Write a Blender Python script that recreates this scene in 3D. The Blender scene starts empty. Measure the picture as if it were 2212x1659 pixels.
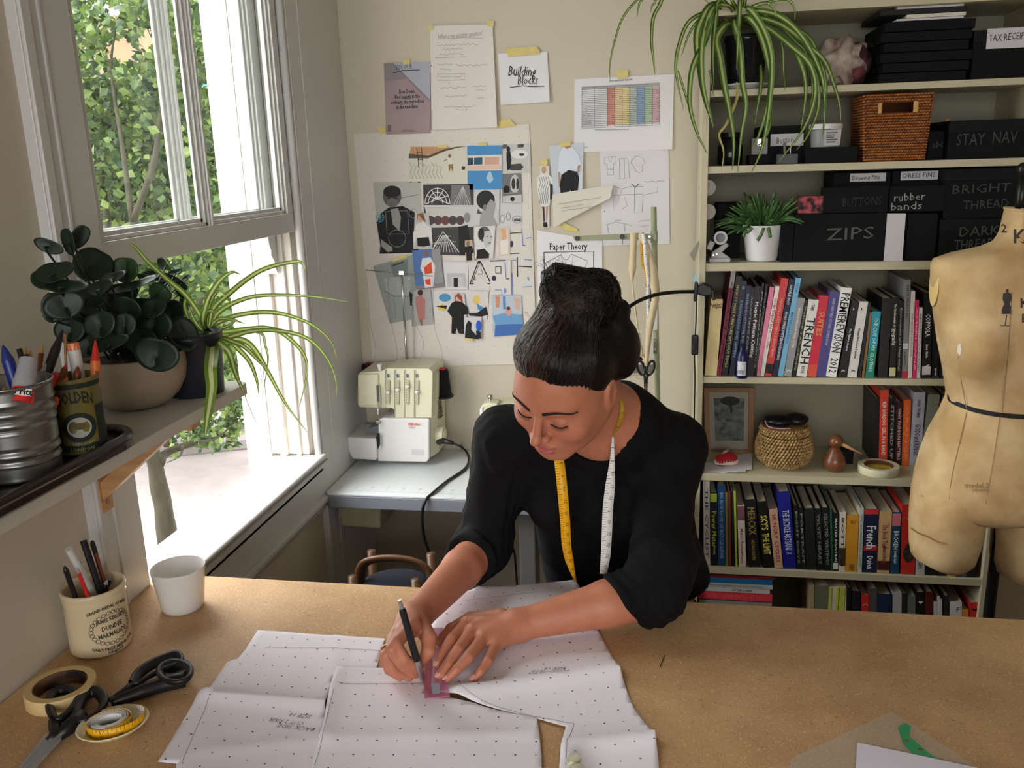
import bpy, bmesh, math, random
import numpy as np
from mathutils import Vector, Matrix, noise
random.seed(7)
SC = bpy.context.scene
COL = SC.collection
# ---------------- camera ----------------
FPX, CXP, CYP = 1900.0, 1106.0, 829.5
_p, _r, _y = math.radians(14.33), math.radians(-1.75), math.radians(10.0)
_F = Vector((-math.sin(_y), math.cos(_y), 0)); _R = Vector((math.cos(_y), math.sin(_y), 0)); _U = Vector((0, 0, 1))
FW = _F * math.cos(_p) - _U * math.sin(_p)
_up = _U * math.cos(_p) + _F * math.sin(_p)
RT = _R * math.cos(_r) + _up * math.sin(_r)
UP = -_R * math.sin(_r) + _up * math.cos(_r)
CAM = Vector((0, 0, 1.70))
cd = bpy.data.cameras.new('camera'); cam = bpy.data.objects.new('camera', cd); COL.objects.link(cam)
cd.sensor_width = 36; cd.lens = FPX / 2212 * 36; cd.clip_start = 0.02; cd.clip_end = 200
m = Matrix((RT, UP, -FW)).transposed().to_4x4(); m.translation = CAM; cam.matrix_world = m
SC.camera = cam
# ---------------- view, world, lights ----------------
SC.view_settings.view_transform = 'Standard'; SC.view_settings.look = 'None'
SC.view_settings.gamma = 1; SC.view_settings.use_curve_mapping = False
SC.view_settings.exposure = -0.12
W = bpy.data.worlds.new('overcast'); SC.world = W; W.use_nodes = True
bg = W.node_tree.nodes['Background']; bg.inputs[0].default_value = (0.99, 0.98, 0.965, 1); bg.inputs[1].default_value = 4.4
# overcast sky: luminance rises from the horizon to the zenith as (1 + 2 sin h) / 3
_wn = W.node_tree.nodes; _wl = W.node_tree.links; _tc = _wn.new('ShaderNodeTexCoord'); _sx = _wn.new('ShaderNodeSeparateXYZ'); _mr = _wn.new('ShaderNodeMapRange'); _wl.new(_tc.outputs['Generated'], _sx.inputs[0]); _wl.new(_sx.outputs['Z'], _mr.inputs[0])
SKY = 17.0
_mr.inputs[1].default_value = 0; _mr.inputs[2].default_value = 1; _mr.inputs[3].default_value = SKY / 3; _mr.inputs[4].default_value = SKY; _wl.new(_mr.outputs[0], bg.inputs[1])
def area(name, loc, direction, sx, sy, power, color, portal=False, spread=None):
    l = bpy.data.lights.new(name, 'AREA'); l.shape = 'RECTANGLE'; l.size = sx; l.size_y = sy; l.energy = power; l.color = color
    if portal: l.cycles.is_portal = True
    if spread: l.spread = spread
    o = bpy.data.objects.new(name, l); COL.objects.link(o); o.location = loc
    o.rotation_euler = Vector(direction).to_track_quat('-Z', 'Z').to_euler(); return o
area('window_daylight_portal', (-1.28, 1.89, 1.55), (1, 0, 0), 1.4, 0.9, 1, (1, 1, 1), portal=True)
area('rear_fill_light', (-0.3, -2.30, 1.75), (-0.05, 1, -0.05), 2.0, 1.5, 3.0, (1.0, 0.96, 0.90))  # unseen fill light added behind the camera to brighten the room
area('warm_ceiling_fill', (0.7, 0.35, 2.62), (0, 0.25, -1), 0.5, 0.5, 1.0, (1.0, 0.83, 0.60))  # unseen warm light near the ceiling, added as fill
# ---------------- helpers ----------------
def ray(u, v):
    return RT * ((u - CXP) / FPX) - UP * ((v - CYP) / FPX) + FW
def PY(u, v, y): d = ray(u, v); return CAM + d * (y / d.y)
def PX(u, v, x): d = ray(u, v); return CAM + d * (x / d.x)
def PZ(u, v, z): d = ray(u, v); return CAM + d * ((z - 1.70) / d.z)
def lin(c):
    return tuple(((x / 255) / 12.92 if x / 255 <= 0.04045 else ((x / 255 + 0.055) / 1.055) ** 2.4) for x in c)
_M = {}
def mat(key, c=None, rough=0.6, metal=0.0, bump=0.0, bscale=200.0, var=0.0, vscale=20.0, trans=0.0, spec=0.5, sheen=0.0, coat=0.0, alpha=1.0, c2=None, stretch=None, ior=1.45, attr=None, sss=0.0, det=3.0):
    if key in _M: return _M[key]
    m = bpy.data.materials.new(key); m.use_nodes = True; _M[key] = m
    nt = m.node_tree; n = nt.nodes; b = n['Principled BSDF']; L = nt.links
    cl = lin(c) if c else (0.5, 0.5, 0.5)
    b.inputs['Base Color'].default_value = (*cl, 1); b.inputs['Roughness'].default_value = rough
    b.inputs['Metallic'].default_value = metal; b.inputs['Specular IOR Level'].default_value = spec
    b.inputs['Transmission Weight'].default_value = trans; b.inputs['Alpha'].default_value = alpha
    b.inputs['Coat Weight'].default_value = coat; b.inputs['IOR'].default_value = ior
    b.inputs['Sheen Weight'].default_value = sheen
    if sss: b.inputs['Subsurface Weight'].default_value = sss; b.inputs['Subsurface Radius'].default_value = (0.012, 0.005, 0.003); b.inputs['Subsurface Scale'].default_value = 1.0
    tc = n.new('ShaderNodeTexCoord'); co = tc.outputs['Object']
    if stretch:
        mp = n.new('ShaderNodeMapping'); mp.inputs['Scale'].default_value = stretch; L.new(co, mp.inputs[0]); co = mp.outputs[0]
    src = None
    if attr:
        at = n.new('ShaderNodeAttribute'); at.attribute_name = attr; src = at.outputs['Color']; L.new(src, b.inputs['Base Color'])
    if var or c2:
        no = n.new('ShaderNodeTexNoise'); no.inputs['Scale'].default_value = vscale; no.inputs['Detail'].default_value = det; L.new(co, no.inputs['Vector'])
        mx = n.new('ShaderNodeMix'); mx.data_type = 'RGBA'
        rp = n.new('ShaderNodeMapRange'); rp.inputs[1].default_value = 0.35; rp.inputs[2].default_value = 0.65
        L.new(no.outputs['Fac'], rp.inputs[0]); L.new(rp.outputs[0], mx.inputs[0])
        c2l = lin(c2) if c2 else tuple(x * (1 - var) for x in cl)
        if src:
            mx.blend_type = 'MULTIPLY'; L.new(src, mx.inputs[6]); mx.inputs[7].default_value = (1 - var, 1 - var, 1 - var, 1)
        else:
            mx.inputs[6].default_value = (*cl, 1); mx.inputs[7].default_value = (*c2l, 1)
        L.new(mx.outputs[2], b.inputs['Base Color'])
    if bump:
        nb = n.new('ShaderNodeTexNoise'); nb.inputs['Scale'].default_value = bscale; nb.inputs['Detail'].default_value = 3; L.new(co, nb.inputs['Vector'])
        bp = n.new('ShaderNodeBump'); bp.inputs['Strength'].default_value = bump; bp.inputs['Distance'].default_value = 0.002
        L.new(nb.outputs['Fac'], bp.inputs['Height']); L.new(bp.outputs[0], b.inputs['Normal'])
    return m
def flat(c, rough=0.7):
    return mat('colour_%d_%d_%d' % tuple(int(x) for x in c), c, rough)

class MB:
    def __init__(s): s.v = []; s.f = []; s.m = []; s.mi = 0
    def add(s, vs, fs, mi=None):
        k = len(s.v); s.v += [tuple(p) for p in vs]
        for f in fs: s.f.append(tuple(i + k for i in f)); s.m.append(s.mi if mi is None else mi)
        return s
    def box(s, c, sz, rot=None, mi=None):
        hx, hy, hz = sz[0] / 2, sz[1] / 2, sz[2] / 2; c = Vector(c)
        vs = []
        for z in (-hz, hz):
            for x, y in ((-hx, -hy), (hx, -hy), (hx, hy), (-hx, hy)):
                p = Vector((x, y, z)); p = rot @ p if rot else p; vs.append(c + p)
        return s.add(vs, [(3, 2, 1, 0), (4, 5, 6, 7), (0, 1, 5, 4), (1, 2, 6, 5), (2, 3, 7, 6), (3, 0, 4, 7)], mi)
    def bb(s, a, b, mi=None):
        return s.box([(a[i] + b[i]) / 2 for i in range(3)], [abs(b[i] - a[i]) for i in range(3)], None, mi)
    def tube(s, pts, r, n=8, mi=None, cap=True, flat=1.0):
        pts = [Vector(p) for p in pts]; N = len(pts)
        rs = r if isinstance(r, (list, tuple)) else [r] * N
        t0 = (pts[1] - pts[0]).normalized(); a = t0.orthogonal().normalized(); vs = []; prev = t0
        for i, p in enumerate(pts):
            t = ((pts[min(i + 1, N - 1)] - pts[max(i - 1, 0)])).normalized() if N > 2 else t0
            if t.length < 1e-6: t = prev
            q = prev.rotation_difference(t); a = q @ a; a = (a - t * a.dot(t)).normalized(); b = t.cross(a); prev = t
            for k in range(n):
                an = 2 * math.pi * k / n; vs.append(p + (a * math.cos(an) + b * math.sin(an) * flat) * rs[i])
        fs = [(i * n + k, i * n + (k + 1) % n, (i + 1) * n + (k + 1) % n, (i + 1) * n + k) for i in range(N - 1) for k in range(n)]
        if cap: fs += [tuple(range(n - 1, -1, -1)), tuple((N - 1) * n + k for k in range(n))]
        return s.add(vs, fs, mi)
    def lathe(s, c, prof, n=32, axis=(0, 0, 1), mi=None, cap=True, close=False):
        # prof: list of (radius, height)
        z = Vector(axis).normalized(); x = z.orthogonal().normalized() if abs(z.z) < 0.999 else Vector((1, 0, 0)); y = z.cross(x); c = Vector(c); vs = []
        for r, h in prof:
            for k in range(n):
                a = 2 * math.pi * k / n; vs.append(c + z * h + (x * math.cos(a) + y * math.sin(a)) * r)
        P = len(prof)
        fs = [(i * n + k, i * n + (k + 1) % n, (i + 1) * n + (k + 1) % n, (i + 1) * n + k) for i in range(P - 1) for k in range(n)]
        if close: fs += [((P - 1) * n + k, (P - 1) * n + (k + 1) % n, (k + 1) % n, k) for k in range(n)]
        elif cap: fs += [tuple(range(n - 1, -1, -1)), tuple((P - 1) * n + k for k in range(n))]
        return s.add(vs, fs, mi)
    def prism(s, outline, off, mi=None):
        # outline: list of 3D points (planar), off: extrusion vector
        o = [Vector(p) for p in outline]; off = Vector(off); n = len(o)
        vs = o + [p + off for p in o]
        fs = [tuple(range(n)), tuple(range(2 * n - 1, n - 1, -1))] + [(i, i + n, (i + 1) % n + n, (i + 1) % n) for i in range(n)]
        return s.add(vs, fs, mi)
    def ell(s, c, r, nu=16, nv=10, rot=None, mi=None):
        c = Vector(c); r = r if hasattr(r, '__len__') else (r, r, r); vs = []
        for j in range(1, nv):
            th = math.pi * j / nv
            for i in range(nu):
                ph = 2 * math.pi * i / nu
                p = Vector((r[0] * math.sin(th) * math.cos(ph), r[1] * math.sin(th) * math.sin(ph), r[2] * math.cos(th)))
                vs.append(c + (rot @ p if rot else p))
        a = len(vs)
        for sg in (1, -1):
            p = Vector((0, 0, sg * r[2])); vs.append(c + (rot @ p if rot else p))
        fs = [(j * nu + i, (j + 1) * nu + i, (j + 1) * nu + (i + 1) % nu, j * nu + (i + 1) % nu) for j in range(nv - 2) for i in range(nu)]
        fs += [(a, i, (i + 1) % nu) for i in range(nu)] + [(a + 1, (nv - 2) * nu + (i + 1) % nu, (nv - 2) * nu + i) for i in range(nu)]
        return s.add(vs, fs, mi)
    def strip(s, A, B, mi=None):
        k = len(A); return s.add(list(A) + list(B), [(i, i + 1, k + i + 1, k + i) for i in range(k - 1)], mi)

WLOC = {}
def ob(name, mb, mats, parent=None, smooth=False, bevel=0, sub=0, thick=0, seg=2, loc=None, label=None, kind=None, auto=None):
    if not isinstance(mats, (list, tuple)): mats = [mats]
    v = np.array([tuple(p) for p in mb.v], dtype=float)
    if loc is None:
        if parent is None:
            mn, mxx = v.min(0), v.max(0); loc = ((mn[0] + mxx[0]) / 2, (mn[1] + mxx[1]) / 2, mn[2])
        else: loc = WLOC[parent.name]
    loc = Vector(loc); v = v - np.array(loc)
    me = bpy.data.meshes.new(name); me.from_pydata(v.tolist(), [], mb.f)
    for mm in mats: me.materials.append(mm)
    if len(mats) > 1: me.polygons.foreach_set('material_index', mb.m)
    if smooth: me.polygons.foreach_set('use_smooth', [True] * len(me.polygons))
    me.update()
    o = bpy.data.objects.new(name, me); COL.objects.link(o)
    if parent is not None:
        o.parent = parent; o.location = loc - WLOC[parent.name]
    else: o.location = loc
    WLOC[o.name] = loc
    if thick: md = o.modifiers.new('solid', 'SOLIDIFY'); md.thickness = thick; md.offset = 0
    if bevel: md = o.modifiers.new('bev', 'BEVEL'); md.width = bevel; md.segments = seg; md.limit_method = 'ANGLE'; md.angle_limit = math.radians(35)
    if sub: md = o.modifiers.new('sub', 'SUBSURF'); md.levels = sub; md.render_levels = sub
    if auto:
        me.polygons.foreach_set('use_smooth', [True] * len(me.polygons))
        bm = bmesh.new(); bm.from_mesh(me)
        for e in bm.edges:
            if len(e.link_faces) == 2 and e.calc_face_angle(0) > math.radians(auto): e.smooth = False
        bm.to_mesh(me); bm.free()
    if label: o['label'] = label
    if kind: o['kind'] = kind
    return o
def thing(name, label, cat, loc, group=None):
    o = bpy.data.objects.new(name, None); COL.objects.link(o); o.location = loc; o.empty_display_size = 0.05
    o['label'] = label; o['category'] = cat
    if group: o['group'] = group
    WLOC[o.name] = Vector(loc); return o
def tag(o, label, cat, group=None):
    o['label'] = label; o['category'] = cat
    if group: o['group'] = group
    return o
def struct(name, mb, mats, parent=None, **k):
    return ob(name, mb, mats, parent, kind=None if parent else 'structure', **k)
def text_geo(s, size, res=2, shear=0.0, bold=0.0, spacing=1.0, width=None):
    c = bpy.data.curves.new('t', 'FONT'); c.body = s; c.size = size; c.resolution_u = res; c.shear = shear; c.offset = bold; c.space_character = spacing
    c.align_x = 'CENTER'; c.align_y = 'CENTER'
    o = bpy.data.objects.new('t', c); COL.objects.link(o)
    me = bpy.data.meshes.new_from_object(o.evaluated_get(bpy.context.evaluated_depsgraph_get()))
    vs = [tuple(v.co) for v in me.vertices]; fs = [tuple(p.vertices) for p in me.polygons]
    bpy.data.objects.remove(o); bpy.data.curves.remove(c); bpy.data.meshes.remove(me)
    if width and vs:
        xs = [v[0] for v in vs]; k = width / max(1e-6, max(xs) - min(xs)); mx = (max(xs) + min(xs)) / 2
        vs = [((v[0] - mx) * k, v[1], v[2]) for v in vs]
    return vs, fs
def text(mb, s, size, o, xd, yd, mi=None, wig=0.0, **k):
    vs, fs = text_geo(s, size, **k); o = Vector(o); xd = Vector(xd).normalized(); yd = Vector(yd).normalized()
    mb.add([o + xd * v[0] + yd * (v[1] + (wig * math.sin(v[0] / max(size, 1e-6) * 2.3) if wig else 0)) for v in vs], fs, mi); return mb
def smoothpath(pts, n=8):
    # Catmull-Rom through points
    P = [Vector(p) for p in pts]; P = [P[0] * 2 - P[1]] + P + [P[-1] * 2 - P[-2]]; out = []
    for i in range(1, len(P) - 2):
        a, b, c, d = P[i - 1:i + 3]
        for k in range(n):
            t = k / n
            out.append(0.5 * ((2 * b) + (c - a) * t + (2 * a - 5 * b + 4 * c - d) * t * t + (3 * b - a - 3 * c + d) * t ** 3))
    out.append(P[-2]); return out
def rotz(a): return Matrix.Rotation(a, 3, 'Z')
def roty(a): return Matrix.Rotation(a, 3, 'Y')
def rotx(a): return Matrix.Rotation(a, 3, 'X')
# ================= the setting =================
wallm = mat('wall_paint', (206, 197, 179), 0.85, bump=0.12, bscale=60, var=0.035, vscale=3)
gloss = mat('white_gloss_paint', (206, 206, 204), 0.35, bump=0.08, bscale=40, var=0.03, vscale=6)
worn = mat('weathered_window_paint', (225, 222, 215), 0.5, bump=0.25, bscale=70, c2=(214, 206, 196), vscale=30)
XW = -1.02; YB = 2.78; SILL = 0.86; WY0, WY1 = 1.455, 2.365; WTOP = 2.62
floorm = mat('floor_boards', (120, 104, 86), 0.6, c2=(96, 80, 64), vscale=6, stretch=(8, 1, 1))
XR = 2.5; YR = -2.4; ZC = 2.75
mb = MB()
for i in range(30):
    x0 = -1.02 + i * 0.12; mb.bb((x0 + 0.001, YR, -0.02), (x0 + 0.119, YB + .02, 0.0 - 0.0004 * (i % 3)))
struct('floor', mb, floorm)
struct('ceiling', MB().bb((-1.4, YR - .1, ZC), (XR + .1, YB + .15, ZC + .1)), mat('ceiling_paint', (176, 170, 158), 0.9))
struct('wall_back', MB().bb((-1.235, YB, -0.02), (XR + .1, YB + .12, ZC)), wallm)
mb = MB()
mb.bb((XW - .21, YR, -.02), (XW, WY0 - .02, ZC)); mb.bb((XW - .12, WY0 - .02, -.02), (XW, WY1 + .03, SILL - .03))
mb.bb((XW - .21, WY0 - .02, WTOP), (XW, WY1 + .03, ZC)); mb.bb((XW - .21, WY1 + .03, -.02), (XW, YB, ZC))
struct('wall_left', mb, wallm)
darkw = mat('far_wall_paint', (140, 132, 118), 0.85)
struct('wall_right', MB().bb((XR, YR, -.02), (XR + .1, YB, ZC)), darkw)
mb = MB(); mb.bb((-1.4, YR - .1, -.02), (-1.3, YR, ZC)); mb.bb((-1.3, YR - .1, -.02), (XR + .1, YR, 0.9)); mb.bb((-1.3, YR - .1, 2.55), (XR + .1, YR, ZC)); mb.bb((1.3, YR - .1, .9), (XR + .1, YR, 2.55))
struct('wall_rear', mb, darkw)
# outside brick face, painted white, and outer reveals of the window
extm = mat('exterior_white_paint', (244, 243, 240), 0.8, bump=0.2, bscale=50)
mb = MB(); mb.bb((-1.236, WY1 - .005, .2), (-1.162, WY1 + .35, 2.75))
struct('trim_2', mb, extm)
# window: box frame, sill, two sashes, beads
w = bpy.data.objects.new('window_1', None); COL.objects.link(w); w.location = (-1.02, 1.9, SILL); w['kind'] = 'structure'; WLOC['window_1'] = Vector(w.location)
mb = MB()
mb.bb((-1.16, 1.4355, SILL), (-1.0215, WY0-.001, WTOP)); mb.bb((-1.16, WY1 - 0.0, SILL), (-1.04, WY1 + .03, WTOP)); mb.bb((-1.16, 1.4355, WTOP - .03), (-1.0215, WY1 + .03, WTOP + .02))
mb.bb((-1.125, WY1 - .018, SILL), (-1.105, WY1, WTOP)); mb.bb((-1.075, WY1 - .012, SILL), (-1.062, WY1, WTOP))
ob('frame', mb, worn, w, bevel=.0015)
# staff bead along the right jamb and the bottom
mb = MB(); mb.tube([(-1.012, WY1 + .002, SILL + .002), (-1.012, WY1 + .002, WTOP)], .011, 10); ob('staff_bead', mb, gloss, w, smooth=True)
mb = MB(); mb.tube([(-.998, 1.46, SILL - .006), (-.998, WY1 + .008, SILL - .006)], .009, 10); mb.bb((-1.004, 1.46, SILL - .030), (-.988, WY1 + .02, SILL - .018)); ob('staff_bead', mb, gloss, w, auto=40)
mb = MB(); mb.prism([(-1.0, 1.455, SILL), (-1.155, 1.455, SILL - .006), (-1.155, 1.455, SILL - .06), (-1.0, 1.455, SILL - .05)], (0, WY1 - 1.455, 0)); ob('window_sill', mb, mat('sill_white', (242, 240, 236), .45, var=.05, vscale=9), w, bevel=.003)
glassm = bpy.data.materials.new('window_glass'); glassm.use_nodes = True
_n = glassm.node_tree.nodes; _n.clear(); _o = _n.new('ShaderNodeOutputMaterial'); _t = _n.new('ShaderNodeBsdfTransparent'); _g = _n.new('ShaderNodeBsdfGlossy'); _x = _n.new('ShaderNodeMixShader'); _x.inputs[0].default_value = .05
_g.inputs['Roughness'].default_value = 0.02; _t.inputs[0].default_value = (.93, .96, .94, 1)
_L = glassm.node_tree.links; _L.new(_t.outputs[0], _x.inputs[1]); _L.new(_g.outputs[0], _x.inputs[2]); _L.new(_x.outputs[0], _o.inputs[0])
def sash(name, x, y0, y1, z0, z1, rail, stile, ybar, bw):
    mb = MB(); t = .034
    mb.bb((x - t / 2, y0, z0), (x + t / 2, y1, z0 + rail)); mb.bb((x - t / 2, y0, z1 - .05), (x + t / 2, y1, z1))
    mb.bb((x - t / 2, y0, z0 + rail), (x + t / 2, y0 + stile, z1 - .05)); mb.bb((x - t / 2, y1 - stile, z0 + rail), (x + t / 2, y1, z1 - .05))
    s = ob(name, mb, gloss, w, bevel=.0012)
    mb = MB(); mb.bb((x - .006, ybar - bw / 2, z0 + rail), (x + t / 2 - .002, ybar + bw / 2, z1 - .05)); mb.bb((x - .01, ybar - bw / 5, z0 + rail), (x + t / 2 + .003, ybar + bw / 5, z1 - .05))
    ob('glazing_bar', mb, gloss, s, bevel=.001)
    # stepped glazing moulding round each pane
    for (a, b) in ((y0 + stile, ybar - bw / 2), (ybar + bw / 2, y1 - stile)):
        mb = MB(); zb = z0 + rail
        for k, (g, xx) in enumerate(((.009, .010), (.018, .003))):
            mb.bb((x - .004, a, zb), (x + xx, b, zb + g)); mb.bb((x - .004, a, zb), (x + xx, a + g, z1 - .05)); mb.bb((x - .004, b - g, zb), (x + xx, b, z1 - .05))
        ob('moulding', mb, gloss, s, bevel=.0015)
        ob('pane', MB().add([(x, a, zb), (x, b, zb), (x, b, z1 - .05), (x, a, z1 - .05)], [(0, 1, 2, 3)]), glassm, s)
    return s
sash('lower_sash', -1.035, 1.458, 2.352, 1.522, 2.60, .052, .034, 1.897, .018)
sash('upper_sash', -1.090, 1.458, 2.348, 1.518, 2.60, .055, .045, 1.897, .026)
# sash horn of the upper sash
mb = MB(); o_ = [(-1.105, 2.30, 1.518), (-1.105, 2.303, 1.49), (-1.105, 2.312, 1.475), (-1.105, 2.309, 1.462), (-1.105, 2.325, 1.445), (-1.105, 2.332, 1.42), (-1.105, 2.345, 1.405), (-1.105, 2.347, 1.518)]
mb.prism(o_, (.03, 0, 0)); ob('sash_horn', mb, gloss, w)
# casings inside
mb = MB(); mb.bb((XW - .002, 1.325, .90), (-1.0, 1.455, 2.7)); mb.bb((XW, 1.328, .90), (-1.006 + .012, 1.350, 2.7)); mb.bb((XW, 1.372, .9), (-.996, 1.3805, 2.7))
struct('trim_3', mb, gloss, bevel=.002)
mb = MB(); mb.bb((XW - .002, WY1 + .012, .30), (-1.0, YB - .002, 2.7)); mb.bb((XW, WY1 + .09, .30), (-.9975, WY1 + .0955, 2.7))
struct('trim_4', mb, gloss, bevel=.001)
mb = MB(); mb.bb((XW - .002, 1.325, .735), (-1.0, WY1 + .012, SILL - .03)); mb.prism([(XW, 1.325, .735), (-.985, 1.325, .735), (-.985, 1.325, .722), (-.993, 1.325, .712), (-1.0, 1.325, .695), (XW, 1.325, .69)], (0, WY1 + .09 - 1.325 + .2, 0))
struct('trim_5', mb, gloss, bevel=.002)
struct('baseboard_back', MB().bb((-1.02, YB - .018, 0), (XR, YB, .14)), gloss, bevel=.003)
# ---------- outside: pavement, kerb, tree, hedge foliage ----------
pave = mat('pavement_concrete', (116, 109, 107), 0.9, bump=0.4, bscale=30, c2=(106, 99, 97), vscale=4)
struct('ground_outside', MB().bb((-14, -5, -.62), (-1.42, 16, -.60)), pave)
mb = MB(); mb.bb((-14, 0, 0), (-1.42, 0.18, .012)); 
struct('kerb_strip', MB().box((-5.2, 5.9, -.594), (9.0, .24, .014), rotz(.42)), mat('kerb_stone', (88, 82, 80), .9, bump=.5, bscale=40))
bark = mat('tree_bark', (50, 46, 30), 0.9, bump=1.0, bscale=60, c2=(34, 30, 19), vscale=26, stretch=(1, 1, .3))
TY = 2.62
tree = thing('street_tree', 'small leafy street tree with forked grey-green trunk outside the window', 'tree', PY(345, 1175, TY) - Vector((0, 0, 1.2)))
pts = [PY(372, 1260, TY), PY(362, 1170, TY), PY(350, 1080, TY), PY(332, 990, TY), PY(318, 930, TY), PY(296, 820, TY), PY(280, 640, TY), PY(286, 480, TY)]
base = Vector(pts[0]); base.z = -.6; pts = [base, (base + pts[0]) / 2] + pts
tr = MB().tube(smoothpath(pts, 5), [max(.006, .047 - .00085 * i) for i in range(len(smoothpath(pts, 5)))], 14)
tr.v = [tuple(Vector(p) + noise.noise_vector(Vector(p) * 14) * .006) for p in tr.v]
ob('trunk', tr, bark, tree, smooth=True)
def branch(px, r0, r1, y0=TY, y1=None):
    y1 = y1 or y0; n = len(px); P = [PY(u, v, y0 + (y1 - y0) * i / (n - 1)) for i, (u, v) in enumerate(px)]
    S = smoothpath(P, 4); return MB().tube(S, [r0 + (r1 - r0) * i / (len(S) - 1) for i in range(len(S))], 7)
for px, r0, r1, y1 in (([(345, 1000), (352, 985), (372, 972), (410, 960), (450, 952), (500, 935)], .019, .006, 2.85),
                       ([(335, 985), (342, 955), (352, 930), (372, 880), (380, 820)], .009, .004, 3.0),
                       ([(300, 830), (340, 760), (400, 690), (460, 620)], .02, .006, 2.9), ([(282, 640), (240, 540), (225, 420), (215, 300)], .02, .006, 3.2),
                       ([(286, 480), (330, 360), (345, 260), (352, 160), (340, 60)], .012, .004, 3.2), ([(286, 480), (262, 300), (240, 150), (250, 60)], .010, .003, 3.2),
                       ([(395, 965), (388, 985), (360, 1000)], .006, .002, 3.0), ([(430, 955), (470, 945), (520, 900)], .005, .002, 2.8)):
    ob('branch', branch(px, r0, r1, TY, y1), bark, tree, smooth=True)
GAPS = [(442, 187, 13, 22), (262, 112, 46, 34), (215, 150, 22, 18), (318, 88, 22, 40), (243, 20, 30, 14), (410, 640, 12, 16), (372, 560, 26, 12), (300, 150, 20, 14), (430, 700, 10, 10)]
def in_gap(p):
    c = p - CAM; z = c.dot(FW); u = CXP + FPX * c.dot(RT) / z; v = CYP - FPX * c.dot(UP) / z
    return any(((u - a) / w) ** 2 + ((v - b) / h) ** 2 < .5 + 1.1 * noise.noise(Vector((u * .06, v * .06, 0))) ** 1 + .25 for a, b, w, h in GAPS)
def leafcard(V, F, p, s, rnd):
    n = Vector((rnd.gauss(0, 1), rnd.gauss(-.4, 1), rnd.gauss(.5, 1))).normalized(); a = n.orthogonal().normalized(); a = Matrix.Rotation(rnd.random() * 6.28, 3, n) @ a; b = n.cross(a)
    k = len(V); V += [p, p + a * s * .5 + b * s * .42 - n * s * .08, p + a * s * 1.05, p + a * s * .5 - b * s * .42 - n * s * .08]; F += [(k, k + 1, k + 2), (k, k + 2, k + 3)]
def foliage(name, spots, parent, mats, seed):
    rnd = random.Random(seed); mb = MB()
    for (c, r, n, s) in spots:
        V = []; F = []
        for i in range(n):
            d = Vector((rnd.gauss(0, 1), rnd.gauss(0, 1), rnd.gauss(0, 1))); d = d.normalized() * (rnd.random() ** .45)
            q = c + Vector((d.x * r[0], d.y * r[1], d.z * r[2]))
            if in_gap(q): continue
            leafcard(V, F, q, s * rnd.uniform(.6, 1.25), rnd)
        k = len(mb.v); mb.v += V
        for f in F: mb.f.append(tuple(i + k for i in f))
        mm = [rnd.choice((0, 0, 1, 1, 2)) for _ in range(len(F) // 2)]
        mb.m += [x for x in mm for _ in (0, 1)]
    return ob(name, mb, mats, parent, kind='stuff')
def leafmat(key, c, tr=.35):
    m = mat(key, c, 0.5); n = m.node_tree.nodes; L = m.node_tree.links; b = n['Principled BSDF']; t = n.new('ShaderNodeBsdfTranslucent'); t.inputs[0].default_value = (*lin(c), 1); x = n.new('ShaderNodeMixShader'); x.inputs[0].default_value = tr
    L.new(b.outputs[0], x.inputs[1]); L.new(t.outputs[0], x.inputs[2]); L.new(x.outputs[0], n['Material Output'].inputs[0]); return m
lm = [leafmat('tree_leaf_mid', (66, 88, 46)), leafmat('tree_leaf_light', (100, 118, 60)), leafmat('tree_leaf_dark', (40, 60, 35))]
sp = []
rn = random.Random(3)
for (u, v, y, r, n) in ((470, 945, 2.82, .085, 130), (430, 935, 2.85, .07, 90), (400, 930, 2.85, .05, 60), (505, 920, 2.8, .06, 90), (440, 905, 2.8, .06, 60), (500, 880, 2.8, .06, 90), (385, 968, 2.85, .04, 30), (515, 840, 2.8, .07, 90)):
    sp.append((PY(u, v, y), (r, r, r * .7), n, .026))
for u in range(130, 520, 42):
    for v in range(-20, 820, 46):
        if rn.random() < .12: continue
        hole = 190 < u < 330 and 50 < v < 150
        y = rn.uniform(2.95, 3.7); sp.append((PY(u + rn.uniform(-15, 15), v + rn.uniform(-15, 15), y), (.17, .2, .15), 30 if hole else 120, .036))
foliage('foliage', sp, tree, lm, 5)
hedge = thing('garden_hedge', 'dense bright green hedge growing farther off behind the street tree', 'hedge', (-4.5, 7.5, -.6))
sp = []
for i in range(150):
    u = rn.uniform(120, 560); v = rn.uniform(190, 800) if i % 5 else rn.uniform(240, 400); y = rn.uniform(5.5, 7.5); sp.append((PY(u, v, y), (.5, .5, .42), 150, .075))
foliage('foliage', sp, hedge, lm, 9)
st = MB()
for i in range(5):
    b = PY(200 + i * 70, 780, 6.6); st.tube([(b.x, b.y, -.6), (b.x + .1, b.y, .4), (b.x, b.y + .05, 1.6), (b.x - .1, b.y, 2.6)], [.05, .045, .03, .015], 7)
ob('stems', st, bark, hedge)
bk = thing('terracotta_house', 'terracotta brick house glimpsed in gaps through the tree leaves', 'house', PY(250, 300, 13.5))
mb = MB().box(PY(260, 260, 14.0), (4.5, .3, 3.2)); ob('wall', mb, mat('terracotta_wall', (150, 108, 86), .9, var=.2, vscale=3), bk)
q = PY(265, 120, 13.9); ob('roof', MB().prism([q + Vector((-2.4, 0, -.9)), q + Vector((2.4, 0, -.9)), q + Vector((1.6, 0, -.3)), q + Vector((-1.6, 0, -.3))], (0, .5, 0)), mat('grey_slate', (150, 150, 155), .8), bk)
for dx in (-1.2, 0, 1.2): ob('window', MB().box(PY(260, 260, 13.83) + Vector((dx, 0, 0)), (.5, .05, .8)), mat('house_window', (190, 200, 210), .3), bk)
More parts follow.
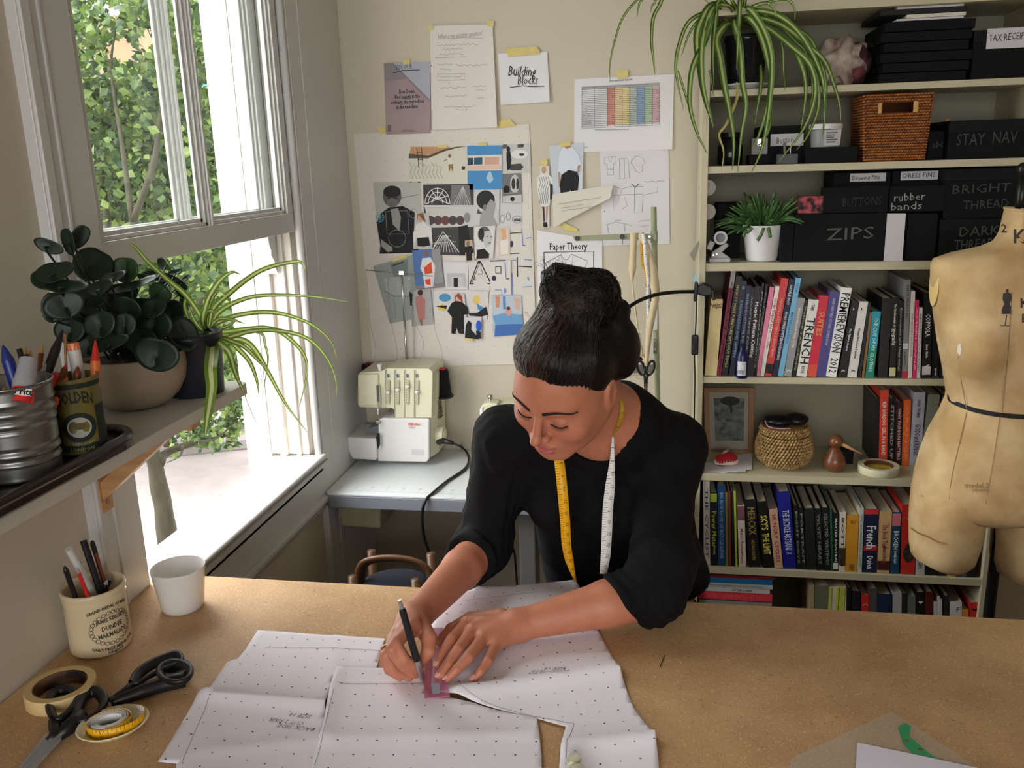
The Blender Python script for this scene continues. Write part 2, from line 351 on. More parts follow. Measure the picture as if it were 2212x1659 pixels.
ob('awning', MB().box(PY(446, 187, 13.75), (.8, .25, .32)), mat('blue_awning', (60, 165, 225), .5), bk, bevel=.03, label='bright blue awning')
# ================= cutting table =================
def boardmat():
    m = mat('hardboard_top', (196, 160, 118), 0.6, bump=.25, bscale=220, c2=(178, 142, 100), vscale=9, det=6)
    n = m.node_tree.nodes; L = m.node_tree.links; b = n['Principled BSDF']; src = b.inputs['Base Color'].links[0].from_socket
    tc = n.new('ShaderNodeTexCoord')
    for sc, lo, hi, col, amt in (((160, 160, 160), .70, .74, (232, 204, 160), .55), ((95, 130, 90), .74, .77, (92, 62, 36), .6), ((260, 90, 100), .66, .72, (120, 88, 56), .35), ((90, 320, 90), .70, .74, (228, 196, 150), .5)):
        mp = n.new('ShaderNodeMapping'); mp.inputs['Scale'].default_value = sc; mp.inputs['Rotation'].default_value = (0, 0, sc[0] * .01); L.new(tc.outputs['Object'], mp.inputs[0])
        no = n.new('ShaderNodeTexNoise'); no.inputs['Scale'].default_value = 1.6; no.inputs['Detail'].default_value = 2; L.new(mp.outputs[0], no.inputs['Vector'])
        r = n.new('ShaderNodeMapRange'); r.inputs[1].default_value = lo - .06; r.inputs[2].default_value = hi - .04; r.inputs[4].default_value = amt; L.new(no.outputs['Fac'], r.inputs[0])
        x = n.new('ShaderNodeMix'); x.data_type = 'RGBA'; L.new(r.outputs[0], x.inputs[0]); L.new(src, x.inputs[6]); x.inputs[7].default_value = (*lin(col), 1); src = x.outputs[2]
    L.new(src, b.inputs['Base Color']); return m
tbl = thing('cutting_table', 'large pale brown hardboard cutting table filling the foreground', 'table', (0.1, .9, 0))
TZ = 0.90
ob('tabletop', MB().bb((-1.012, .30, TZ - .018), (1.25, 1.502, TZ)), boardmat(), tbl, bevel=.0012)
ob('light_stop_panel', MB().bb((-.99, .42, 0), (1.22, .436, TZ - .0185)), mat('painted_panel', (150, 140, 124), .7), tbl); ob('light_stop_panel', MB().bb((1.20, .44, 0), (1.216, 1.36, TZ - .0185)), _M['painted_panel'], tbl)  # unseen panels added to stop rear light passing under the table
wood = mat('pine_wood', (205, 160, 110), .5, c2=(186, 138, 88), vscale=7, stretch=(1, 1, 12))
for x, y in ((-.93, .38), (-.93, 1.40), (1.17, .38), (1.17, 1.40)): ob('leg', MB().bb((x - .03, y - .03, 0), (x + .03, y + .03, TZ - .018)), wood, tbl, bevel=.003)
# ================= sewing desk with domestic machines =================
lam = mat('pale_grey_laminate', (214, 220, 222), .32, bump=.05, bscale=300, var=.04, vscale=60)
gedge = mat('grey_plastic_edge', (124, 128, 138), .5); creamp = mat('cream_plastic', (214, 212, 184), .38, bump=.03, bscale=400); whitep = mat('white_plastic', (226, 226, 224), .32, bump=.03, bscale=400)
dk = mat('black_plastic', (18, 18, 20), .38); steel = mat('polished_steel', (190, 190, 190), .25, metal=1.0); red = mat('red_plastic', (200, 40, 40), .4); dkthread = mat('black_thread', (14, 15, 20), .9, bump=.8, bscale=500)
desk = thing('sewing_desk', 'white-topped industrial sewing desk with a grey edge under the window corner', 'desk', (-.45, 2.5, 0))
DZ = .745
def roundrect(x0, y0, x1, y1, r, z, n=5):
    o = []
    for cx, cy, a0 in ((x0 + r, y0 + r, 180), (x1 - r, y0 + r, 270), (x1 - r, y1 - r, 0), (x0 + r, y1 - r, 90)):
        for i in range(n + 1):
            a = math.radians(a0 + 90 * i / n); o.append((cx + r * math.cos(a), cy + r * math.sin(a), z))
    return o
ob('desktop', MB().prism(roundrect(-.995, 2.345, .06, 2.775, .02, DZ - .006), (0, 0, .006)), lam, desk, bevel=.001)
ob('edge_band', MB().prism(roundrect(-.996, 2.344, .061, 2.775, .02, DZ - .046), (0, 0, .0395)), gedge, desk, bevel=.003)
mb = MB(); y0 = 2.372
for i in range(200):
    x = -.965 + i * .005; l = .012 if i % 10 == 0 else (.008 if i % 5 == 0 else .005)
    mb.add([(x, y0, DZ + .0004), (x + .0009, y0, DZ + .0004), (x + .0009, y0 + l, DZ + .0004), (x, y0 + l, DZ + .0004)], [(0, 1, 2, 3)])
    if i % 5 == 0: mb.add([(x, y0 + .026 - l * .6, DZ + .0004), (x + .0009, y0 + .026 - l * .6, DZ + .0004), (x + .0009, y0 + .026, DZ + .0004), (x, y0 + .026, DZ + .0004)], [(0, 1, 2, 3)])
for i in range(20): text(mb, str(i * 5), .011, (-.965 + i * .05, y0 + .033, DZ + .0004), (1, 0, 0), (0, 1, 0))
ob('ruler_print', mb, flat((120, 130, 140)), desk)
mb = MB(); mb.bb((-.42, 2.42, 0), (-.37, 2.50, DZ - .045)); mb.bb((-.42, 2.40, .0), (-.37, 2.76, .05)); ob('leg', mb, mat('grey_painted_steel', (120, 120, 118), .5), desk, bevel=.004)
mb = MB(); mb.bb((-.05, 2.42, 0), (0, 2.50, DZ - .045)); mb.bb((-.05, 2.40, .0), (0, 2.76, .05)); ob('leg', mb, _M['grey_painted_steel'], desk, bevel=.004)
q = [PY(728, 1088, 2.42), PY(822, 1098, 2.42), PY(822, 1143, 2.42), PY(737, 1138, 2.42)]
ob('drawer', MB().prism(q, (0, .22, 0)), mat('aged_cream_plastic', (176, 172, 142), .5), desk, bevel=.008, seg=3)
mb = MB().box(PY(833, 1097, 2.41), (.02, .03, .014)); mb.tube([PY(829, 1092, 2.40), PY(835, 1106, 2.40)], .004, 8); ob('drawer_bracket', mb, mat('grey_hardware', (110, 110, 114), .5), desk, bevel=.001)
# --- overlocker ---
ovl = thing('overlocker', 'white and cream overlock sewing machine standing on the sewing desk', 'sewing machine', PZ(840, 985, DZ + .002))
FY = 2.60
def fr(px, y=FY): return [PY(u, v, y) for u, v in px]
ob('lower_body', MB().prism(fr([(817, 906), (826, 903), (927, 905), (927, 992), (921, 999), (815, 997)]), (0, .15, 0)), whitep, ovl, bevel=.005, seg=3)
ob('free_arm', MB().prism(fr([(741, 950), (745, 944), (813, 948), (813, 995), (760, 992)], 2.585), (0, .155, 0)), whitep, ovl, bevel=.006, seg=3)
ob('upper_body', MB().prism(fr([(773, 812), (776, 805), (822, 803), (835, 796), (925, 797), (934, 804), (932, 904), (851, 904), (850, 886), (846, 883), (776, 881), (773, 878)]), (0, .145, 0)), creamp, ovl, bevel=.006, seg=3)
ob('side_panel', MB().prism([PY(930, 812, 2.615), PY(930, 990, 2.615), PY(930, 990, 2.615) + Vector((.016, .05, .004)), PY(930, 812, 2.615) + Vector((.012, .05, 0))], (0, .09, 0)), creamp, ovl, bevel=.004)
ob('light_cover', MB().prism(fr([(772, 808), (818, 808), (816, 878), (772, 877)], 2.597), (0, .02, 0)), creamp, ovl, bevel=.006, seg=3)
for i, x in enumerate((833, 853.5, 874.5, 896)):
    g = MB(); g.prism([PY(x - 1.2, 799, FY - .0004), PY(x, 799, FY - .0004), PY(x - 1, 902 if i else 882, FY - .0004), PY(x - 2.2, 902 if i else 882, FY - .0004)], (0, .001, 0)); ob('seam', g, flat((110, 108, 88)), ovl)
    cx = (838, 858.5, 879.5, 900)[i]; sl = ob('tension_slot', MB().prism(fr([(cx - 4, 822), (cx + 4, 822), (cx + 3, 874), (cx - 4, 874)], FY - .0006), (0, .001, 0)), flat((186, 184, 150)), ovl)
    mk = MB()
    for k in range(9): mk.bb(PY(cx - 4, 826 + k * 5.4, FY - .0008), PY(cx - 1, 827 + k * 5.4, FY - .0012))
    mk.bb(PY(cx - 2, 808, FY - .0008), PY(cx + 2, 816, FY - .0012)); ob('scale_marks', mk, flat((90, 96, 150)), ovl)
    vy = (847, 841, 834, 846)[i]; ob('tension_slider', MB().lathe(PY(cx + 1, vy, FY), [(.004, 0), (.0062, .002), (.0062, .008), (.004, .010)], 14, axis=(0, -1, 0)), whitep, ovl, smooth=True)
    ob('slider_grip', MB().box(PY(cx + 1, vy, FY - .012), (.011, .004, .003)), whitep, ovl, bevel=.001)
mb = MB(); text(mb, 'BERNINA', .0115, PY(895, 917, FY - .0055) , (1, 0, 0), (0, 0, 1), bold=.0002, width=.039); vs = mb
text(mb, '700D', .009, PY(889, 924, FY - .0055), (1, 0, 0), (0, 0, 1), shear=.4, width=.02); ob('red_lettering', mb, flat((215, 50, 55)), ovl)
for o_ in (ovl.children[-1],): o_.location.y += .0048
ob('label_recess', MB().prism(fr([(889, 970), (916, 972), (916, 984), (889, 982)], FY - .0008), (0, .001, 0)), flat((205, 206, 206)), ovl, bevel=.0003)
mb = MB(); mb.tube([PY(943, 938, 2.66), PY(943, 938, 2.66) + Vector((.026, 0, 0))], .027, 24); mb.tube([PY(943, 938, 2.66) + Vector((.026, 0, 0)), PY(943, 938, 2.66) + Vector((.031, 0, 0))], .019, 20); ob('handwheel', mb, creamp, ovl, auto=40, bevel=.0015)
mb = MB()
for k in range(9): mb.bb(PY(941 + k * .6, 866 + k * 4.5, 2.66) + Vector((-.002, 0, 0)), PY(941 + k * .6, 868 + k * 4.5, 2.66) + Vector((.010, .035, .0)))
ob('vent_slots', mb, flat((120, 118, 96)), ovl)
mb = MB(); mb.tube([PY(815, 832, 2.592), PY(817, 868, 2.592)], .004, 8); mb.tube([PY(818, 868, 2.592), PY(818, 905, 2.592)], .0018, 6); mb.box(PY(817, 889, 2.592), (.006, .006, .02)); mb.tube([PY(820, 835, 2.59), PY(822, 870, 2.59), PY(820, 885, 2.59)], .0015, 6); mb.box(PY(818, 912, 2.588), (.012, .012, .008)); ob('needle_bar', mb, steel, ovl, bevel=.0005)
mb = MB(); mb.prism([PY(795, 925, 2.60), PY(817, 920, 2.60), PY(818, 932, 2.60), PY(812, 936, 2.60), PY(790, 936, 2.60)], (0, .05, 0)); ob('needle_plate', MB().prism([PZ(796, 921, .79), PZ(820, 921, .79), PZ(816, 938, .79), PZ(787, 938, .79)], (0, 0, .0)) if False else mb, mat('grey_metal_plate', (120, 124, 130), .35, metal=.6), ovl, bevel=.001)
mb = MB(); mb.prism([PY(812, 943, 2.584), PY(820, 940, 2.584), PY(820, 962, 2.584), PY(816, 972, 2.584)], (0, .004, 0)); mb.box(PY(817, 938, 2.584), (.008, .008, .006)); ob('looper', mb, mat('dark_steel', (60, 62, 66), .3, metal=.8), ovl)
for u in (785, 912): ob('foot', MB().lathe(PZ(u, 995, DZ) + Vector((0, .02, .0)), [(.013, 0), (.014, .006)], 12), dk, ovl)
p0 = PY(880, 800, 2.74); p1 = PY(868, 592, 2.72)
pole = ob('thread_guide_pole', MB().tube([p0, p0.lerp(p1, .5)], .0042, 10).tube([p0.lerp(p1, .5), p1], .0034, 10), steel, ovl, smooth=True)
mb = MB().tube([PY(790, 583, 2.74), PY(868, 591, 2.72), PY(935, 597, 2.70)], .0016, 6); mb.box(PY(868, 589, 2.72), (.016, .012, .012))
for u, v in ((840, 588), (883, 592)): mb.tube(smoothpath([PY(u, v, 2.72), PY(u + 3, v + 7, 2.72), PY(u - 2, v + 13, 2.72), PY(u + 4, v + 18, 2.72)], 4), .0008, 5)
ob('thread_guide_bar', mb, steel, ovl)
ob('thread_knob', MB().lathe(PY(821, 800, 2.62), [(.006, 0), (.006, .012), (.009, .013), (.009, .020), (.007, .022)], 14), whitep, ovl, auto=40)
ob('cone_shelf', MB().lathe(PY(958, 858, 2.70), [(.03, 0), (.034, .002), (.034, .007), (.028, .009)], 24).bb(PY(935, 862, 2.68), PY(958, 855, 2.72)), dk, ovl, smooth=False)
def cone(u, v, y, h, r0, r1, label):
    b = PY(u, v, y); t = thing('thread_cone', label, 'thread', b, 'black thread cones on the overlocker')
    ob('thread', MB().lathe(b, [(r0 * .96, 0), (r0, .004), (r0 * .98, h * .15), (r1, h * .94), (r1 * .85, h)], 24), dkthread, t, smooth=True)
    ob('core', MB().lathe(b + Vector((0, 0, h * .96)), [(r1 * .62, 0), (r1 * .66, h * .08), (r1 * .45, h * .085), (r1 * .4, h * .02)], 18), red, t, smooth=True)
cone(959, 858, 2.70, .094, .026, .018, 'black thread cone on the tray at the right side of the overlocker')
cone(797, 804, 2.74, .030, .024, .022, 'black thread cone behind the left arm of the overlocker')
cone(906, 800, 2.74, .026, .022, .016, 'black thread cone just right of the chrome thread pole')
mb = MB()
for a in ([(790, 583), (795, 640), (800, 700), (812, 760), (800, 790)], [(838, 600), (842, 680), (858, 760), (850, 800)], [(884, 605), (895, 690), (915, 740), (906, 782)], [(935, 597), (938, 700), (952, 750), (958, 784)]):
    mb.tube(smoothpath([PY(u, v, 2.71) for u, v in a], 5), .0004, 4)
ob('threads', mb, flat((70, 70, 75)), ovl)
# cables
mb = MB(); mb.tube([PY(947, 955, 2.62), PY(958, 952, 2.60), PY(978, 957, 2.58)], [.009, .010, .006], 10)
mb.tube(smoothpath([PY(975, 955, 2.58), PZ(1000, 968, DZ + .005), PZ(1013, 988, DZ + .005), PZ(1005, 1012, DZ + .005), PZ(965, 1040, DZ + .005), PZ(935, 1065, DZ + .005), PY(918, 1083, 2.335), PY(912, 1115, 2.33), PY(916, 1160, 2.33), PY(932, 1208, 2.33), PY(945, 1270, 2.33)], 8), .0045, 8)
tag(ob('power_cable', mb, dk, smooth=True), 'thick black power cable looping from the overlocker over the desk edge', 'cable')
mb = MB(); mb.tube(smoothpath([PY(976, 958, 2.585), PZ(1000, 962, DZ + .005), PZ(1020, 955, DZ + .005), PY(1040, 943, 2.62)], 6), .003, 8)
tag(ob('thin_cable', mb, dk, smooth=True), 'thin black cable running from the plug to the second sewing machine', 'cable')
mb = MB().tube(smoothpath([PY(1098, 1165, 2.5), PY(1110, 1190, 2.5), PY(1114, 1225, 2.5), PY(1118, 1280, 2.5)], 6), .0035, 7)
tag(ob('hanging_cable', mb, dk, smooth=True), 'thin black cable hanging below the desk beside the right elbow', 'cable')
# --- second machine, mostly hidden ---
sm = thing('lockstitch_machine', 'cream industrial sewing machine mostly hidden behind the raised right arm', 'sewing machine', PZ(1110, 985, DZ + .001))
ob('head_plate', MB().prism(fr([(1036, 884), (1042, 874), (1056, 870), (1075, 872), (1075, 935), (1042, 938), (1036, 930)], 2.60), (0, .06, 0)), creamp, sm, bevel=.006, seg=3)
ob('face_plate', MB().prism(fr([(1036, 884), (1043, 878), (1043, 932), (1036, 928)], 2.597), (0, .02, 0)), whitep, sm, bevel=.002)
ob('arm', MB().prism(fr([(1060, 876), (1230, 870), (1230, 915), (1060, 915)], 2.61), (0, .10, 0)), creamp, sm, bevel=.012, seg=4)
ob('column', MB().bb(PY(1200, 872, 2.61), PY(1255, 985, 2.73)), creamp, sm, bevel=.012, seg=4)
mb = MB(); mb.tube([PY(1059, 872, 2.63), PY(1059, 858, 2.63)], .005, 10); mb.tube([PY(1059, 860, 2.63), PY(1059, 853, 2.63)], .008, 12); mb.tube([PY(1054, 890, 2.592), PY(1054, 925, 2.592)], .004, 8); ob('pressure_screw', mb, steel, sm, smooth=True, kind='stuff')
ob('presser_foot', MB().tube([PY(1043, 935, 2.63), PY(1044, 962, 2.63)], .003, 8).box(PY(1044, 962, 2.63), (.012, .02, .006)), steel, sm)
ob('needle_plate', MB().prism([PZ(1004, 1052, DZ + .0008), PZ(1018, 1023, DZ + .0008), PZ(1060, 1026, DZ + .0008), PZ(1060, 1056, DZ + .0008)], (0, 0, .002)), creamp, sm)
# chair tucked under
ch = thing('wooden_chair', 'bent plywood chair with a dark blue seat tucked behind the cutting table', 'chair', (-.78, 2.1, 0))
cw = mat('chair_plywood', (96, 66, 42), .4, var=.15, vscale=5, stretch=(1, 1, 8))
P_ = [PY(u, v, 2.02) for u, v in ((776, 1290), (778, 1240), (790, 1215), (830, 1206), (880, 1209), (915, 1222), (930, 1245), (938, 1290))]
ob('backrest', MB().tube(smoothpath(P_, 6), .017, 10, flat=.5), cw, ch, smooth=True)
ob('seat', MB().lathe((P_[3].x + .02, 2.03, .60), [(.0, 0), (.095, .004), (.10, .02), (.07, .035), (0, .04)], 24), mat('navy_seat_cloth', (20, 24, 36), .9), ch, smooth=True)
for dx, dy in ((-.09, -.07), (.12, -.07), (-.09, .12), (.12, .12)): ob('leg', MB().tube([(P_[3].x + dx, 2.03 + dy, 0), (P_[3].x + dx * .8, 2.03 + dy * .8, .67)], .013, 8), cw, ch, smooth=True)
# ================= bookcase =================
bc = thing('bookcase', 'tall white laminate bookcase packed with books and black boxes', 'bookcase', (.51, 2.62, 0))
cream = mat('white_laminate', (196, 188, 158), .45, bump=.04, bscale=200, var=.05, vscale=4)
BY0, BY1 = 2.48, 2.765; BX0, BX1 = .096, .926
SH = [(.475, .496), (.771, .7925), (1.066, 1.084), (1.3840, 1.4060), (1.6465, 1.6655), (1.8425, 1.8595)]
for x in (BX0, BX1 - .018): ob('side_panel', MB().bb((x, BY0, 0), (x + .018, BY1, 2.065)), cream, bc, bevel=.0008)
ob('top_panel', MB().bb((BX0 + .018, BY0, 2.041), (BX1 - .018, BY1, 2.065)), cream, bc, bevel=.0008)
ob('back_panel', MB().bb((BX0 + .002, BY1, 0.02), (BX1 - .002, BY1 + .005, 2.06)), mat('bookcase_back_shade', (140, 136, 116), .7), bc)  # darker than the laminate: shade inside the shelves put into the colour
# the shelves sag and tilt a little, so each is its own slightly rotated board
tilt = [(.0, .0)] * 6
SHL = {}
for i, (z0, z1) in enumerate([(.10, .12), (.20, .218)] + SH[0:6]):
    if i == 1: continue
    sh = ob('shelf', MB().bb((BX0 + .0185, BY0 + .004, z0), (BX1 - .0185, BY1 - .001, z1)), cream, bc, bevel=.0008)
ob('plinth', MB().bb((BX0 + .018, BY0 + .02, 0), (BX1 - .018, BY0 + .035, .10)), cream, bc)
# label helper
ink = flat((24, 24, 28)); chalk = flat((120, 122, 120), .9)
pagem = mat('book_pages', (206, 198, 178), .9, c2=(176, 168, 148), vscale=90, stretch=(1, .02, .02))
def book(zs, b0, b1, t0, t1, vt, col, label, words='', tcol=(230, 230, 225), fs=.5, depth=.19, yf=2.494, bands=(), group='books', vb=None, rough=.45, name='book', wid=None):
    A = PY(b0, vb or 800, yf); B = PY(b1, vb or 800, yf); T0 = PY(t0, vt, yf); T1 = PY(t1, vt, yf)
    # base points at shelf height
    def at(u, v): p = PY(u, v, yf); return p
    if vb is None:
        v = 800.0
        for _ in range(6):
            p = PY((b0 + b1) / 2, v, yf); v += (p.z - zs) * FPX / 2.45
        A = PY(b0, v, yf); B = PY(b1, v, yf)
    cb = (A + B) / 2; ct = (T0 + T1) / 2; wd = max(.006, ((B - A).length + (T1 - T0).length) / 2 * .985)
    cb.z = zs; h = (ct - cb).length; th = math.atan2(ct.x - cb.x, ct.z - cb.z); R3 = roty(th)
    up = R3 @ Vector((0, 0, 1)); rt = R3 @ Vector((1, 0, 0)); cb = cb + Vector((0, 0, abs(math.sin(th)) * wd / 2 + .0006))
    t = thing(name, label, 'book', cb, group); c = .0022 if wd > .009 else .0012
    mb = MB(); o = cb; D = Vector((0, 1, 0))
    def bx(x0, x1, y0, y1, z0, z1, mi=0): mb.box(o + rt * ((x0 + x1) / 2) + D * ((y0 + y1) / 2) + up * ((z0 + z1) / 2), (x1 - x0, y1 - y0, z1 - z0), R3, mi)
    bx(-wd / 2, wd / 2, 0, c, 0, h); bx(-wd / 2, -wd / 2 + c, c, depth, 0, h); bx(wd / 2 - c, wd / 2, c, depth, 0, h)
    ms = [mat('cover_%d_%d_%d' % col, col, rough)]
    for i, (a, b, cc) in enumerate(bands):
        mb.box(o - D * .0002 + up * (h * (a + b) / 2), (wd * 1.0, .0004, h * (b - a)), R3, i + 1); ms.append(flat(cc, .5))
    ob('cover', mb, ms, t)
    mb = MB(); e = .003 if h > .1 else .001; mb.box(o + D * ((c + depth - .004) / 2) + up * (h / 2), (wd - 2 * c - .0004, depth - .004 - c, h - 2 * e), R3); ob('page_block', mb, pagem, t)
    if words:
        for (wtxt, pos, size, span) in (words if isinstance(words, list) else [(words, .5, fs, wid or .82)]):
            mb = MB(); text(mb, wtxt, wd * size * 1.25, o - D * .0007 + up * (h * pos), -up, rt, width=h * span, res=1, bold=wd * .012); ob('lettering', mb, flat(tcol), t)
    return t
def S(ox, oy, sc): return lambda x: ox + x / sc, lambda y: oy + y / sc
# row A, third shelf from the floor up: pattern and fashion books
sx, sy = S(1500, 580, 3.95); zA = SH[2][1]
A_ = [(88, 190, 140, 245, 265, (226, 206, 150), 'thick cream cloth book at the left end of the fashion shelf', [("Reader's", .93, .34, .0)], (70, 50, 30)),
 (192, 222, 310, 358, 25, (120, 20, 52), 'tall slim crimson book with a grey spine top, leaning beside the thick cream book', 'COUTURE', (60, 20, 30)),
 (226, 286, 362, 402, 70, (22, 22, 20), 'black furniture book leaning right of the slim crimson book', 'HOW TO MAKE FURNITURE WITHOUT TOOLS', (190, 175, 120)),
 (290, 345, 404, 443, 110, (22, 30, 48), 'navy book with a small white oval, behind the blue bottle', [('8', .93, .6, .04), ('DRESSMAKING AND SEWING', .5, .5, .6)], (120, 150, 190)),
 (349, 400, 447, 482, 150, (24, 28, 58), 'dark blue book leaning just left of the metric cutting book', 'INTRODUCTION TO PATTERNS', (150, 160, 200)),
 (404, 442, 484, 515, 165, (20, 20, 26), 'thin black book squeezed beside the metric cutting book', 'ADAPTING FOR KIDS', (150, 150, 160)),
 (446, 498, 519, 570, 155, (34, 14, 30), 'dark plum book with large white metric cutting title', [('Metric Pattern Cutting', .52, .62, .62)], (235, 235, 235)),
 (502, 512, 573, 600, 128, (18, 18, 20), 'black book with white pattern lettering, right of the plum book', 'PATTERN MAGIC 2', (170, 170, 170)),
 (514, 526, 603, 632, 135, (26, 26, 28), 'charcoal book directly left of the pink book', 'PATTERN MAGIC', (130, 130, 130)),
 (530, 555, 635, 690, 165, (226, 130, 160), 'plain pink book leaning between black and white spines', '', (255, 255, 255)),
 (558, 592, 692, 730, 155, (232, 226, 218), 'white shirtmaking book beside the plain pink book', [('SHIRTMAKING', .68, .6, .38), ('COFFIN', .38, .5, .13)], (180, 90, 80)),
 (597, 660, 745, 803, 90, (206, 62, 64), 'tall coral red pattern book with a black patch at its foot', [('MAKING PATTERN DESIGNING', .5, .45, .6)], (240, 160, 140)),
 (665, 706, 808, 862, 95, (26, 26, 58), 'tall navy dress pattern book with orange and white title', [('NATALIE BRAY', .84, .5, .2), ('MORE DRESS PATTERN DESIGNING', .42, .5, .5)], (220, 220, 225)),
 (710, 757, 866, 912, 85, (120, 180, 216), 'tall light blue book next to the tall navy one', [('MATHOGRAPHICS', .5, .55, .32), ('COLES', .9, .5, .1)], (60, 110, 150)),
 (763, 825, 878, 945, 255, (148, 150, 152), 'grey book with a white mark at its foot', [('MAKING PATTERNS FROM FINISHED CLOTHES', .62, .33, .5), ('K', .07, .8, .03)], (225, 225, 225)),
 (829, 866, 946, 970, 270, (16, 16, 16), 'thin black book squeezed against the white trench coat book', 'INSIDE TAILORING', (170, 170, 120)),
 (870, 955, 974, 1063, 272, (228, 226, 220), 'white book with huge black trench lettering', [('THE', .9, .36, .08), ('TRENCH', .47, .95, .60), ('BOOK', .09, .4, .10)], (20, 20, 22)),
 (960, 1036, 1068, 1150, 238, (206, 40, 66), 'crimson book with gold lettering near the top', [('SUITES', .66, .7, .3)], (214, 160, 90)),
 (1040, 1116, 1153, 1250, 202, (76, 72, 132), 'thick violet-blue book between crimson and white ones', [('THE PATTERN CUTTING COURSE BOOK', .62, .3, .5), ('FASHION', .86, .3, .12)], (170, 170, 210)),
 (1121, 1207, 1250, 1347, 170, (236, 236, 234), 'thick white book with very large black and grey title down its spine', [('PREMI\u00c8REV', .72, .9, .44), ('iSION', .38, .95, .2), ('2012', .13, .8, .17)], (25, 25, 28)),
 (1215, 1298, 1350, 1402, 287, (20, 20, 22), 'black book between two white ones with a short white dash', [('-', .9, .9, .03), ('The Fashion Source', .5, .3, .3), ('K', .08, .5, .03)], (210, 210, 210)),
 (1302, 1386, 1405, 1480, 287, (218, 216, 212), 'white book with a short black dash on its spine', [('-', .9, .9, .03), ('Shape Structure Textiles', .45, .25, .4), ('K', .08, .5, .03)], (40, 40, 40)),
 (1391, 1421, 1483, 1508, 292, (18, 22, 30), 'thin black book left of the brown slim one', '', (0, 0, 0)),
 (1426, 1450, 1500, 1516, 375, (140, 96, 50), 'slim brown book just left of the turquoise book', '', (0, 0, 0)),
 (1455, 1530, 1522, 1592, 370, (24, 148, 168), 'short turquoise book fading to green at the foot', 'THE CUT OF MY CLOTHES', (190, 230, 220)),
 (1560, 1648, 1606, 1690, 255, (16, 17, 20), 'plain thick black book right of the turquoise one', '', (0, 0, 0)),
 (1655, 1718, 1695, 1742, 247, (18, 18, 18), 'black typography book with a cream patch at its foot', [('The fundamentals of', .78, .4, .28), ('typography', .52, .7, .22)], (220, 220, 210)),
 (1722, 1765, 1745, 1788, 280, (20, 18, 20), 'black book right of the typography book', 'Environment and Happenings', (150, 150, 150)),
 (1770, 1816, 1800, 1845, 100, (128, 128, 126), 'tallest grey book with a red foot on the right half of the fashion shelf', [('WHY PRINT ED', .78, .5, .35), ('architecture', .2, .45, .14)], (60, 60, 60)),
 (1819, 1856, 1848, 1884, 195, (214, 210, 200), 'slim white book directly right of the tallest grey book', [('THE HISTORY OF COLOUR', .5, .4, .5)], (120, 110, 110)),
 (1859, 1893, 1887, 1917, 275, (212, 40, 100), 'slim magenta pink book between two slim white ones', 'AMERICANA', (250, 150, 190)),
 (1896, 1926, 1918, 1948, 335, (214, 210, 206), 'short slim white book right of the magenta book', 'Modern Art Design', (130, 130, 130)),
 (1935, 2018, 1966, 2030, 207, (20, 20, 24), 'black cinema book with big white title beside the dress form', [('COPPOLA', .62, .62, .26), ('James Clarke', .32, .28, .16), ('V', .14, .7, .05)], (235, 235, 235)),
 (2025, 2086, 2035, 2092, 235, (16, 18, 20), 'black book just right of the cinema book', [('TASCHEN', .08, .3, .1)], (220, 220, 220)),
 (2091, 2150, 2096, 2155, 250, (22, 24, 26), 'black book at the right, half hidden by the dress form', [('TASCHEN', .08, .3, .1)], (220, 220, 220))]
BND = {1: [(.84, 1.0, (150, 148, 144))], 11: [(.03, .13, (30, 20, 20))], 17: [(.0, .15, (216, 84, 60))], 24: [(0, .45, (20, 130, 110))], 26: [(.02, .13, (196, 190, 140))], 28: [(0, .07, (190, 40, 60)), (.3, .36, (200, 200, 200))], 32: [(.04, .14, (205, 200, 200))], 33: [(.0, .02, (60, 60, 60))]}
for i, (b0, b1, t0, t1, yt, c, lab, wd_, tc_) in enumerate(A_):
    if i == 0: wd_ = [("Reader's", .93, .01, .01)]
    t = book(zA, sx(b0), sx(b1), sx(t0), sx(t1), sy(yt), c, lab, wd_ if i else '', tc_, group='fashion and pattern books on the shelf below the black boxes', bands=BND.get(i, ()))
    if i == 0:
        mb = MB()
        for k, s_ in enumerate(("Reader's", 'Digest')): text(mb, s_, .010, PY(sx(192), sy(310 + k * 20), 2.4925), (1, 0, .02), (0, 0, 1), bold=.0002)
        ob('lettering', mb, flat((70, 55, 35)), t)
# row B, right part of the basket shelf
sx, sy = S(1500, 830, 3.95); zB = SH[1][1]
B_ = [(1522, 1570, 1545, 1578, 120, (22, 20, 20), 'thin black book at the left end of the short row behind the tape roll', '', (0, 0, 0)),
 (1574, 1640, 1582, 1662, 52, (222, 70, 44), 'bright red-orange memoir with white and black title', [('KIM GORDON', .69, .5, .30), ('GIRL IN A BAND', .32, .5, .38)], (245, 225, 215)),
 (1645, 1705, 1667, 1716, 125, (18, 20, 20), 'black book between the red-orange memoir and the maroon book', 'STITCHED UP', (170, 170, 165)),
 (1709, 1765, 1720, 1782, 160, (58, 22, 26), 'maroon fashion book left of the bright orange one', 'WHY FASHION MATTERS', (220, 190, 180)),
 (1769, 1830, 1786, 1850, 135, (238, 112, 52), 'bright orange slim book behind the tape roll', 'ORANGE', (250, 150, 100)),
 (1836, 1925, 1866, 1978, 70, (188, 190, 208), 'thick lavender-grey biography beside the dress form hip', [('DANA THOMAS', .78, .3, .24), ('GODS and KINGS', .36, .5, .42)], (60, 60, 75)),
 (1935, 2010, 1985, 2110, 90, (140, 146, 132), 'pale sage book right of the lavender-grey biography', '', (0, 0, 0)),
 (2020, 2080, 2114, 2170, 84, (60, 50, 40), 'brown book nearly hidden behind the dress form waist', '', (0, 0, 0))]
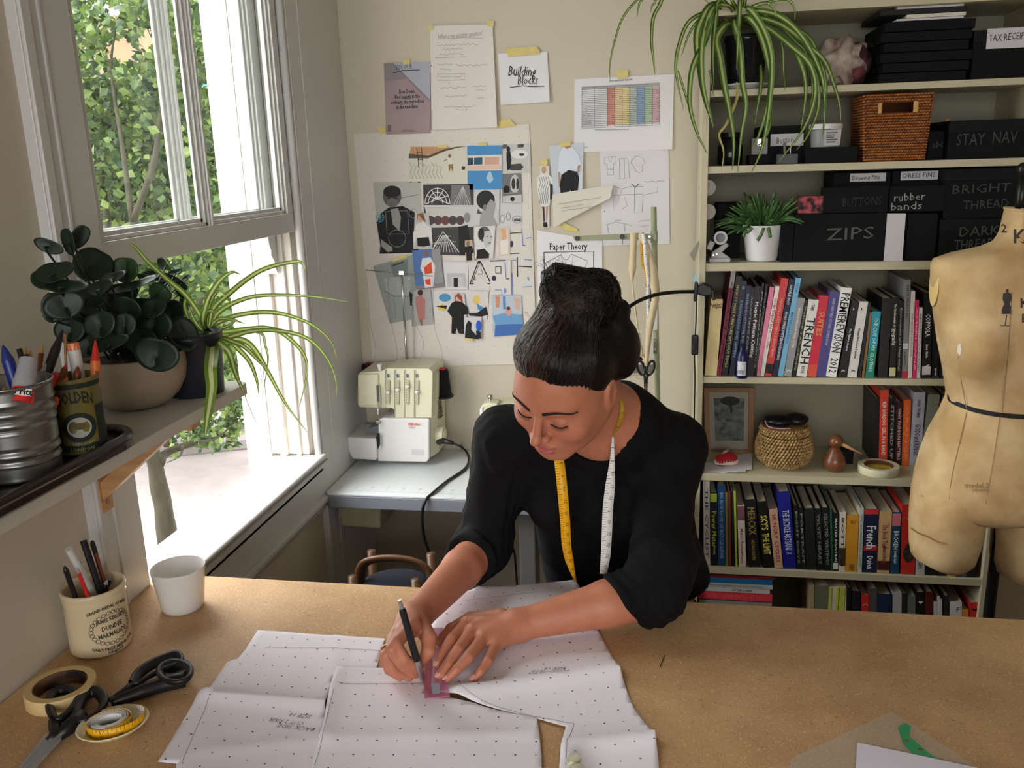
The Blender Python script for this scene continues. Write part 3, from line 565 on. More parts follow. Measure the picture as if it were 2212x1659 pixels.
for i, (b0, b1, t0, t1, yt, c, lab, wd_, tc_) in enumerate(B_):
    book(zB, sx(b0), sx(b1), sx(t0), sx(t1), sy(yt), c, lab, wd_, tc_, group='books at the right end of the basket shelf', yf=2.60, depth=.155)
# row C
sx, sy = S(1500, 1030, 3.107); zC = SH[0][1]
C_ = [(62, 108, 60, 100, 30, (206, 204, 196), 'white cyclist book at the far left of the lower full shelf', 'THE CYCLIST', (60, 60, 60)),
 (112, 155, 105, 152, 110, (16, 24, 36), 'black training book with a lime top and yellow title', [('Power Meter', .5, .8, .5), ('HUNTER', .2, .3, .1)], (190, 200, 60)),
 (160, 207, 154, 206, 58, (28, 66, 110), 'tall blue bicycle repair book', 'BIG BLUE BOOK OF BICYCLE REPAIR', (120, 160, 200)),
 (211, 229, 208, 221, 105, (110, 112, 60), 'thin olive book left of the thin red one', '', (0, 0, 0)),
 (233, 249, 224, 243, 100, (120, 40, 34), 'thin brick red book left of the thin lime one', '', (0, 0, 0)),
 (252, 271, 246, 260, 100, (20, 22, 20), 'very thin black book between thin red and thin lime ones', '', (0, 0, 0)),
 (275, 291, 263, 276, 98, (176, 186, 60), 'thin lime yellow book left of the cycling biography', '', (0, 0, 0)),
 (299, 347, 287, 336, 195, (214, 206, 196), 'white cycling biography with a small portrait at the top', [('Marco Pantani', .42, .5, .4), ('A Biography', .14, .25, .2)], (160, 50, 60)),
 (361, 445, 340, 405, 155, (24, 22, 24), 'thick black cycling book with yellow and red title', [('MERCKX', .68, .7, .4), ('HALF MAN HALF BIKE', .25, .3, .3)], (150, 130, 60)),
 (463, 530, 418, 486, 170, (16, 16, 16), 'black book with big yellow and white title', [("SKY'S", .68, .75, .22), ('THE LIMIT', .36, .75, .32)], (228, 214, 90)),
 (537, 596, 500, 556, 222, (206, 168, 140), 'tan cycling book with a drawn face at the top', 'HUNGRY CYCLIST', (150, 50, 50)),
 (599, 685, 556, 638, 105, (24, 30, 130), 'thick royal blue book with white title', [('THE BICYCLE ARTISANS', .5, .6, .52), ('X', .2, .5, .03)], (190, 196, 225)),
 (690, 716, 662, 697, 195, (20, 20, 20), 'black book directly right of the royal blue one', 'EIGHT DAYS', (140, 140, 140)),
 (719, 748, 700, 728, 210, (26, 26, 28), 'charcoal book with small white emblem, second right of the royal blue one', 'PORTRAIT', (150, 150, 150)),
 (753, 818, 734, 802, 215, (30, 32, 28), 'thick dark olive-black book in the middle of the lower full shelf', '', (0, 0, 0)),
 (822, 868, 806, 850, 215, (22, 22, 24), 'black book right of the thick dark olive one', 'VELVET HEART', (130, 130, 130)),
 (872, 920, 855, 900, 210, (20, 22, 22), 'black book touching the thin green one', 'SELECTED WRITINGS', (140, 140, 140)),
 (923, 930, 904, 926, 208, (40, 86, 60), 'thin dark green book in the middle of the lower full shelf', '', (0, 0, 0)),
 (932, 962, 931, 968, 245, (22, 22, 22), 'black book with white print and a white square at its foot', 'MASTER FOOTBALL', (225, 225, 220)),
 (970, 1010, 974, 1018, 240, (212, 206, 196), 'white book with a brown inkblot illustration', 'BOTTOM', (60, 50, 45)),
 (1012, 1090, 1024, 1104, 260, (206, 146, 40), 'amber yellow book in the middle of the lower full shelf', [('OSHO', .08, .5, .12), ('LG', .88, .4, .05)], (70, 50, 30)),
 (1093, 1123, 1109, 1138, 212, (196, 200, 190), 'pale grey-green thin book right of the amber one', 'THE AWAKENING OSHO', (110, 120, 110)),
 (1127, 1220, 1141, 1238, 220, (28, 34, 62), 'navy language book with a red top band and white title', [('French', .56, .75, .36), ('Duden', .16, .45, .2)], (232, 232, 235)),
 (1225, 1306, 1241, 1329, 235, (206, 170, 120), 'tan novel with a small dark silhouette at its foot', [('The Book Thief', .6, .5, .38), ('MARKUS ZUSAK', .3, .25, .3)], (130, 60, 50)),
 (1311, 1371, 1331, 1386, 240, (24, 70, 100), 'teal blue novel with a pink portrait at the top', [('BROKEN', .55, .6, .3), ('DANIEL CLAY', .27, .3, .2)], (225, 230, 235)),
 (1384, 1477, 1393, 1490, 190, (196, 46, 38), 'red hardback with an oval black picture', [('CAUTIONARY TALES', .88, .25, .2)], (230, 150, 130)),
 (1483, 1545, 1490, 1550, 200, (190, 188, 182), 'white paperback below the left thigh of the dress form', [('HUGH', .2, .5, .2)], (60, 60, 60)),
 (1550, 1622, 1556, 1626, 215, (18, 18, 20), 'black book under the left thigh of the dress form', '', (0, 0, 0)),
 (1627, 1692, 1630, 1694, 240, (24, 20, 20), 'black book with small white foot print left of the yellow one', [('BBC', .08, .3, .06)], (220, 220, 220)),
 (1698, 1750, 1700, 1752, 260, (190, 190, 70), 'muted yellow book under the dress form', '', (0, 0, 0)),
 (1754, 1792, 1756, 1794, 260, (74, 66, 78), 'mauve-grey book right of the muted yellow one', '', (0, 0, 0)),
 (1796, 1825, 1798, 1826, 250, (30, 100, 140), 'bright blue and pink thin book under the dress form', '', (0, 0, 0)),
 (1829, 1892, 1830, 1896, 250, (26, 22, 26), 'black book at the right end of the lower full shelf', '', (0, 0, 0))]
BND = {1: [(.88, .99, (150, 170, 40))], 7: [(.76, .99, (120, 80, 90))], 10: [(.8, 1, (190, 150, 130))], 18: [(.03, .14, (215, 215, 215))], 19: [(.1, .4, (70, 55, 40))], 22: [(.92, 1.0, (200, 50, 50)), (.35, .42, (180, 40, 44))], 24: [(.78, .98, (214, 120, 130))], 31: [(.35, .55, (220, 110, 150))], 23: [(.05, .2, (70, 30, 24))]}
for i, (b0, b1, t0, t1, yt, c, lab, wd_, tc_) in enumerate(C_):
    t = book(zC, sx(b0), sx(b1), sx(t0), sx(t1), sy(yt), c, lab, wd_, tc_, group='cycling books and novels on the lower full shelf', bands=BND.get(i, ()))
    if i == 25:
        mb = MB(); mb.lathe(PY(sx(1437), sy(508), 2.4935), [(.0, 0), (.0, .0006)], 8); mb = MB(); c_ = PY(sx(1440), sy(512), 2.4932)
        k = [c_ + Vector((.0155 * math.cos(a), 0, .030 * math.sin(a))) for a in [2 * math.pi * j / 28 for j in range(28)]]; mb.prism(k, (0, .0006, 0)); ob('oval_picture', mb, mat('oval_print', (70, 60, 50), .5, c2=(20, 18, 18), vscale=120), t)
# row D
zD = .12
stk = [((700, 740), (96, 780), (74, 30, 34), 'maroon magazine on top of the flat stack'), ((722, 745), (100, 775), (36, 104, 160), 'blue magazine second from the top of the flat stack')]
zt = PY(1640, 1262, 2.5).z
zz = [(.4585, .009, (150, 34, 40), 'red magazine topmost in the flat stack under the cycling shelf', ''), (.4405, .0165, (36, 110, 170), 'blue magazine second from the top in the flat stack', ''), (.4265, .0125, (196, 196, 194), 'white magazine third from the top in the flat stack', 'Homes and Gardens a journal of the small things'), (.4105, .0145, (205, 205, 205), 'white magazine with handwritten black title fourth in the flat stack', 'AFTER DARK'), (.3845, .024, (226, 66, 80), 'coral magazine at the bottom of the visible flat stack', 'ISSUE 7 + AFTER-TASTE + 4/5 2012')]
for k, (z, h, c, lab, wtx) in enumerate(zz):
    xo = .008 * (k % 2); X0, X1 = .118 + xo, .335 + (0 if k > 1 else .006) - xo
    t = thing('magazine', lab, 'magazine', ((X0 + X1) / 2, 2.6, z), 'magazines lying flat in a stack')
    mb = MB(); mb.bb((X0, 2.495, z), (X1, 2.4965, z + h)); mb.bb((X0, 2.4965, z), (X1, 2.70, z + .001)); mb.bb((X0, 2.4965, z + h - .001), (X1, 2.70, z + h)); ob('cover', mb, mat('cover_%d_%d_%d' % c, c, .4), t)
    ob('page_block', MB().bb((X0 + .002, 2.4966, z + .0011), (X1 - .002, 2.698, z + h - .0011)), pagem, t)
    if wtx: ob('lettering', text(MB(), wtx, h * .7, ((X0 + X1) / 2 + (.0 if k != 3 else .02), 2.4945, z + h / 2), (1, 0, 0), (0, 0, 1), width=.16 if k != 3 else .06, res=1), flat((40, 40, 45) if k < 4 else (240, 120, 130)), t)
ztop = .12
for k in range(13):
    h = .0192; z = .1205 + k * .0200; c = ((150, 150, 150), (90, 60, 60), (40, 70, 90))[k % 3]
    t = thing('magazine', ('grey', 'brown', 'dark teal')[k % 3] + ' magazine low in the flat stack, hidden by the table, layer ' + ('one', 'two', 'three', 'four', 'five', 'six', 'seven', 'eight', 'nine', 'ten', 'eleven', 'twelve', 'thirteen')[k], 'magazine', (.22, 2.6, z), 'magazines lying flat in a stack')
    ob('cover', MB().bb((.12, 2.497, z), (.335, 2.70, z + h)), mat('cover_%d_%d_%d' % c, c, .4), t)
sx, sy = S(1500, 1030, 3.107)
D_ = [(776, 803, 776, 803, 728, (170, 150, 118), 'tan board standing at the right of the flat magazine stack', ''), (806, 902, 806, 904, 735, (108, 112, 92), 'thick sage grey box file beside the tan board', ''), (904, 1018, 906, 1020, 742, (206, 206, 170), 'white book with lime stripes on the bottom shelf', ''), (1022, 1050, 1022, 1052, 745, (22, 22, 24), 'black book right of the lime striped one', ''), (1056, 1112, 1056, 1112, 770, (30, 28, 34), 'short dark book left of the small red one', ''), (1120, 1168, 1120, 1170, 797, (206, 44, 44), 'small red and black paperback on the bottom shelf', [('C', .9, .8, .02)]),
 (1172, 1224, 1172, 1226, 752, (84, 80, 78), 'grey-brown book left of the navy one on the bottom shelf', ''), (1228, 1322, 1228, 1322, 792, (28, 42, 78), 'wide navy book on the bottom shelf', ''), (1328, 1388, 1330, 1392, 780, (176, 176, 174), 'white and grey speckled book on the bottom shelf', ''), (1394, 1426, 1394, 1428, 785, (34, 34, 34), 'black book between speckled and grey ones', ''), (1430, 1482, 1430, 1484, 800, (104, 108, 104), 'mid grey book left of the black one with a white heart', ''), (1488, 1545, 1488, 1546, 778, (22, 22, 22), 'black book with a white heart', ''), (1549, 1600, 1549, 1602, 775, (84, 26, 26), 'dark red book left of three thin white ones', ''), (1604, 1628, 1604, 1630, 842, (198, 198, 196), 'first thin white book right of the dark red one', ''), (1632, 1645, 1632, 1646, 805, (214, 214, 212), 'second thin white book right of the dark red one', ''), (1648, 1661, 1648, 1662, 822, (200, 200, 200), 'third thin white book right of the dark red one', ''), (1670, 1708, 1670, 1710, 800, (40, 38, 38), 'black book left of the big F book', ''), (1713, 1792, 1714, 1795, 842, (216, 216, 216), 'white book with a big black serif letter', ''), (1797, 1838, 1797, 1840, 893, (220, 140, 60), 'short orange book by the right end of the bottom shelf', ''), (1845, 1922, 1846, 1925, 848, (208, 40, 40), 'red book with a dark mouth shape at the right end of the bottom shelf', '')]
for i, (b0, b1, t0, t1, yt, c, lab, wd_) in enumerate(D_):
    t = book(zD, sx(b0), sx(b1), sx(t0), sx(t1), sy(yt), c, lab, wd_, (230, 230, 230), group='books standing on the bottom shelf')
    if i == 17: ob('lettering', text(MB(), 'F', .022, PY(sx(1760), sy(893), 2.4932), (1, 0, 0), (0, 0, 1), bold=.0004).__class__.__call__() if False else text(MB(), 'F', .022, PY(sx(1768), sy(893), 2.4932), (1, 0, 0), (0, 0, 1)), ink, t)
    if i == 2:
        mb = MB()
        for (a, b) in ((906, 914), (955, 966), (972, 980), (990, 1002)): mb.bb(PY(sx(a), sy(744), 2.4936), PY(sx(b), sy(900), 2.4930))
        ob('stripes', mb, flat((190, 200, 80)), t)
    if i in (11, 19):
        c_ = PY(sx(1519 if i == 11 else 1884), sy(842 if i == 11 else 893), 2.4932); s_ = .006 if i == 11 else .009
        pts = [c_ + Vector((s_ * 16 * math.sin(a) ** 3 / 16, 0, s_ * (13 * math.cos(a) - 5 * math.cos(2 * a) - 2 * math.cos(3 * a)) / 16 * (1 if i == 11 else .6))) for a in [2 * math.pi * j / 24 for j in range(24)]]
        ob('printed_shape', MB().prism(pts, (0, .0005, 0)), flat((220, 220, 220) if i == 11 else (40, 15, 20)), t)
# ================= things pinned to the back wall =================
tapem = mat('masking_tape', (222, 204, 130), .7, var=.1, vscale=60)
paper = mat('white_paper', (226, 224, 228), .75, bump=.15, bscale=35)
papery = mat('creased_paper', (222, 216, 210), .75, bump=.5, bscale=30)
_lay = [0]
def pin(name, label, cat, quad, d=.003, m=None, group=None, curl=.0):
    # quad: TL,TR,BR,BL pixels ; d = distance in front of the wall
    y = YB - d; q = [PY(u, v, y) for u, v in quad]; N = 8; V = []; F = []
    for j in range(N + 1):
        for i in range(N + 1):
            a, b = i / N, j / N; p = (q[0] * (1 - a) + q[1] * a) * (1 - b) + (q[3] * (1 - a) + q[2] * a) * b
            p = p + Vector((0, -curl * (abs(a - .5) * 2) ** 4 * (b ** 2) * (1 if i > N / 2 else .4), 0)); V.append(p)
    for j in range(N):
        for i in range(N): k = j * (N + 1) + i; F.append((k, k + N + 1, k + N + 2, k + 1))
    t = thing(name, label, cat, (q[3] + q[2]) / 2, group)
    ob('sheet', MB().add(V, F), m or paper, t, thick=.0005); t['_y'] = 0
    return t, y - .0006
def cv(u, v, y): return PY(u, v, y)
def art(t, y, cmds, name='print'):
    # printed shapes: thin layers of ink on the sheet
    mb = MB(); cols = []; ms = []
    def mi(c):
        if c not in cols: cols.append(c); ms.append(flat(c, .75))
        return cols.index(c)
    for k, cm in enumerate(cmds):
        yy = y - .00004 * k; kd = cm[0]; i = mi(cm[1]); h = len(mb.v)
        if kd == 'p': mb.add([PY(u, v, yy) for u, v in cm[2]], [tuple(range(len(cm[2])))], i)
        elif kd == 'e':
            u, v, a, b = cm[2:6]; n = 18; mb.add([PY(u + a * math.cos(2 * math.pi * j / n), v + b * math.sin(2 * math.pi * j / n), yy) for j in range(n)], [tuple(range(n))], i)
        elif kd == 'o':
            u, v, a, b, w_ = cm[2:7]; n = 22
            A = [PY(u + a * math.cos(2 * math.pi * j / n), v + b * math.sin(2 * math.pi * j / n), yy) for j in range(n + 1)]; B = [PY(u + (a - w_) * math.cos(2 * math.pi * j / n), v + (b - w_) * math.sin(2 * math.pi * j / n), yy) for j in range(n + 1)]; mb.strip(A, B, i)
        elif kd == 'l':
            w_ = cm[2] / 2; P = cm[3]; A = []; B = []
            for j, (u, v) in enumerate(P):
                p, q = P[max(j - 1, 0)], P[min(j + 1, len(P) - 1)]; dx, dy = q[0] - p[0], q[1] - p[1]; L_ = math.hypot(dx, dy) or 1; nx, ny = -dy / L_ * w_, dx / L_ * w_
                A.append(PY(u + nx, v + ny, yy)); B.append(PY(u - nx, v - ny, yy))
            mb.strip(A, B, i)
        elif kd == 't':
            s_, size, u, v, ang = cm[2:7]; a = math.radians(ang); w_ = cm[7] if len(cm) > 7 else None; sh_ = cm[8] if len(cm) > 8 else 0
            px = 1 / 725.0
            text(mb, s_, size * px * 1.35, PY(u, v, yy), (math.cos(a), 0, math.sin(a)), (-math.sin(a), 0, math.cos(a)), i, width=w_ * px if w_ else None, res=1, shear=sh_, bold=size * px * (.02 if sh_ == 0 else .0))
    return ob(name, mb, ms, t, kind='stuff')
def tape(px, d=.006, name='tape', t=None):
    o = ob('tape', MB().add([PY(u, v, YB - d) for u, v in px], [tuple(range(len(px)))]), tapem, t, thick=.0004); return o
K = (34, 34, 38); G1 = (90, 92, 94); G2 = (150, 150, 152); G3 = (196, 196, 196); BL = (60, 120, 190); WH = (232, 230, 228)
rr = random.Random(11)
def scrib(u0, u1, v, c=(120, 116, 130), w=.8, h=2.0, sl=-.03):
    P = []; u = u0
    while u < u1: P.append((u, v + sl * (u - u0) + rr.uniform(-h, h))); u += rr.uniform(1.8, 4)
    return ('l', c, w, P)
t, y = pin('colour_leaflet', 'pink and grey leaflet with a Slow Down motto, leftmost on the wall', 'leaflet', [(829, 136), (929, 133), (931, 288), (834, 291)], .003, mat('leaflet_print', (168, 146, 146), .6, c2=(150, 132, 140), vscale=5))
art(t, y, [('p', (174, 176, 190), [(848, 135), (929, 133), (929, 215)]), ('p', (140, 132, 138), [(829, 136), (848, 136), (880, 170), (831, 175)]), ('l', (110, 104, 112), 1.2, [(848, 136), (928, 218)]), ('t', K, 'COLOUR', 11, 872, 145, 2, 38, .3), ('l', K, 1.5, [(849, 158), (872, 152), (906, 151)]),
 ('t', K, 'Slow Down.', 9, 879, 198, 1, 38), ('t', K, 'Find beauty in the', 9, 880, 209, 1, 58), ('t', K, 'ordinary; the marvellous', 9, 880, 220, 1, 78), ('t', K, 'in the mundane', 9, 879, 231, 1, 50), ('p', (120, 104, 110), [(837, 270), (845, 270), (845, 284), (838, 285)]), scrib(870, 895, 281, G1, .9, .8, 0), scrib(866, 900, 284, G1, .9, .8, 0)])
tape([(870, 130), (885, 128), (887, 138), (872, 140)], .005, t=t)
t, y = pin('handwritten_notes', 'tall white sheet with faint pencil notes between the leaflet and the square card', 'paper', [(929, 56), (1064, 53), (1075, 275), (933, 281)], .007, papery, curl=.008)
cm = [('t', (130, 125, 135), 'What is my autumn question?', 11, 995, 76, 2, 100, .4), ('l', (150, 146, 150), .9, [(968, 84), (1000, 81), (1044, 83)])]
for v, a, b in ((98, 945, 1035), (107, 955, 1000), (118, 950, 1003), (139, 946, 980), (142, 985, 1060), (150, 950, 975), (166, 948, 1000), (178, 968, 974), (190, 952, 1010), (186, 1022, 1055), (194, 1030, 1064), (208, 962, 1008), (212, 1030, 1058), (231, 960, 1028), (237, 985, 1010)): cm.append(scrib(a, b, v, (146, 142, 150), .9, 2.2))
cm += [('l', (150, 146, 150), .9, [(940, 125), (1006, 123)]), ('l', (150, 146, 150), .9, [(945, 160), (1005, 159), (1004, 172), (945, 174), (945, 160)]), ('e', (60, 60, 60), 932, 142, 1.2, 1.2), ('e', (60, 60, 60), 936, 259, 1.5, 1.5)]
art(t, y - .0, cm)
tape([(924, 53), (934, 54), (938, 62), (930, 66), (926, 62)], .009, t=t); tape([(1050, 43), (1067, 46), (1066, 58), (1053, 56)], .009, t=t)
t, y = pin('handwritten_card', 'square white card with two big handwritten black words under a tape strip', 'card', [(1076, 116), (1182, 112), (1188, 220), (1082, 227)], .004, paper, curl=.006)
art(t, y - .0012, [('t', K, 'Building', 22, 1128, 155, -4, 62, .18), ('t', K, 'Blocks', 20, 1140, 174, -1, 45, .15), ('l', K, 1.6, [(1101, 189), (1130, 185), (1150, 187), (1176, 186)])])
tape([(1092, 105), (1158, 100), (1167, 112), (1165, 117), (1098, 123)], .0075, t=t)
t, y = pin('size_chart', 'white landscape sheet with a rainbow coloured size table', 'chart', [(1241, 171), (1456, 160), (1452, 322), (1240, 329)], .003, paper, curl=.004)
cm = [('p', (176, 176, 178), [(1257, 187), (1425, 178), (1425, 186), (1257, 194)])]
cc = [(214, 144, 134), (226, 200, 156), (226, 206, 150), (184, 196, 190), (150, 174, 206), (176, 200, 168), (208, 172, 178)]
for i, c in enumerate(cc):
    a = 1311.5 + i * 16.2; cm.append(('p', c, [(a, 190 - i * .4), (a + 16.2, 189 - i * .4), (a + 16.2, 270 - i), (a, 272 - i)]))
for k in range(23):
    f = k / 22; cm.append(('l', (90, 88, 92), .7, [(1257, 190 + f * 87), (1425, 181 + f * 89)]))
for a in (1257, 1284, 1311.5, 1328, 1344, 1360, 1376, 1392.5, 1409, 1425): cm.append(('l', (90, 88, 92), .7, [(a, 187), (a, 276 - (a - 1257) * .03)]))
for k in range(20):
    v = 193 + k * 4.1; cm.append(scrib(1258, rr.uniform(1268, 1281), v, (80, 78, 84), .8, .6, 0))
for k in range(40): u = 1322 + rr.randrange(7) * 16.2; v = 192 + rr.randrange(19) * 4.1; cm.append(('l', (70, 68, 74), .9, [(u, v), (u + 4, v)]))
cm += [('t', (80, 78, 84), 'Body measurements  sizing chart', 4, 1342, 173, 2, 48), scrib(1285, 1360, 281, (80, 78, 84), .9, .7, -.02), scrib(1261, 1270, 318, (80, 78, 84), .9, .6, 0)]
art(t, y, cm); tape([(1332, 152), (1356, 151), (1357, 169), (1334, 171)], .006, t=t)
t, y = pin('garment_sketches', 'white sheet of pencil garment sketches under the rainbow chart', 'drawing', [(1296, 325), (1444, 322), (1447, 527), (1301, 531)], .0022, mat('sketch_paper', (218, 216, 222), .75, bump=.2, bscale=30))
pc = (150, 150, 158)
L = lambda *p, w=1.0, c=pc: ('l', c, w, list(p))
art(t, y, [L((1305, 353), (1305, 340), (1330, 338), (1331, 352), (1325, 354), (1325, 378), (1312, 378), (1311, 354), (1305, 353)), L((1314, 340), (1318, 350), (1322, 339)), L((1311, 366), (1325, 366)), L((1338, 343), (1356, 342), (1360, 384), (1339, 387), (1338, 343)), L((1348, 343), (1349, 385)), L((1362, 350), (1373, 337), (1388, 340), (1394, 352), (1388, 357), (1388, 370), (1380, 373), (1372, 368), (1367, 356), (1362, 350)),
 L((1323, 399), (1326, 455), (1344, 410), (1355, 445), (1343, 452)), L((1323, 402), (1340, 407)), L((1371, 402), (1370, 460), (1387, 458), (1389, 422), (1420, 415), (1421, 402)), L((1340, 409), (1366, 402), (1390, 403)), L((1366, 398), (1372, 405), (1380, 397), w=2.2, c=(110, 112, 120)), L((1326, 422), (1388, 419)), L((1311, 485), (1330, 480), (1348, 483), (1350, 500)), L((1330, 480), (1330, 476), (1342, 476)), L((1348, 483), (1366, 488)), L((1311, 485), (1315, 504)), scrib(1392, 1436, 393, pc, 1, 1.4, -.05), scrib(1380, 1405, 478, pc, .8, 1.2, -.1), scrib(1382, 1405, 489, pc, .8, 1.2, -.1), ('e', K, 1306, 457, 1.2, 1.2)])
t, y = pin('trouser_photo', 'cut-out photo of a person in pale blue shirt and black trousers, seen from behind', 'photo', [(1186, 316), (1261, 308), (1258, 415), (1196, 420)], .006, mat('photo_pale_blue', (196, 204, 216), .5), curl=.006)
art(t, y - .001, [('p', (214, 222, 234), [(1215, 318), (1238, 320), (1250, 335), (1256, 355), (1248, 358), (1246, 370), (1213, 375), (1205, 370), (1208, 335)]), ('p', (190, 140, 120), [(1218, 316), (1228, 312), (1233, 318), (1224, 322)]), ('p', (190, 140, 120), [(1248, 358), (1254, 356), (1251, 376), (1247, 372)]), ('p', (190, 140, 120), [(1206, 372), (1210, 372), (1210, 405), (1207, 404)]), ('p', (30, 30, 34), [(1213, 378), (1228, 367), (1247, 371), (1251, 385), (1248, 414), (1234, 415), (1232, 410), (1229, 417), (1211, 418), (1209, 400)])])
tape([(1208, 309), (1232, 305), (1233, 315), (1212, 318)], .0095, t=t)
t, y = pin('paper_figure', 'small cut-out figure in a white patterned dress left of the trouser photo', 'cut-out', [(1166, 358), (1186, 358), (1187, 490), (1172, 492)], .005, mat('cutout_paper', (216, 214, 212), .6))
art(t, y, [('e', (200, 150, 126), 1175, 367, 5, 8), ('p', (226, 226, 224), [(1166, 378), (1181, 374), (1193, 384), (1194, 408), (1189, 412), (1188, 440), (1182, 447), (1168, 444), (1160, 408), (1160, 384)])] + [L((1164 + 5 * i, 382), (1168 + 5 * i, 395), (1163 + 5 * i, 410), (1168 + 4 * i, 425), (1166 + 4 * i, 440), c=(70, 70, 72), w=1) for i in range(5)] + [('p', (60, 46, 42), [(1171, 446), (1176, 447), (1177, 478), (1174, 480)]), ('p', (190, 150, 130), [(1179, 446), (1184, 445), (1182, 470), (1179, 478)]), ('p', (30, 30, 32), [(1173, 480), (1182, 480), (1183, 491), (1174, 491)]), ('p', (40, 40, 42), [(1188, 395), (1194, 400), (1192, 430), (1188, 432)])])
tape([(1164, 350), (1180, 342), (1184, 350), (1180, 358), (1166, 357)], .007, t=t)
t, y = pin('curled_note', 'creamy note with pencil writing curling diagonally below the trouser photo', 'note', [(1193, 420), (1325, 398), (1318, 428), (1196, 491)], .014, mat('cream_note', (218, 212, 200), .75), curl=.012)
art(t, y - .004, [scrib(1205, 1300, 441, (140, 136, 132), .9, 1.6, -.16), scrib(1212, 1262, 449, (140, 136, 132), .9, 1.6, -.16), scrib(1214, 1245, 456, (140, 136, 132), .9, 1.6, -.16), scrib(1240, 1290, 452, (140, 136, 132), .9, 1.6, -.16)])
t, y = pin('shirt_poster', 'white poster with a bold black heading above a framed T-shirt drawing', 'poster', [(1160, 497), (1301, 521), (1301, 720), (1163, 720)], .004, paper)
art(t, y, [('t', K, 'Paper Theory', 17, 1228, 533, 0, 86), ('l', K, 1.6, [(1175, 545), (1282, 543), (1283, 720)]), ('l', K, 1.6, [(1175, 545), (1177, 720)]), L((1178, 568), (1212, 550), (1218, 560), (1226, 561), (1234, 549), (1270, 564), (1258, 590), (1256, 586), (1257, 640), (1194, 640), (1193, 592), (1188, 592), (1178, 568), c=(90, 90, 96), w=1.2), L((1212, 550), (1216, 575), (1193, 582)), L((1238, 552), (1235, 580), (1256, 584)), L((1246, 604), (1280, 616), (1276, 640), c=(120, 90, 96)), L((1178, 650), (1282, 660))])
tape([(1205, 486), (1220, 482), (1246, 494), (1248, 500), (1222, 498)], .006, t=t)
# dotted pattern-paper board with the mood collage
t, y = pin('dotted_backing_paper', 'large sheet of dotted pattern paper behind the picture collage', 'paper', [(764, 290), (1143, 268), (1160, 785), (806, 795)], .0024, mat('dotted_paper', (220, 212, 206), .8, bump=.3, bscale=25), curl=.003)
mb = MB(); k = 0
p00, p10, p01, p11 = (775, 300), (1138, 276), (818, 790), (1150, 780)
for j in range(30):
    for i in range(21):
        a, b = i / 20, j / 29
        u = (p00[0] * (1 - a) + p10[0] * a) * (1 - b) + (p01[0] * (1 - a) + p11[0] * a) * b; v = (p00[1] * (1 - a) + p10[1] * a) * (1 - b) + (p01[1] * (1 - a) + p11[1] * a) * b
        if (i + j) % 2: continue
        p = PY(u, v, y - .0003); s_ = .0011 if (i // 1) % 2 else .0009; mb.add([p + Vector((s_ * math.cos(q * math.pi / 3), 0, s_ * math.sin(q * math.pi / 3))) for q in range(6)], [tuple(range(6))])
ob('printed_dots', mb, flat((70, 70, 84)), t, kind='stuff')
tape([(815, 275), (832, 274), (834, 286), (822, 290)], .006, t=t); tape([(1075, 262), (1102, 258), (1115, 272), (1076, 276)], .006, t=t)
CG = 'clippings in the mood-board collage'
def clip(name, label, cat, quad, lay, base, cmds, curl=0, tp=None):
    t, y = pin(name, label, cat, quad, .004 + lay * .0016, mat('clip_%d_%d_%d' % base, base, .5), group=CG, curl=curl)
    if cmds: art(t, y - (curl * .15), cmds)
    for q in (tp or []): tape(q, .0056 + lay * .0016, t=t)
    return t
clip('pool_photo', 'pale photo of a figure crossing a wide curved pool edge with a ladder', 'photo', [(883, 317), (1010, 317), (1010, 398), (885, 394)], 0, (212, 208, 194), [('p', (196, 150, 116), [(888, 317), (975, 317), (945, 330), (910, 338), (884, 334)]), ('p', (92, 82, 66), [(883, 332), (925, 336), (960, 322), (985, 317), (1008, 316), (985, 320), (960, 327), (925, 342), (883, 342)])] + [L((884 + 8 * i, 350 + 4 * (i % 3)), (890 + 8 * i, 362), (886 + 8 * i, 374), (893 + 8 * i, 386), c=(150, 158, 146), w=1.2) for i in range(9)] + [L((900, 318), (904, 350), (904, 362), c=(60, 54, 46), w=1.4), L((910, 318), (914, 360), c=(60, 54, 46), w=1.4), L((900, 330), (912, 330), c=(60, 54, 46), w=1.2), L((902, 345), (914, 345), c=(60, 54, 46), w=1.2), ('e', (120, 90, 70), 971, 337, 3, 4), ('p', (226, 222, 206), [(966, 342), (975, 341), (979, 354), (969, 356)]), ('p', (150, 120, 70), [(969, 355), (979, 354), (978, 372), (974, 362), (970, 373)]), L((966, 344), (958, 348), c=(150, 110, 90), w=1.6), ('e', (70, 66, 60), 1001, 363, 4, 4)], tp=[[(945, 314), (965, 313), (966, 319), (946, 320)]])
clip('blue_print', 'bright blue print of a pale terrace above blue water', 'picture', [(1009, 315), (1084, 314), (1085, 408), (1011, 410)], 1, (64, 138, 196), [('p', (222, 214, 208), [(1010, 336), (1084, 334), (1084, 368), (1010, 369)]), ('p', (50, 70, 90), [(1010, 341), (1022, 341), (1022, 356), (1010, 357)]), ('p', (50, 90, 110), [(1024, 341), (1042, 340), (1042, 355), (1024, 356)]), ('p', (210, 168, 150), [(1047, 340), (1078, 339), (1078, 355), (1047, 356)]), ('p', (224, 196, 180), [(1010, 358), (1084, 356), (1084, 366), (1010, 367)]), ('p', (170, 204, 226), [(1055, 372), (1060, 370), (1066, 388), (1058, 396), (1050, 385)])], tp=[[(1032, 308), (1050, 307), (1052, 314), (1034, 316)]])
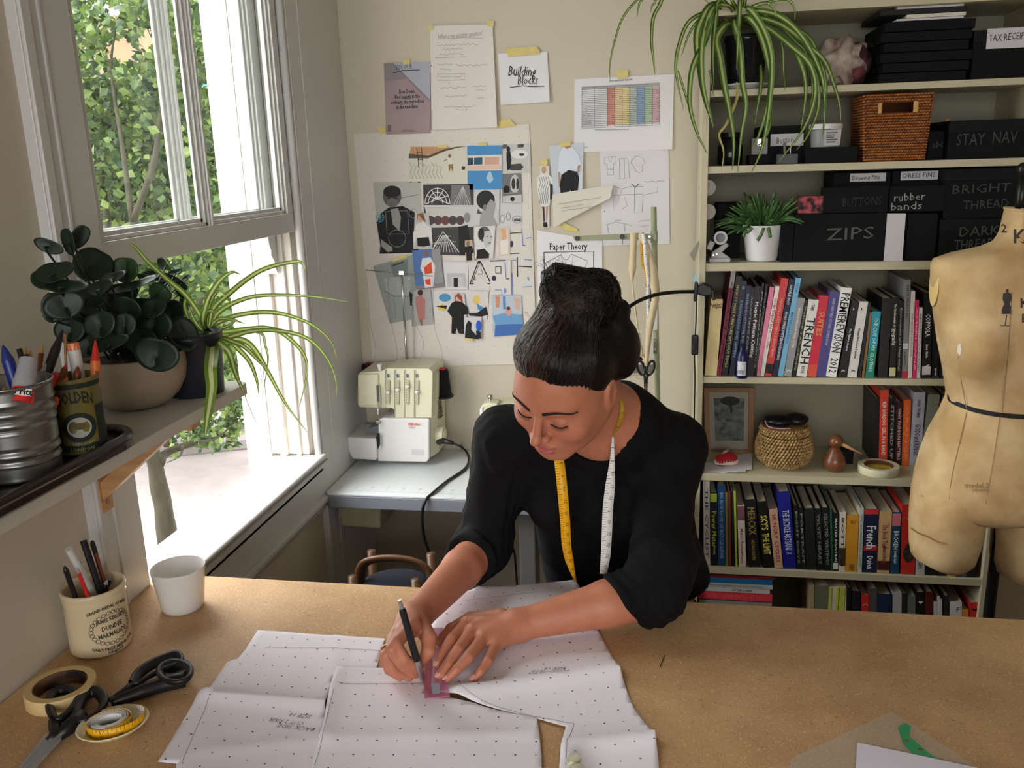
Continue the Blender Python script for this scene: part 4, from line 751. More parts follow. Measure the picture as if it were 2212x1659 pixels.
clip('studio_photo', 'black and white photo of a standing figure with a machine, top right of the collage', 'photo', [(1087, 312), (1145, 310), (1147, 374), (1086, 372)], 0, (196, 196, 194), [('e', (224, 224, 222), 1122, 333, 18, 10), ('e', (60, 60, 60), 1127, 334, 6, 3), ('p', K, [(1094, 328), (1102, 326), (1105, 345), (1103, 365), (1096, 368), (1094, 345)]), ('e', K, 1098, 322, 4, 6), ('p', (70, 70, 70), [(1104, 355), (1125, 353), (1131, 361), (1125, 368), (1102, 368)]), ('p', G1, [(1086, 312), (1096, 312), (1094, 320), (1086, 322)]), ('p', (80, 80, 80), [(1118, 312), (1132, 311), (1131, 318), (1118, 319)])])
clip('window_seat_photo', 'small black and white photo below the studio photo at the collage right edge', 'photo', [(1085, 376), (1125, 374), (1128, 438), (1085, 438)], 1, (110, 110, 108), [('e', G3, 1112, 397, 10, 20), ('e', (50, 50, 50), 1109, 397, 4, 12), ('e', (50, 50, 50), 1118, 397, 3, 12), ('p', G3, [(1086, 424), (1127, 420), (1127, 438), (1086, 438)]), ('e', K, 1094, 410, 7, 10), ('e', K, 1107, 430, 5, 5), L((1090, 418), (1120, 416), c=G2, w=2)])
clip('portrait_drawing', 'large dark drawing of a seated figure in a black coat with thin white geometry', 'drawing', [(806, 394), (908, 392), (912, 546), (820, 548)], 0, (182, 182, 176), [('p', (24, 24, 28), [(824, 460), (840, 448), (870, 445), (895, 458), (908, 480), (905, 546), (820, 548), (822, 530), (813, 480)]), ('e', (96, 96, 96), 847, 424, 20, 23), ('e', (40, 40, 42), 847, 414, 19, 13), ('e', (110, 110, 108), 847, 438, 12, 10), L((836, 428), (843, 428), c=K, w=2), L((851, 428), (858, 428), c=K, w=2), L((842, 441), (853, 441), c=K, w=1.5), ('p', (150, 150, 148), [(844, 452), (860, 450), (866, 470), (863, 500), (848, 484)]), ('p', (150, 150, 146), [(822, 515), (830, 522), (848, 535), (848, 542), (838, 545), (824, 532)]), ('o', G2, 858, 515, 19, 19, 1), L((833, 457), (880, 455), (884, 505), (836, 506), (833, 457), c=G2), ('o', G2, 893, 461, 10, 10, 1), ('o', (90, 170, 190), 821, 470, 9, 10, 1), L((813, 470), (829, 470), c=(90, 170, 190)), L((821, 461), (821, 480), c=(90, 170, 190)), L((815, 464), (827, 477), c=(90, 170, 190)), L((827, 464), (815, 477), c=(90, 170, 190)), L((856, 430), (905, 420), c=G1)])
dm = []
for i in range(7):
    a = math.pi * i / 6; dm.append(L((945, 430), (945 + 25 * math.cos(a), 440 - 33 * math.sin(a)), c=WH, w=1.5))
for r_ in (12, 20, 27): dm.append(('l', WH, 1.5, [(945 + r_ * math.cos(math.pi * k / 10), 440 - r_ * 1.25 * math.sin(math.pi * k / 10)) for k in range(11)]))
dm += [('p', (120, 120, 120), [(975, 400), (1014, 400), (1020, 455), (972, 455)])] + [L((976 + 7 * i, 450), (1000, 402), c=G3) for i in range(7)] + [('p', (200, 200, 198), [(916, 443), (1024, 443), (1022, 490), (930, 492)])] + [('e', (70 + 20 * (i % 3), 70, 70), 930 + i * 16, 476, 9, 10) for i in range(5)] + [L((930 + 7 * i, 545), (957 + i, 508), c=G3, w=1.4) for i in range(9)] + [L((936, 525), (985, 522), c=G3, w=1.4), L((945, 510), (975, 510), c=G3, w=1.4), L((930, 545), (957, 500), (992, 545), c=WH, w=1.8)] + [('p', (36, 36, 38), [(990, 490), (1010, 486), (1014, 520), (1006, 552), (992, 550)]), ('e', (140, 140, 140), 1009, 470, 7, 11)]
clip('dome_collage', 'black and white collage of white lattice domes in the collage centre', 'picture', [(914, 399), (1022, 397), (1022, 552), (918, 550)], 1, (48, 48, 50), dm)
clip('cropped_hair_photo', 'black and white photo of a head with short dark hair turned away', 'photo', [(1026, 410), (1079, 409), (1078, 486), (1022, 488)], 2, (200, 200, 200), [('e', (44, 44, 46), 1049, 432, 20, 21), ('p', (160, 160, 158), [(1060, 430), (1072, 440), (1066, 468), (1076, 486), (1035, 487), (1038, 462)]), ('e', (120, 120, 120), 1047, 448, 4, 7), ('p', (90, 90, 90), [(1032, 450), (1042, 462), (1030, 462)])])
clip('bottle_drawing', 'white card with tiny drawn bottles under the window seat photo', 'card', [(1078, 438), (1127, 440), (1128, 488), (1078, 488)], 0, (206, 204, 206), [('o', G1, 1085, 473, 5, 9, 1), ('o', G1, 1098, 468, 5, 9, 1), ('o', G1, 1117, 474, 11, 8, 1), ('p', G1, [(1110, 472), (1125, 472), (1125, 478), (1110, 478)])])
clip('model_photo_white', 'cut-out of a woman in a white blouse and black shorts over the big drawing', 'photo', [(896, 460), (926, 460), (934, 538), (893, 538)], 3, (190, 188, 186), [('p', (222, 220, 218), [(900, 484), (915, 480), (932, 492), (935, 530), (925, 512), (900, 514), (894, 532), (892, 505)]), ('e', (206, 160, 130), 908, 470, 5, 8), ('p', (120, 90, 60), [(901, 462), (914, 460), (920, 480), (914, 476), (904, 463), (901, 480)]), ('p', (28, 28, 30), [(901, 514), (926, 512), (929, 530), (916, 533), (902, 532)])])
clip('face_photo', 'black and white close-up photo of a woman with tied-back hair', 'photo', [(1024, 490), (1070, 487), (1065, 558), (1026, 559)], 3, (214, 214, 212), [('e', (96, 96, 96), 1046, 506, 14, 17), ('p', (196, 196, 194), [(1044, 500), (1060, 498), (1064, 515), (1058, 532), (1048, 535), (1044, 524)]), ('p', (34, 34, 36), [(1030, 540), (1046, 537), (1057, 548), (1056, 558), (1029, 559)]), L((1050, 511), (1055, 510), c=K, w=1.6), L((1059, 511), (1063, 511), c=K, w=1.6), L((1054, 525), (1061, 524), c=G1, w=1.6), ('e', (40, 40, 40), 1040, 505, 6, 13)])
clip('orange_hair_photo', 'faded photo of a figure with orange hair beside the line drawings', 'photo', [(1076, 492), (1102, 492), (1102, 550), (1078, 553)], 1, (208, 198, 186), [('p', (222, 170, 130), [(1082, 494), (1092, 494), (1094, 514), (1086, 520)]), ('p', (232, 224, 216), [(1080, 520), (1098, 518), (1098, 548), (1082, 550)])])
clip('small_figure', 'tiny cut-out of a boy in a black T-shirt, low centre of the collage', 'cut-out', [(1004, 520), (1020, 518), (1026, 563), (1006, 568)], 4, (190, 176, 160), [('p', (30, 30, 32), [(1003, 533), (1020, 531), (1023, 545), (1019, 548), (1020, 562), (1008, 563), (1007, 546), (1003, 545)]), ('e', (150, 110, 90), 1011, 526, 4, 6)])
lc = (120, 140, 196); ld = (44, 46, 60)
clip('line_drawing', 'tall pale sheet of blue and black bars at the collage right edge', 'drawing', [(1101, 493), (1148, 492), (1149, 637), (1102, 636)], 0, (214, 210, 202), [L((1102, 504), (1128, 502), c=ld, w=2), L((1127, 493), (1130, 532), c=lc, w=2), L((1130, 530), (1136, 531), c=ld, w=2), L((1136, 515), (1148, 513), c=lc, w=2), ('e', (50, 52, 84), 1105, 527, 4, 7), L((1102, 548), (1122, 547), c=ld, w=2), L((1098, 564), (1115, 562), c=lc, w=2), L((1117, 555), (1118, 598), c=ld, w=2.4), L((1118, 575), (1149, 577), c=ld, w=2.2), L((1106, 590), (1108, 637), c=lc, w=2), L((1132, 560), (1149, 562), c=lc, w=2), L((1140, 598), (1142, 606), c=lc, w=3), L((1130, 620), (1149, 619), c=lc, w=2)])
clip('letter_a_card', 'white card with a large outlined letter A', 'card', [(1012, 562), (1058, 562), (1058, 628), (1010, 626)], 2, (212, 208, 206), [('t', K, 'A', 56, 1037, 592, 0), ('t', (212, 208, 206), 'A', 48, 1037, 593, 0), ('l', K, 1.4, [(1019, 612), (1036, 568), (1043, 592)]), ('p', (120, 110, 60), [(1020, 605), (1026, 590), (1028, 605)])])
clip('maze_drawing', 'square pale sheet with blue and black maze-like bars beside the letter A', 'drawing', [(1057, 562), (1103, 562), (1104, 636), (1060, 636)], 3, (216, 212, 208), [L((1058, 564), (1092, 563), c=ld, w=2.4), L((1091, 566), (1093, 600), c=lc, w=2.2), L((1071, 576), (1082, 576), (1082, 590), (1071, 590), (1071, 576), c=ld, w=2), ('e', (50, 52, 84), 1067, 601, 5, 6), ('e', lc, 1091, 628, 3, 6), L((1069, 626), (1084, 627), (1084, 636), c=lc, w=2), L((1093, 602), (1100, 602), c=ld, w=2)])
clip('blue_wall_photo', 'photo of a man in a white and orange outfit against a blue wall', 'photo', [(890, 541), (950, 537), (961, 620), (899, 626)], 4, (72, 112, 172), [('p', (150, 150, 150), [(932, 538), (950, 537), (960, 620), (940, 622)]), ('p', (130, 128, 130), [(898, 618), (960, 610), (961, 620), (899, 626)]), ('p', (224, 222, 224), [(912, 558), (930, 556), (940, 575), (936, 620), (918, 622), (913, 590), (908, 580)]), ('e', (140, 100, 80), 922, 548, 5, 7), ('p', (220, 80, 50), [(916, 578), (932, 565), (934, 590), (918, 592)]), ('p', (220, 80, 50), [(918, 604), (930, 602), (930, 616), (920, 614)])])
clip('white_room_card', 'white card showing a pale box-like room with a dark doorway', 'card', [(957, 565), (1012, 566), (1012, 626), (962, 624)], 2, (214, 212, 214), [('p', (188, 188, 190), [(965, 590), (1005, 590), (1008, 620), (966, 620)]), ('p', (200, 200, 202), [(974, 598), (1000, 598), (1002, 620), (974, 620)]), ('p', (30, 30, 32), [(980, 600), (989, 600), (989, 620), (980, 620)])])
clip('grey_drape_photo', 'large tilted grey-green photo of draped fabric at the collage lower left', 'photo', [(806, 575), (893, 550), (900, 688), (842, 699)], 1, (150, 158, 156), [('p', (120, 132, 128), [(842, 570), (880, 560), (882, 595), (850, 598)]), ('p', (168, 174, 172), [(828, 600), (895, 598), (897, 640), (835, 635)]), L((830, 628), (850, 640), (880, 640), (897, 632), c=(110, 118, 116), w=1.5), L((850, 640), (856, 690), c=(130, 138, 136), w=1.5), L((846, 575), (872, 566), c=(60, 70, 68), w=3)], tp=[[(845, 560), (878, 550), (880, 556), (848, 566)]])
clip('dusty_pink_photo', 'photo of a woman in a dusty pink dress walking', 'photo', [(884, 629), (930, 626), (937, 700), (890, 705)], 3, (168, 168, 170), [('p', (30, 30, 32), [(884, 629), (891, 635), (890, 660), (886, 660)]), ('p', (178, 124, 118), [(897, 642), (910, 636), (919, 648), (918, 690), (904, 690), (898, 660)]), ('e', (60, 44, 36), 908, 632, 6, 6), ('p', (150, 110, 90), [(905, 690), (913, 690), (913, 703), (909, 703)])])
clip('blot_card', 'white card with blue and yellow paint blots', 'card', [(934, 628), (1030, 626), (1032, 690), (936, 676)], 0, (214, 212, 214), [('e', (84, 150, 196), 961, 643, 13, 9), ('p', (226, 196, 80), [(944, 664), (956, 656), (966, 664), (960, 672), (948, 670)]), ('p', (40, 40, 44), [(940, 662), (950, 660), (966, 660), (964, 668), (952, 664)]), ('p', (232, 206, 110), [(1022, 640), (1032, 640), (1034, 656), (1024, 660)])])
clip('abstract_shapes', 'small sheet with yellow, blue and black brush shapes right of the jumpsuit cut-out', 'picture', [(1010, 630), (1056, 628), (1052, 690), (1012, 690)], 1, (210, 206, 206), [('e', (226, 196, 110), 1029, 648, 8, 10), ('p', (70, 140, 190), [(1030, 655), (1040, 662), (1052, 668), (1042, 674), (1032, 668)]), ('p', (34, 34, 36), [(1012, 676), (1030, 676), (1050, 662), (1054, 680), (1040, 684), (1014, 682)])])
clip('black_jumpsuit_photo', 'cut-out of a red-haired woman in a black jumpsuit', 'photo', [(980, 634), (1003, 634), (1012, 722), (974, 722)], 4, (196, 192, 190), [('p', (22, 22, 24), [(975, 655), (985, 650), (998, 652), (1010, 664), (1012, 678), (1002, 680), (1003, 722), (991, 720), (986, 708), (984, 722), (975, 720), (976, 685), (966, 672)]), ('e', (214, 180, 160), 990, 643, 5, 8), ('p', (150, 70, 46), [(983, 640), (990, 633), (998, 640), (1000, 656), (995, 650), (986, 640), (982, 656)])])
clip('silhouette_photo', 'photo of a dark head silhouette beside a bright blue shape', 'photo', [(1003, 686), (1040, 684), (1039, 733), (1004, 730)], 5, (206, 206, 208), [('p', (24, 26, 30), [(1006, 702), (1012, 692), (1019, 698), (1018, 712), (1030, 725), (1036, 733), (1004, 730)]), ('e', (34, 90, 200), 1034, 704, 6, 12), ('p', (20, 24, 40), [(1028, 714), (1038, 716), (1039, 732), (1030, 730)])], tp=[[(1004, 730), (1022, 732), (1020, 738), (1006, 735)]])
clip('swimmer_painting', 'blue and orange watercolour of a swimmer, lower right of the collage', 'picture', [(1062, 639), (1126, 638), (1130, 722), (1065, 728)], 2, (184, 196, 208), [('p', (70, 112, 180), [(1070, 698), (1100, 694), (1130, 700), (1130, 722), (1068, 727)]), ('p', (110, 160, 206), [(1064, 682), (1090, 676), (1128, 680), (1130, 700), (1100, 700), (1070, 702)]), ('p', (214, 140, 110), [(1070, 640), (1080, 640), (1078, 664), (1072, 664)]), ('p', (90, 140, 190), [(1086, 640), (1092, 640), (1093, 668), (1087, 668)]), ('e', (214, 160, 150), 1099, 674, 6, 8), ('e', (90, 50, 40), 1098, 666, 4, 4), ('p', (222, 170, 150), [(1110, 642), (1122, 645), (1122, 668), (1114, 668)])])
# ================= upright thread stand and things hanging from it =================
greenm = mat('sage_enamel', (150, 156, 124), .4, var=.06, vscale=30)
st = thing('thread_stand', 'sage green metal thread stand rising behind the sewing desk', 'stand', PY(1420, 960, 2.55))
mb = MB(); P_ = [PY(1412, 447, 2.55), PY(1416, 640, 2.55), PY(1419, 760, 2.55), PY(1423, 990, 2.55)]
ob('pole', MB().tube([P_[0], P_[3], Vector((P_[3].x, 2.55, DZ + .001))], .0082, 14), greenm, st, auto=40)
ob('arm', MB().prism([PY(1237, 510, 2.535), PY(1382, 504, 2.535), PY(1418, 506, 2.535), PY(1418, 518, 2.535), PY(1382, 517, 2.535), PY(1242, 521, 2.535)], (0, .004, 0)), greenm, st, bevel=.001)
ob('collar', MB().tube([PY(1413, 500, 2.55), PY(1413, 524, 2.55)], .0105, 14), greenm, st, auto=40)
for u, v in ((1247, 515), (1344, 511)):
    ob('eyelet', MB().lathe(PY(u, v, 2.533), [(.0025, 0), (.0065, 0), (.0065, .003), (.0025, .003)], 16, axis=(0, -1, 0), close=True), dk, st, smooth=False)
ob('screw', MB().lathe(PY(1403, 511, 2.533), [(.004, 0), (.004, .004)], 10, axis=(0, -1, 0)), steel, st)
ob('hook', MB().tube([PY(1344, 515, 2.53), PY(1344, 528, 2.53)], .0012, 6), dk, st)
ob('bracket', MB().prism([PY(1411, 732, 2.54), PY(1419, 732, 2.54), PY(1419, 764, 2.54), PY(1411, 764, 2.54)], (0, .004, 0)), steel, st, bevel=.001)
for v in (738, 757): ob('bolt', MB().lathe(PY(1414, v, 2.537), [(.003, 0), (.003, .004)], 8, axis=(0, -1, 0)), steel, st)
ob('cross_bar', MB().prism([PY(1352, 790, 2.56), PY(1426, 788, 2.56), PY(1426, 806, 2.56), PY(1352, 806, 2.56)], (0, .012, 0)), mat('dull_steel', (160, 160, 150), .4, metal=.5), st, bevel=.001)
b = PY(1350, 795, 2.55)
mb = MB(); mb.tube([PY(1351, 755, 2.55), PY(1351, 680, 2.55)], .0022, 8); ob('spool_pin', mb, greenm, st)
ob('motor', MB().tube([PY(1350, 776, 2.54), PY(1385, 770, 2.56)], .013, 14), dk, st, auto=40)
sp_ = thing('thread_spool', 'small black thread spool on the pin of the thread stand', 'thread', PY(1352, 755, 2.55))
ob('thread', MB().tube([PY(1352, 751, 2.55), PY(1351, 719, 2.55)], .0072, 14), dkthread, sp_, smooth=False)
for a, b_ in ((759, 752), (719, 714)): ob('flange', MB().tube([PY(1352, a, 2.55), PY(1352, b_, 2.55)], .0085, 14), creamp, sp_)
clothm = mat('cream_cotton_tape', (214, 196, 160), .85, bump=.4, bscale=400, var=.08, vscale=20)
def ribbon(pts, ws, nrm=(0, -1, 0), sub=6, fold=0):
    P = smoothpath(pts, sub); n = len(P); W_ = [ws[0] + (ws[-1] - ws[0]) * i / (n - 1) if len(ws) == 2 else np.interp(i / (n - 1), np.linspace(0, 1, len(ws)), ws) for i in range(n)]
    A = []; B = []
    for i, p in enumerate(P):
        t_ = (P[min(i + 1, n - 1)] - P[max(i - 1, 0)]).normalized(); s_ = t_.cross(Vector(nrm)).normalized(); A.append(p + s_ * W_[i] / 2); B.append(p - s_ * W_[i] / 2)
    return MB().strip(A, B)
for lab, px, ws in (('cream cotton strip draped over the left end of the stand arm, knotted halfway', [(1370, 503), (1368, 540), (1366, 580), (1366, 610), (1370, 650), (1378, 710), (1388, 770)], [.024, .018, .022, .004, .006, .005, .008]), ('wide cream cotton strip hanging diagonally down to the scissor handles', [(1383, 504), (1400, 540), (1410, 590), (1416, 640), (1407, 690), (1400, 740), (1396, 790)], [.02, .015, .03, .022, .02, .016, .010]), ('short pale cotton strip looped over the black motor', [(1350, 790), (1358, 775), (1372, 765), (1388, 768), (1394, 778)], [.008, .01, .012, .010])):
    o = ob('fabric_strip', ribbon([PY(u, v, 2.528 - .003 * i) for i, (u, v) in enumerate(px)], ws), clothm, None, thick=.0012, smooth=True); tag(o, lab, 'fabric strip', 'strips hanging from the thread stand')
tg = thing('garment_tag', 'white card tag hanging behind the tape measure on the stand', 'tag', PY(1410, 715, 2.54))
ob('card', MB().prism([PY(1394, 610, 2.541), PY(1412, 608, 2.541), PY(1421, 640, 2.541), PY(1420, 712, 2.541), PY(1402, 714, 2.541), PY(1396, 690, 2.541)], (0, .0012, 0)), paper, tg)
ob('clip', MB().bb(PY(1404, 622, 2.537), PY(1418, 652, 2.534)), dk, tg, bevel=.001)
yel = mat('yellow_tape_vinyl', (236, 176, 26), .4); whv = mat('white_tape_vinyl', (228, 228, 226), .4)
def ticks(mb, A, B, step=1, mi=1, off=None, lng=.33, num=True):
    pass
def tape_measure(path, ws, nrm, m, parent, sub=10, name='tape', tick=(40, 30, 20), side=1, numsz=.006, flip=1, tstep=.005):
    P = smoothpath(path, sub); n = len(P); A = []; B = []; mb = MB(); cum = [0]; NR = nrm if isinstance(nrm, list) else [nrm] * n
    for i, p in enumerate(P):
        t_ = (P[min(i + 1, n - 1)] - P[max(i - 1, 0)]).normalized(); nn = Vector(NR[min(len(NR) - 1, int(i / (n - 1) * (len(NR) - 1) + .5))]); s_ = t_.cross(nn).normalized(); w_ = np.interp(i / (n - 1), np.linspace(0, 1, len(ws)), ws); A.append(p + s_ * w_ / 2); B.append(p - s_ * w_ / 2)
        if i: cum.append(cum[-1] + (P[i] - P[i - 1]).length)
    mb.strip(A, B); o = ob(name, mb, m, parent, thick=.0005, smooth=True)
    mk = MB(); L_ = cum[-1]; k = 0; s = 0.004; j = 0
    while s < L_ - .004:
        while cum[j + 1] < s: j += 1
        f = (s - cum[j]) / (cum[j + 1] - cum[j] + 1e-9); a = A[j].lerp(A[j + 1], f); b = B[j].lerp(B[j + 1], f); t_ = (P[j + 1] - P[j]).normalized(); nn = (a - b).cross(t_).normalized() * flip; w = (b - a); e = nn * .0006
        l = .45 if k % 2 == 0 else .25; h = t_ * .0003
        for sg in (1, -1):
            ee = nn * (.0006 * sg); mk.add([a + ee - h, a + ee + h, a + w * l + ee + h, a + w * l + ee - h], [(0, 1, 2, 3)])
        if k % 5 == 4: 
            for sg in (1, -1): text(mk, str(k // 2 + 3), numsz * 1.2, a + w * .72 + nn * (.0006 * sg), t_ * sg, -w, res=1)
        k += 1; s += tstep
    ob('markings', mk, flat(tick), o if parent is None else o)
    return o
tm = tape_measure([PY(1389, 505, 2.527), PY(1393, 530, 2.52), PY(1396, 570, 2.52), PY(1400, 600, 2.52), PY(1400, 640, 2.52), PY(1400, 680, 2.52), PY(1397, 722, 2.52)], [.011, .011, .011, .010, .009, .006], (0, -1, 0), whv, None, name='tape_measure', tstep=.006, numsz=.008)
tag(tm, 'white tape measure with bold black numbers hanging from the thread stand', 'tape measure')
tm = tape_measure([PY(1385, 505, 2.532), PY(1386, 540, 2.531), PY(1388, 575, 2.531), PY(1394, 582, 2.531), PY(1396, 600, 2.533), PY(1396, 622, 2.535)], [.008, .007, .008, .004], (0, -1, 0), yel, None, name='tape_measure', tstep=.006)
tag(tm, 'amber yellow tape measure loop tucked behind the white one on the stand', 'tape measure')
def scissor_hang():
    t = thing('scissors', 'black-handled scissors hanging handles-up from a cotton strip on the stand', 'scissors', PY(1394, 835, 2.52))
    for s_, u in ((-1, 1386), (1, 1404)):
        c = PY(u + s_ * 1, 795, 2.515); k = []
        for j in range(17):
            a = 2 * math.pi * j / 16; x = math.cos(a) * .0105; z = math.sin(a) * .021; k.append(c + Vector((x * (1 - .25 * math.sin(a) * 0) + s_ * z * .25, 0, z)))
        ob('handle', MB().tube(k, .0038, 8, cap=False).tube([c + Vector((-s_ * .004, 0, -.018)), PY(1395, 818, 2.515), PY(1395 - s_ * 2, 828, 2.515)], [.0045, .004, .003], 8), dk, t, smooth=True)
        ob('blade', MB().prism([PY(1395 - s_ * 5, 815, 2.516 + .002 * s_), PY(1395 + s_ * 3, 815, 2.516 + .002 * s_), PY(1395 + s_ * 1, 905, 2.516 + .002 * s_), PY(1395 - s_ * 1, 905, 2.516 + .002 * s_)], (0, .0015, 0)), steel, t)
scissor_hang()
o = ob('thread_tangle', MB(), dk) if False else None
mb = MB(); rt_ = random.Random(2)
for i in range(14):
    c = Vector(PY(1368 + rt_.uniform(-16, 16), 800 + rt_.uniform(-12, 14), 2.52)); r_ = rt_.uniform(.008, .018); a0 = rt_.random() * 6
    mb.tube([c + Vector((r_ * math.cos(a0 + k * .5) * (1 + k * .03), rt_.uniform(-.002, .002), r_ * .7 * math.sin(a0 + k * .5))) for k in range(11)], .0003, 3)
tag(ob('thread_tangle', mb, flat((60, 60, 60))), 'fine tangle of loose dark thread beside the hanging scissors', 'thread')
# clip lamp on the bookcase edge
lp = thing('clip_lamp', 'black clip-on gooseneck lamp clamped to the bookcase side with a hanging cord', 'lamp', PY(1512, 640, 2.44))
Pn = [PY(1328, 698, 2.25), PY(1348, 672, 2.29), PY(1380, 650, 2.34), PY(1420, 636, 2.38), PY(1460, 631, 2.42), PY(1500, 630, 2.45)]
ob('gooseneck', MB().tube(smoothpath(Pn, 8), .0052, 10), dk, lp, smooth=True)
ob('lamp_head', MB().lathe(PY(1318, 716, 2.25), [(.012, 0), (.02, .01), (.018, .03), (.008, .042)], 18, axis=(-.3, 0, .9)), dk, lp, smooth=True)
mb = MB(); mb.box(PY(1503, 630, 2.455), (.010, .03, .052), roty(.05)); ob('clamp_jaw', mb, dk, lp, bevel=.003)
mb = MB(); mb.prism([PY(1505, 620, 2.44), PY(1520, 612, 2.44), PY(1540, 622, 2.44), PY(1538, 640, 2.44), PY(1520, 640, 2.44), PY(1505, 636, 2.44)], (0, .03, 0)); ob('clamp_body', mb, dk, lp, bevel=.004, seg=3)
ob('clamp_pad', MB().box(PY(1540, 636, 2.455), (.008, .03, .03), roty(-.2)), dk, lp, bevel=.002)
mb = MB().tube(smoothpath([PY(1504, 640, 2.47), PY(1504, 680, 2.47), PY(1502, 722, 2.47), PY(1500, 768, 2.47), PY(1501, 820, 2.47), PY(1500, 915, 2.47), PY(1504, 990, 2.47)], 6), .0022, 7); ob('cord', mb, dk, lp, smooth=True)
ob('cord_switch', MB().box(PY(1501, 745, 2.466), (.020, .014, .058)), dk, lp, bevel=.005, seg=3); ob('switch_rocker', MB().box(PY(1498, 750, 2.457), (.008, .004, .016)), mat('satin_black', (40, 40, 42), .3), lp, bevel=.001)
for lab, px, c, y_ in (('small grey paper tag stuck at the bookcase edge above the lamp', [(1489, 550), (1510, 519), (1511, 528), (1500, 566)], (150, 144, 130), 2.47), ('tiny pale blue sticky note peeking out from the bookcase edge', [(1496, 604), (1506, 588), (1508, 606), (1499, 612)], (170, 204, 214), 2.472)):
    tag(ob('sticky_note', MB().prism([PY(u, v, y_) for u, v in px], (0, .001, 0)), flat(c)), lab, 'note')
# ================= things on the bookcase shelves =================
bkb = mat('black_card', (13, 14, 16), .75, bump=.2, bscale=60, var=.25, vscale=12, spec=.25); bkl = mat('black_card_lid', (17, 18, 20), .7, spec=.25)
lbl = flat((206, 204, 208)); chk = flat((76, 78, 78), .9)
z3, z4, z5 = SH[3][1], SH[4][1], SH[5][1]; zb, zf = SH[1][1], SH[2][1]
def crate(z, l, r, top, label, words=(), y=2.50, d=.22, base=None, lid=True, name='storage_box', m=None, cat='box', group='black storage boxes in the bookcase'):
    c = PY((l + r) / 2, top, y); X0, X1 = PY(l, (top + 40), y).x, PY(r, top + 40, y).x; z0 = z + .0006; z1 = c.z
    t = thing(name, label, cat, ((X0 + X1) / 2, y + d / 2, z0), group)
    if lid:
        h = min(.03, (z1 - z0) * .35); ob('body', MB().bb((X0 + .0015, y + .0015, z0), (X1 - .0015, y + d - .0015, z1 - h)), m or bkb, t, bevel=.0008); ob('lid', MB().bb((X0, y, z1 - h), (X1, y + d, z1)), m or bkl, t, bevel=.0012)
    else: ob('body', MB().bb((X0, y, z0), (X1, y + d, z1)), m or bkb, t, bevel=.0012)
    for wd_ in words:
        s_, sz, u, v, w_, col = wd_[:6]
        if s_ == '#': ob('paper_label', MB().bb(PY(u - w_ / 2, v - sz / 2, y - .0012), PY(u + w_ / 2, v + sz / 2, y - .0002)), lbl, t, bevel=.0004)
        else: ob('lettering', text(MB(), s_, sz / 560, PY(u, v, y - .0016), (1, 0, .03), (0, 0, 1), width=w_ / 760, res=1, wig=.0006), col, t)
    return t
# top shelf
crate(z5, 2102, 2262, 62, 'black box with a white tax receipts label at the far right of the top shelf', [('#', 40, 2176, 82, 84, 0), ('TAX RECEIPTS', 13, 2182, 80, 74, ink)])
for k in range(6):
    z0 = z5 + .001 + k * .0245; X0, X1 = PY(1903 + (k % 2) * 6, 110, 2.5).x, PY(2092 + (k % 3) * 5, 110, 2.5).x
    t = thing('folder', 'black file folder, ' + ('lowest', 'second from bottom', 'third from bottom', 'fourth from bottom', 'fifth from bottom', 'topmost black one')[k] + ' in the stack left of the tax box', 'folder', ((X0 + X1) / 2, 2.6, z0), 'black folders stacked on the top shelf')
    ob('cover', MB().bb((X0, 2.50, z0), (X1, 2.74, z0 + .0225)), bkb, t, bevel=.0015)
zz = z5 + .001 + 6 * .0245
for k, (l, r, h, c, lab) in enumerate(((1937, 2082, .005, (206, 206, 210), 'thin white file lying lowest of three on the black folders'), (1958, 2086, .0085, (214, 208, 198), 'thicker cream white file lying on the thin white one'), (1900, 2084, .012, (30, 30, 32), 'black document case between the white files'), (1937, 2080, .005, (200, 200, 204), 'thin white file topmost under the bookcase top'))):
    X0, X1 = PY(l, 45, 2.5).x, PY(r, 45, 2.5).x; t = thing('document_file', lab, 'file', ((X0 + X1) / 2, 2.6, zz)); ob('cover', MB().bb((X0, 2.502, zz), (X1, 2.72, zz + h)), flat(c), t, bevel=.0008)
    zz += h + (.0008 if k != 1 else .001)
# clear bag of fabric scraps
bag = thing('fabric_bag', 'clear plastic bag of crumpled cream and brown fabric on the top shelf', 'bag', PY(1825, 175, 2.56))
def lump(c, r, seed, amp=.25, nu=24, nv=14, fr=18):
    mb = MB().ell(c, r, nu, nv); c = Vector(c); mb.v = [tuple(c + (Vector(p) - c) * (1 + amp * noise.noise(Vector(p) * fr + Vector((seed, 0, 0))))) for p in mb.v]; return mb
c0 = PY(1822, 130, 2.57); c0.z = z5 + .062
ob('cream_fabric', lump(c0 + Vector((-.008, .0, 0)), (.058, .045, .060), 1, .55, 44, 28, 34), mat('scrap_fabric', (196, 184, 170), .9, c2=(120, 92, 84), vscale=22, det=5), bag, smooth=True)
ob('dark_fabric', lump(c0 + Vector((.045, .0, -.004)), (.026, .040, .050), 4, .6, 36, 22, 30), mat('dark_scrap', (18, 16, 20), .9, c2=(120, 60, 66), vscale=22), bag, smooth=True)
film = mat('clear_film', (255, 255, 255), .08, trans=1.0, ior=1.05, alpha=.22); ob('film', lump(c0 + Vector((.004, 0, 0)), (.078, .055, .0625), 7, .12), film, bag, smooth=True)
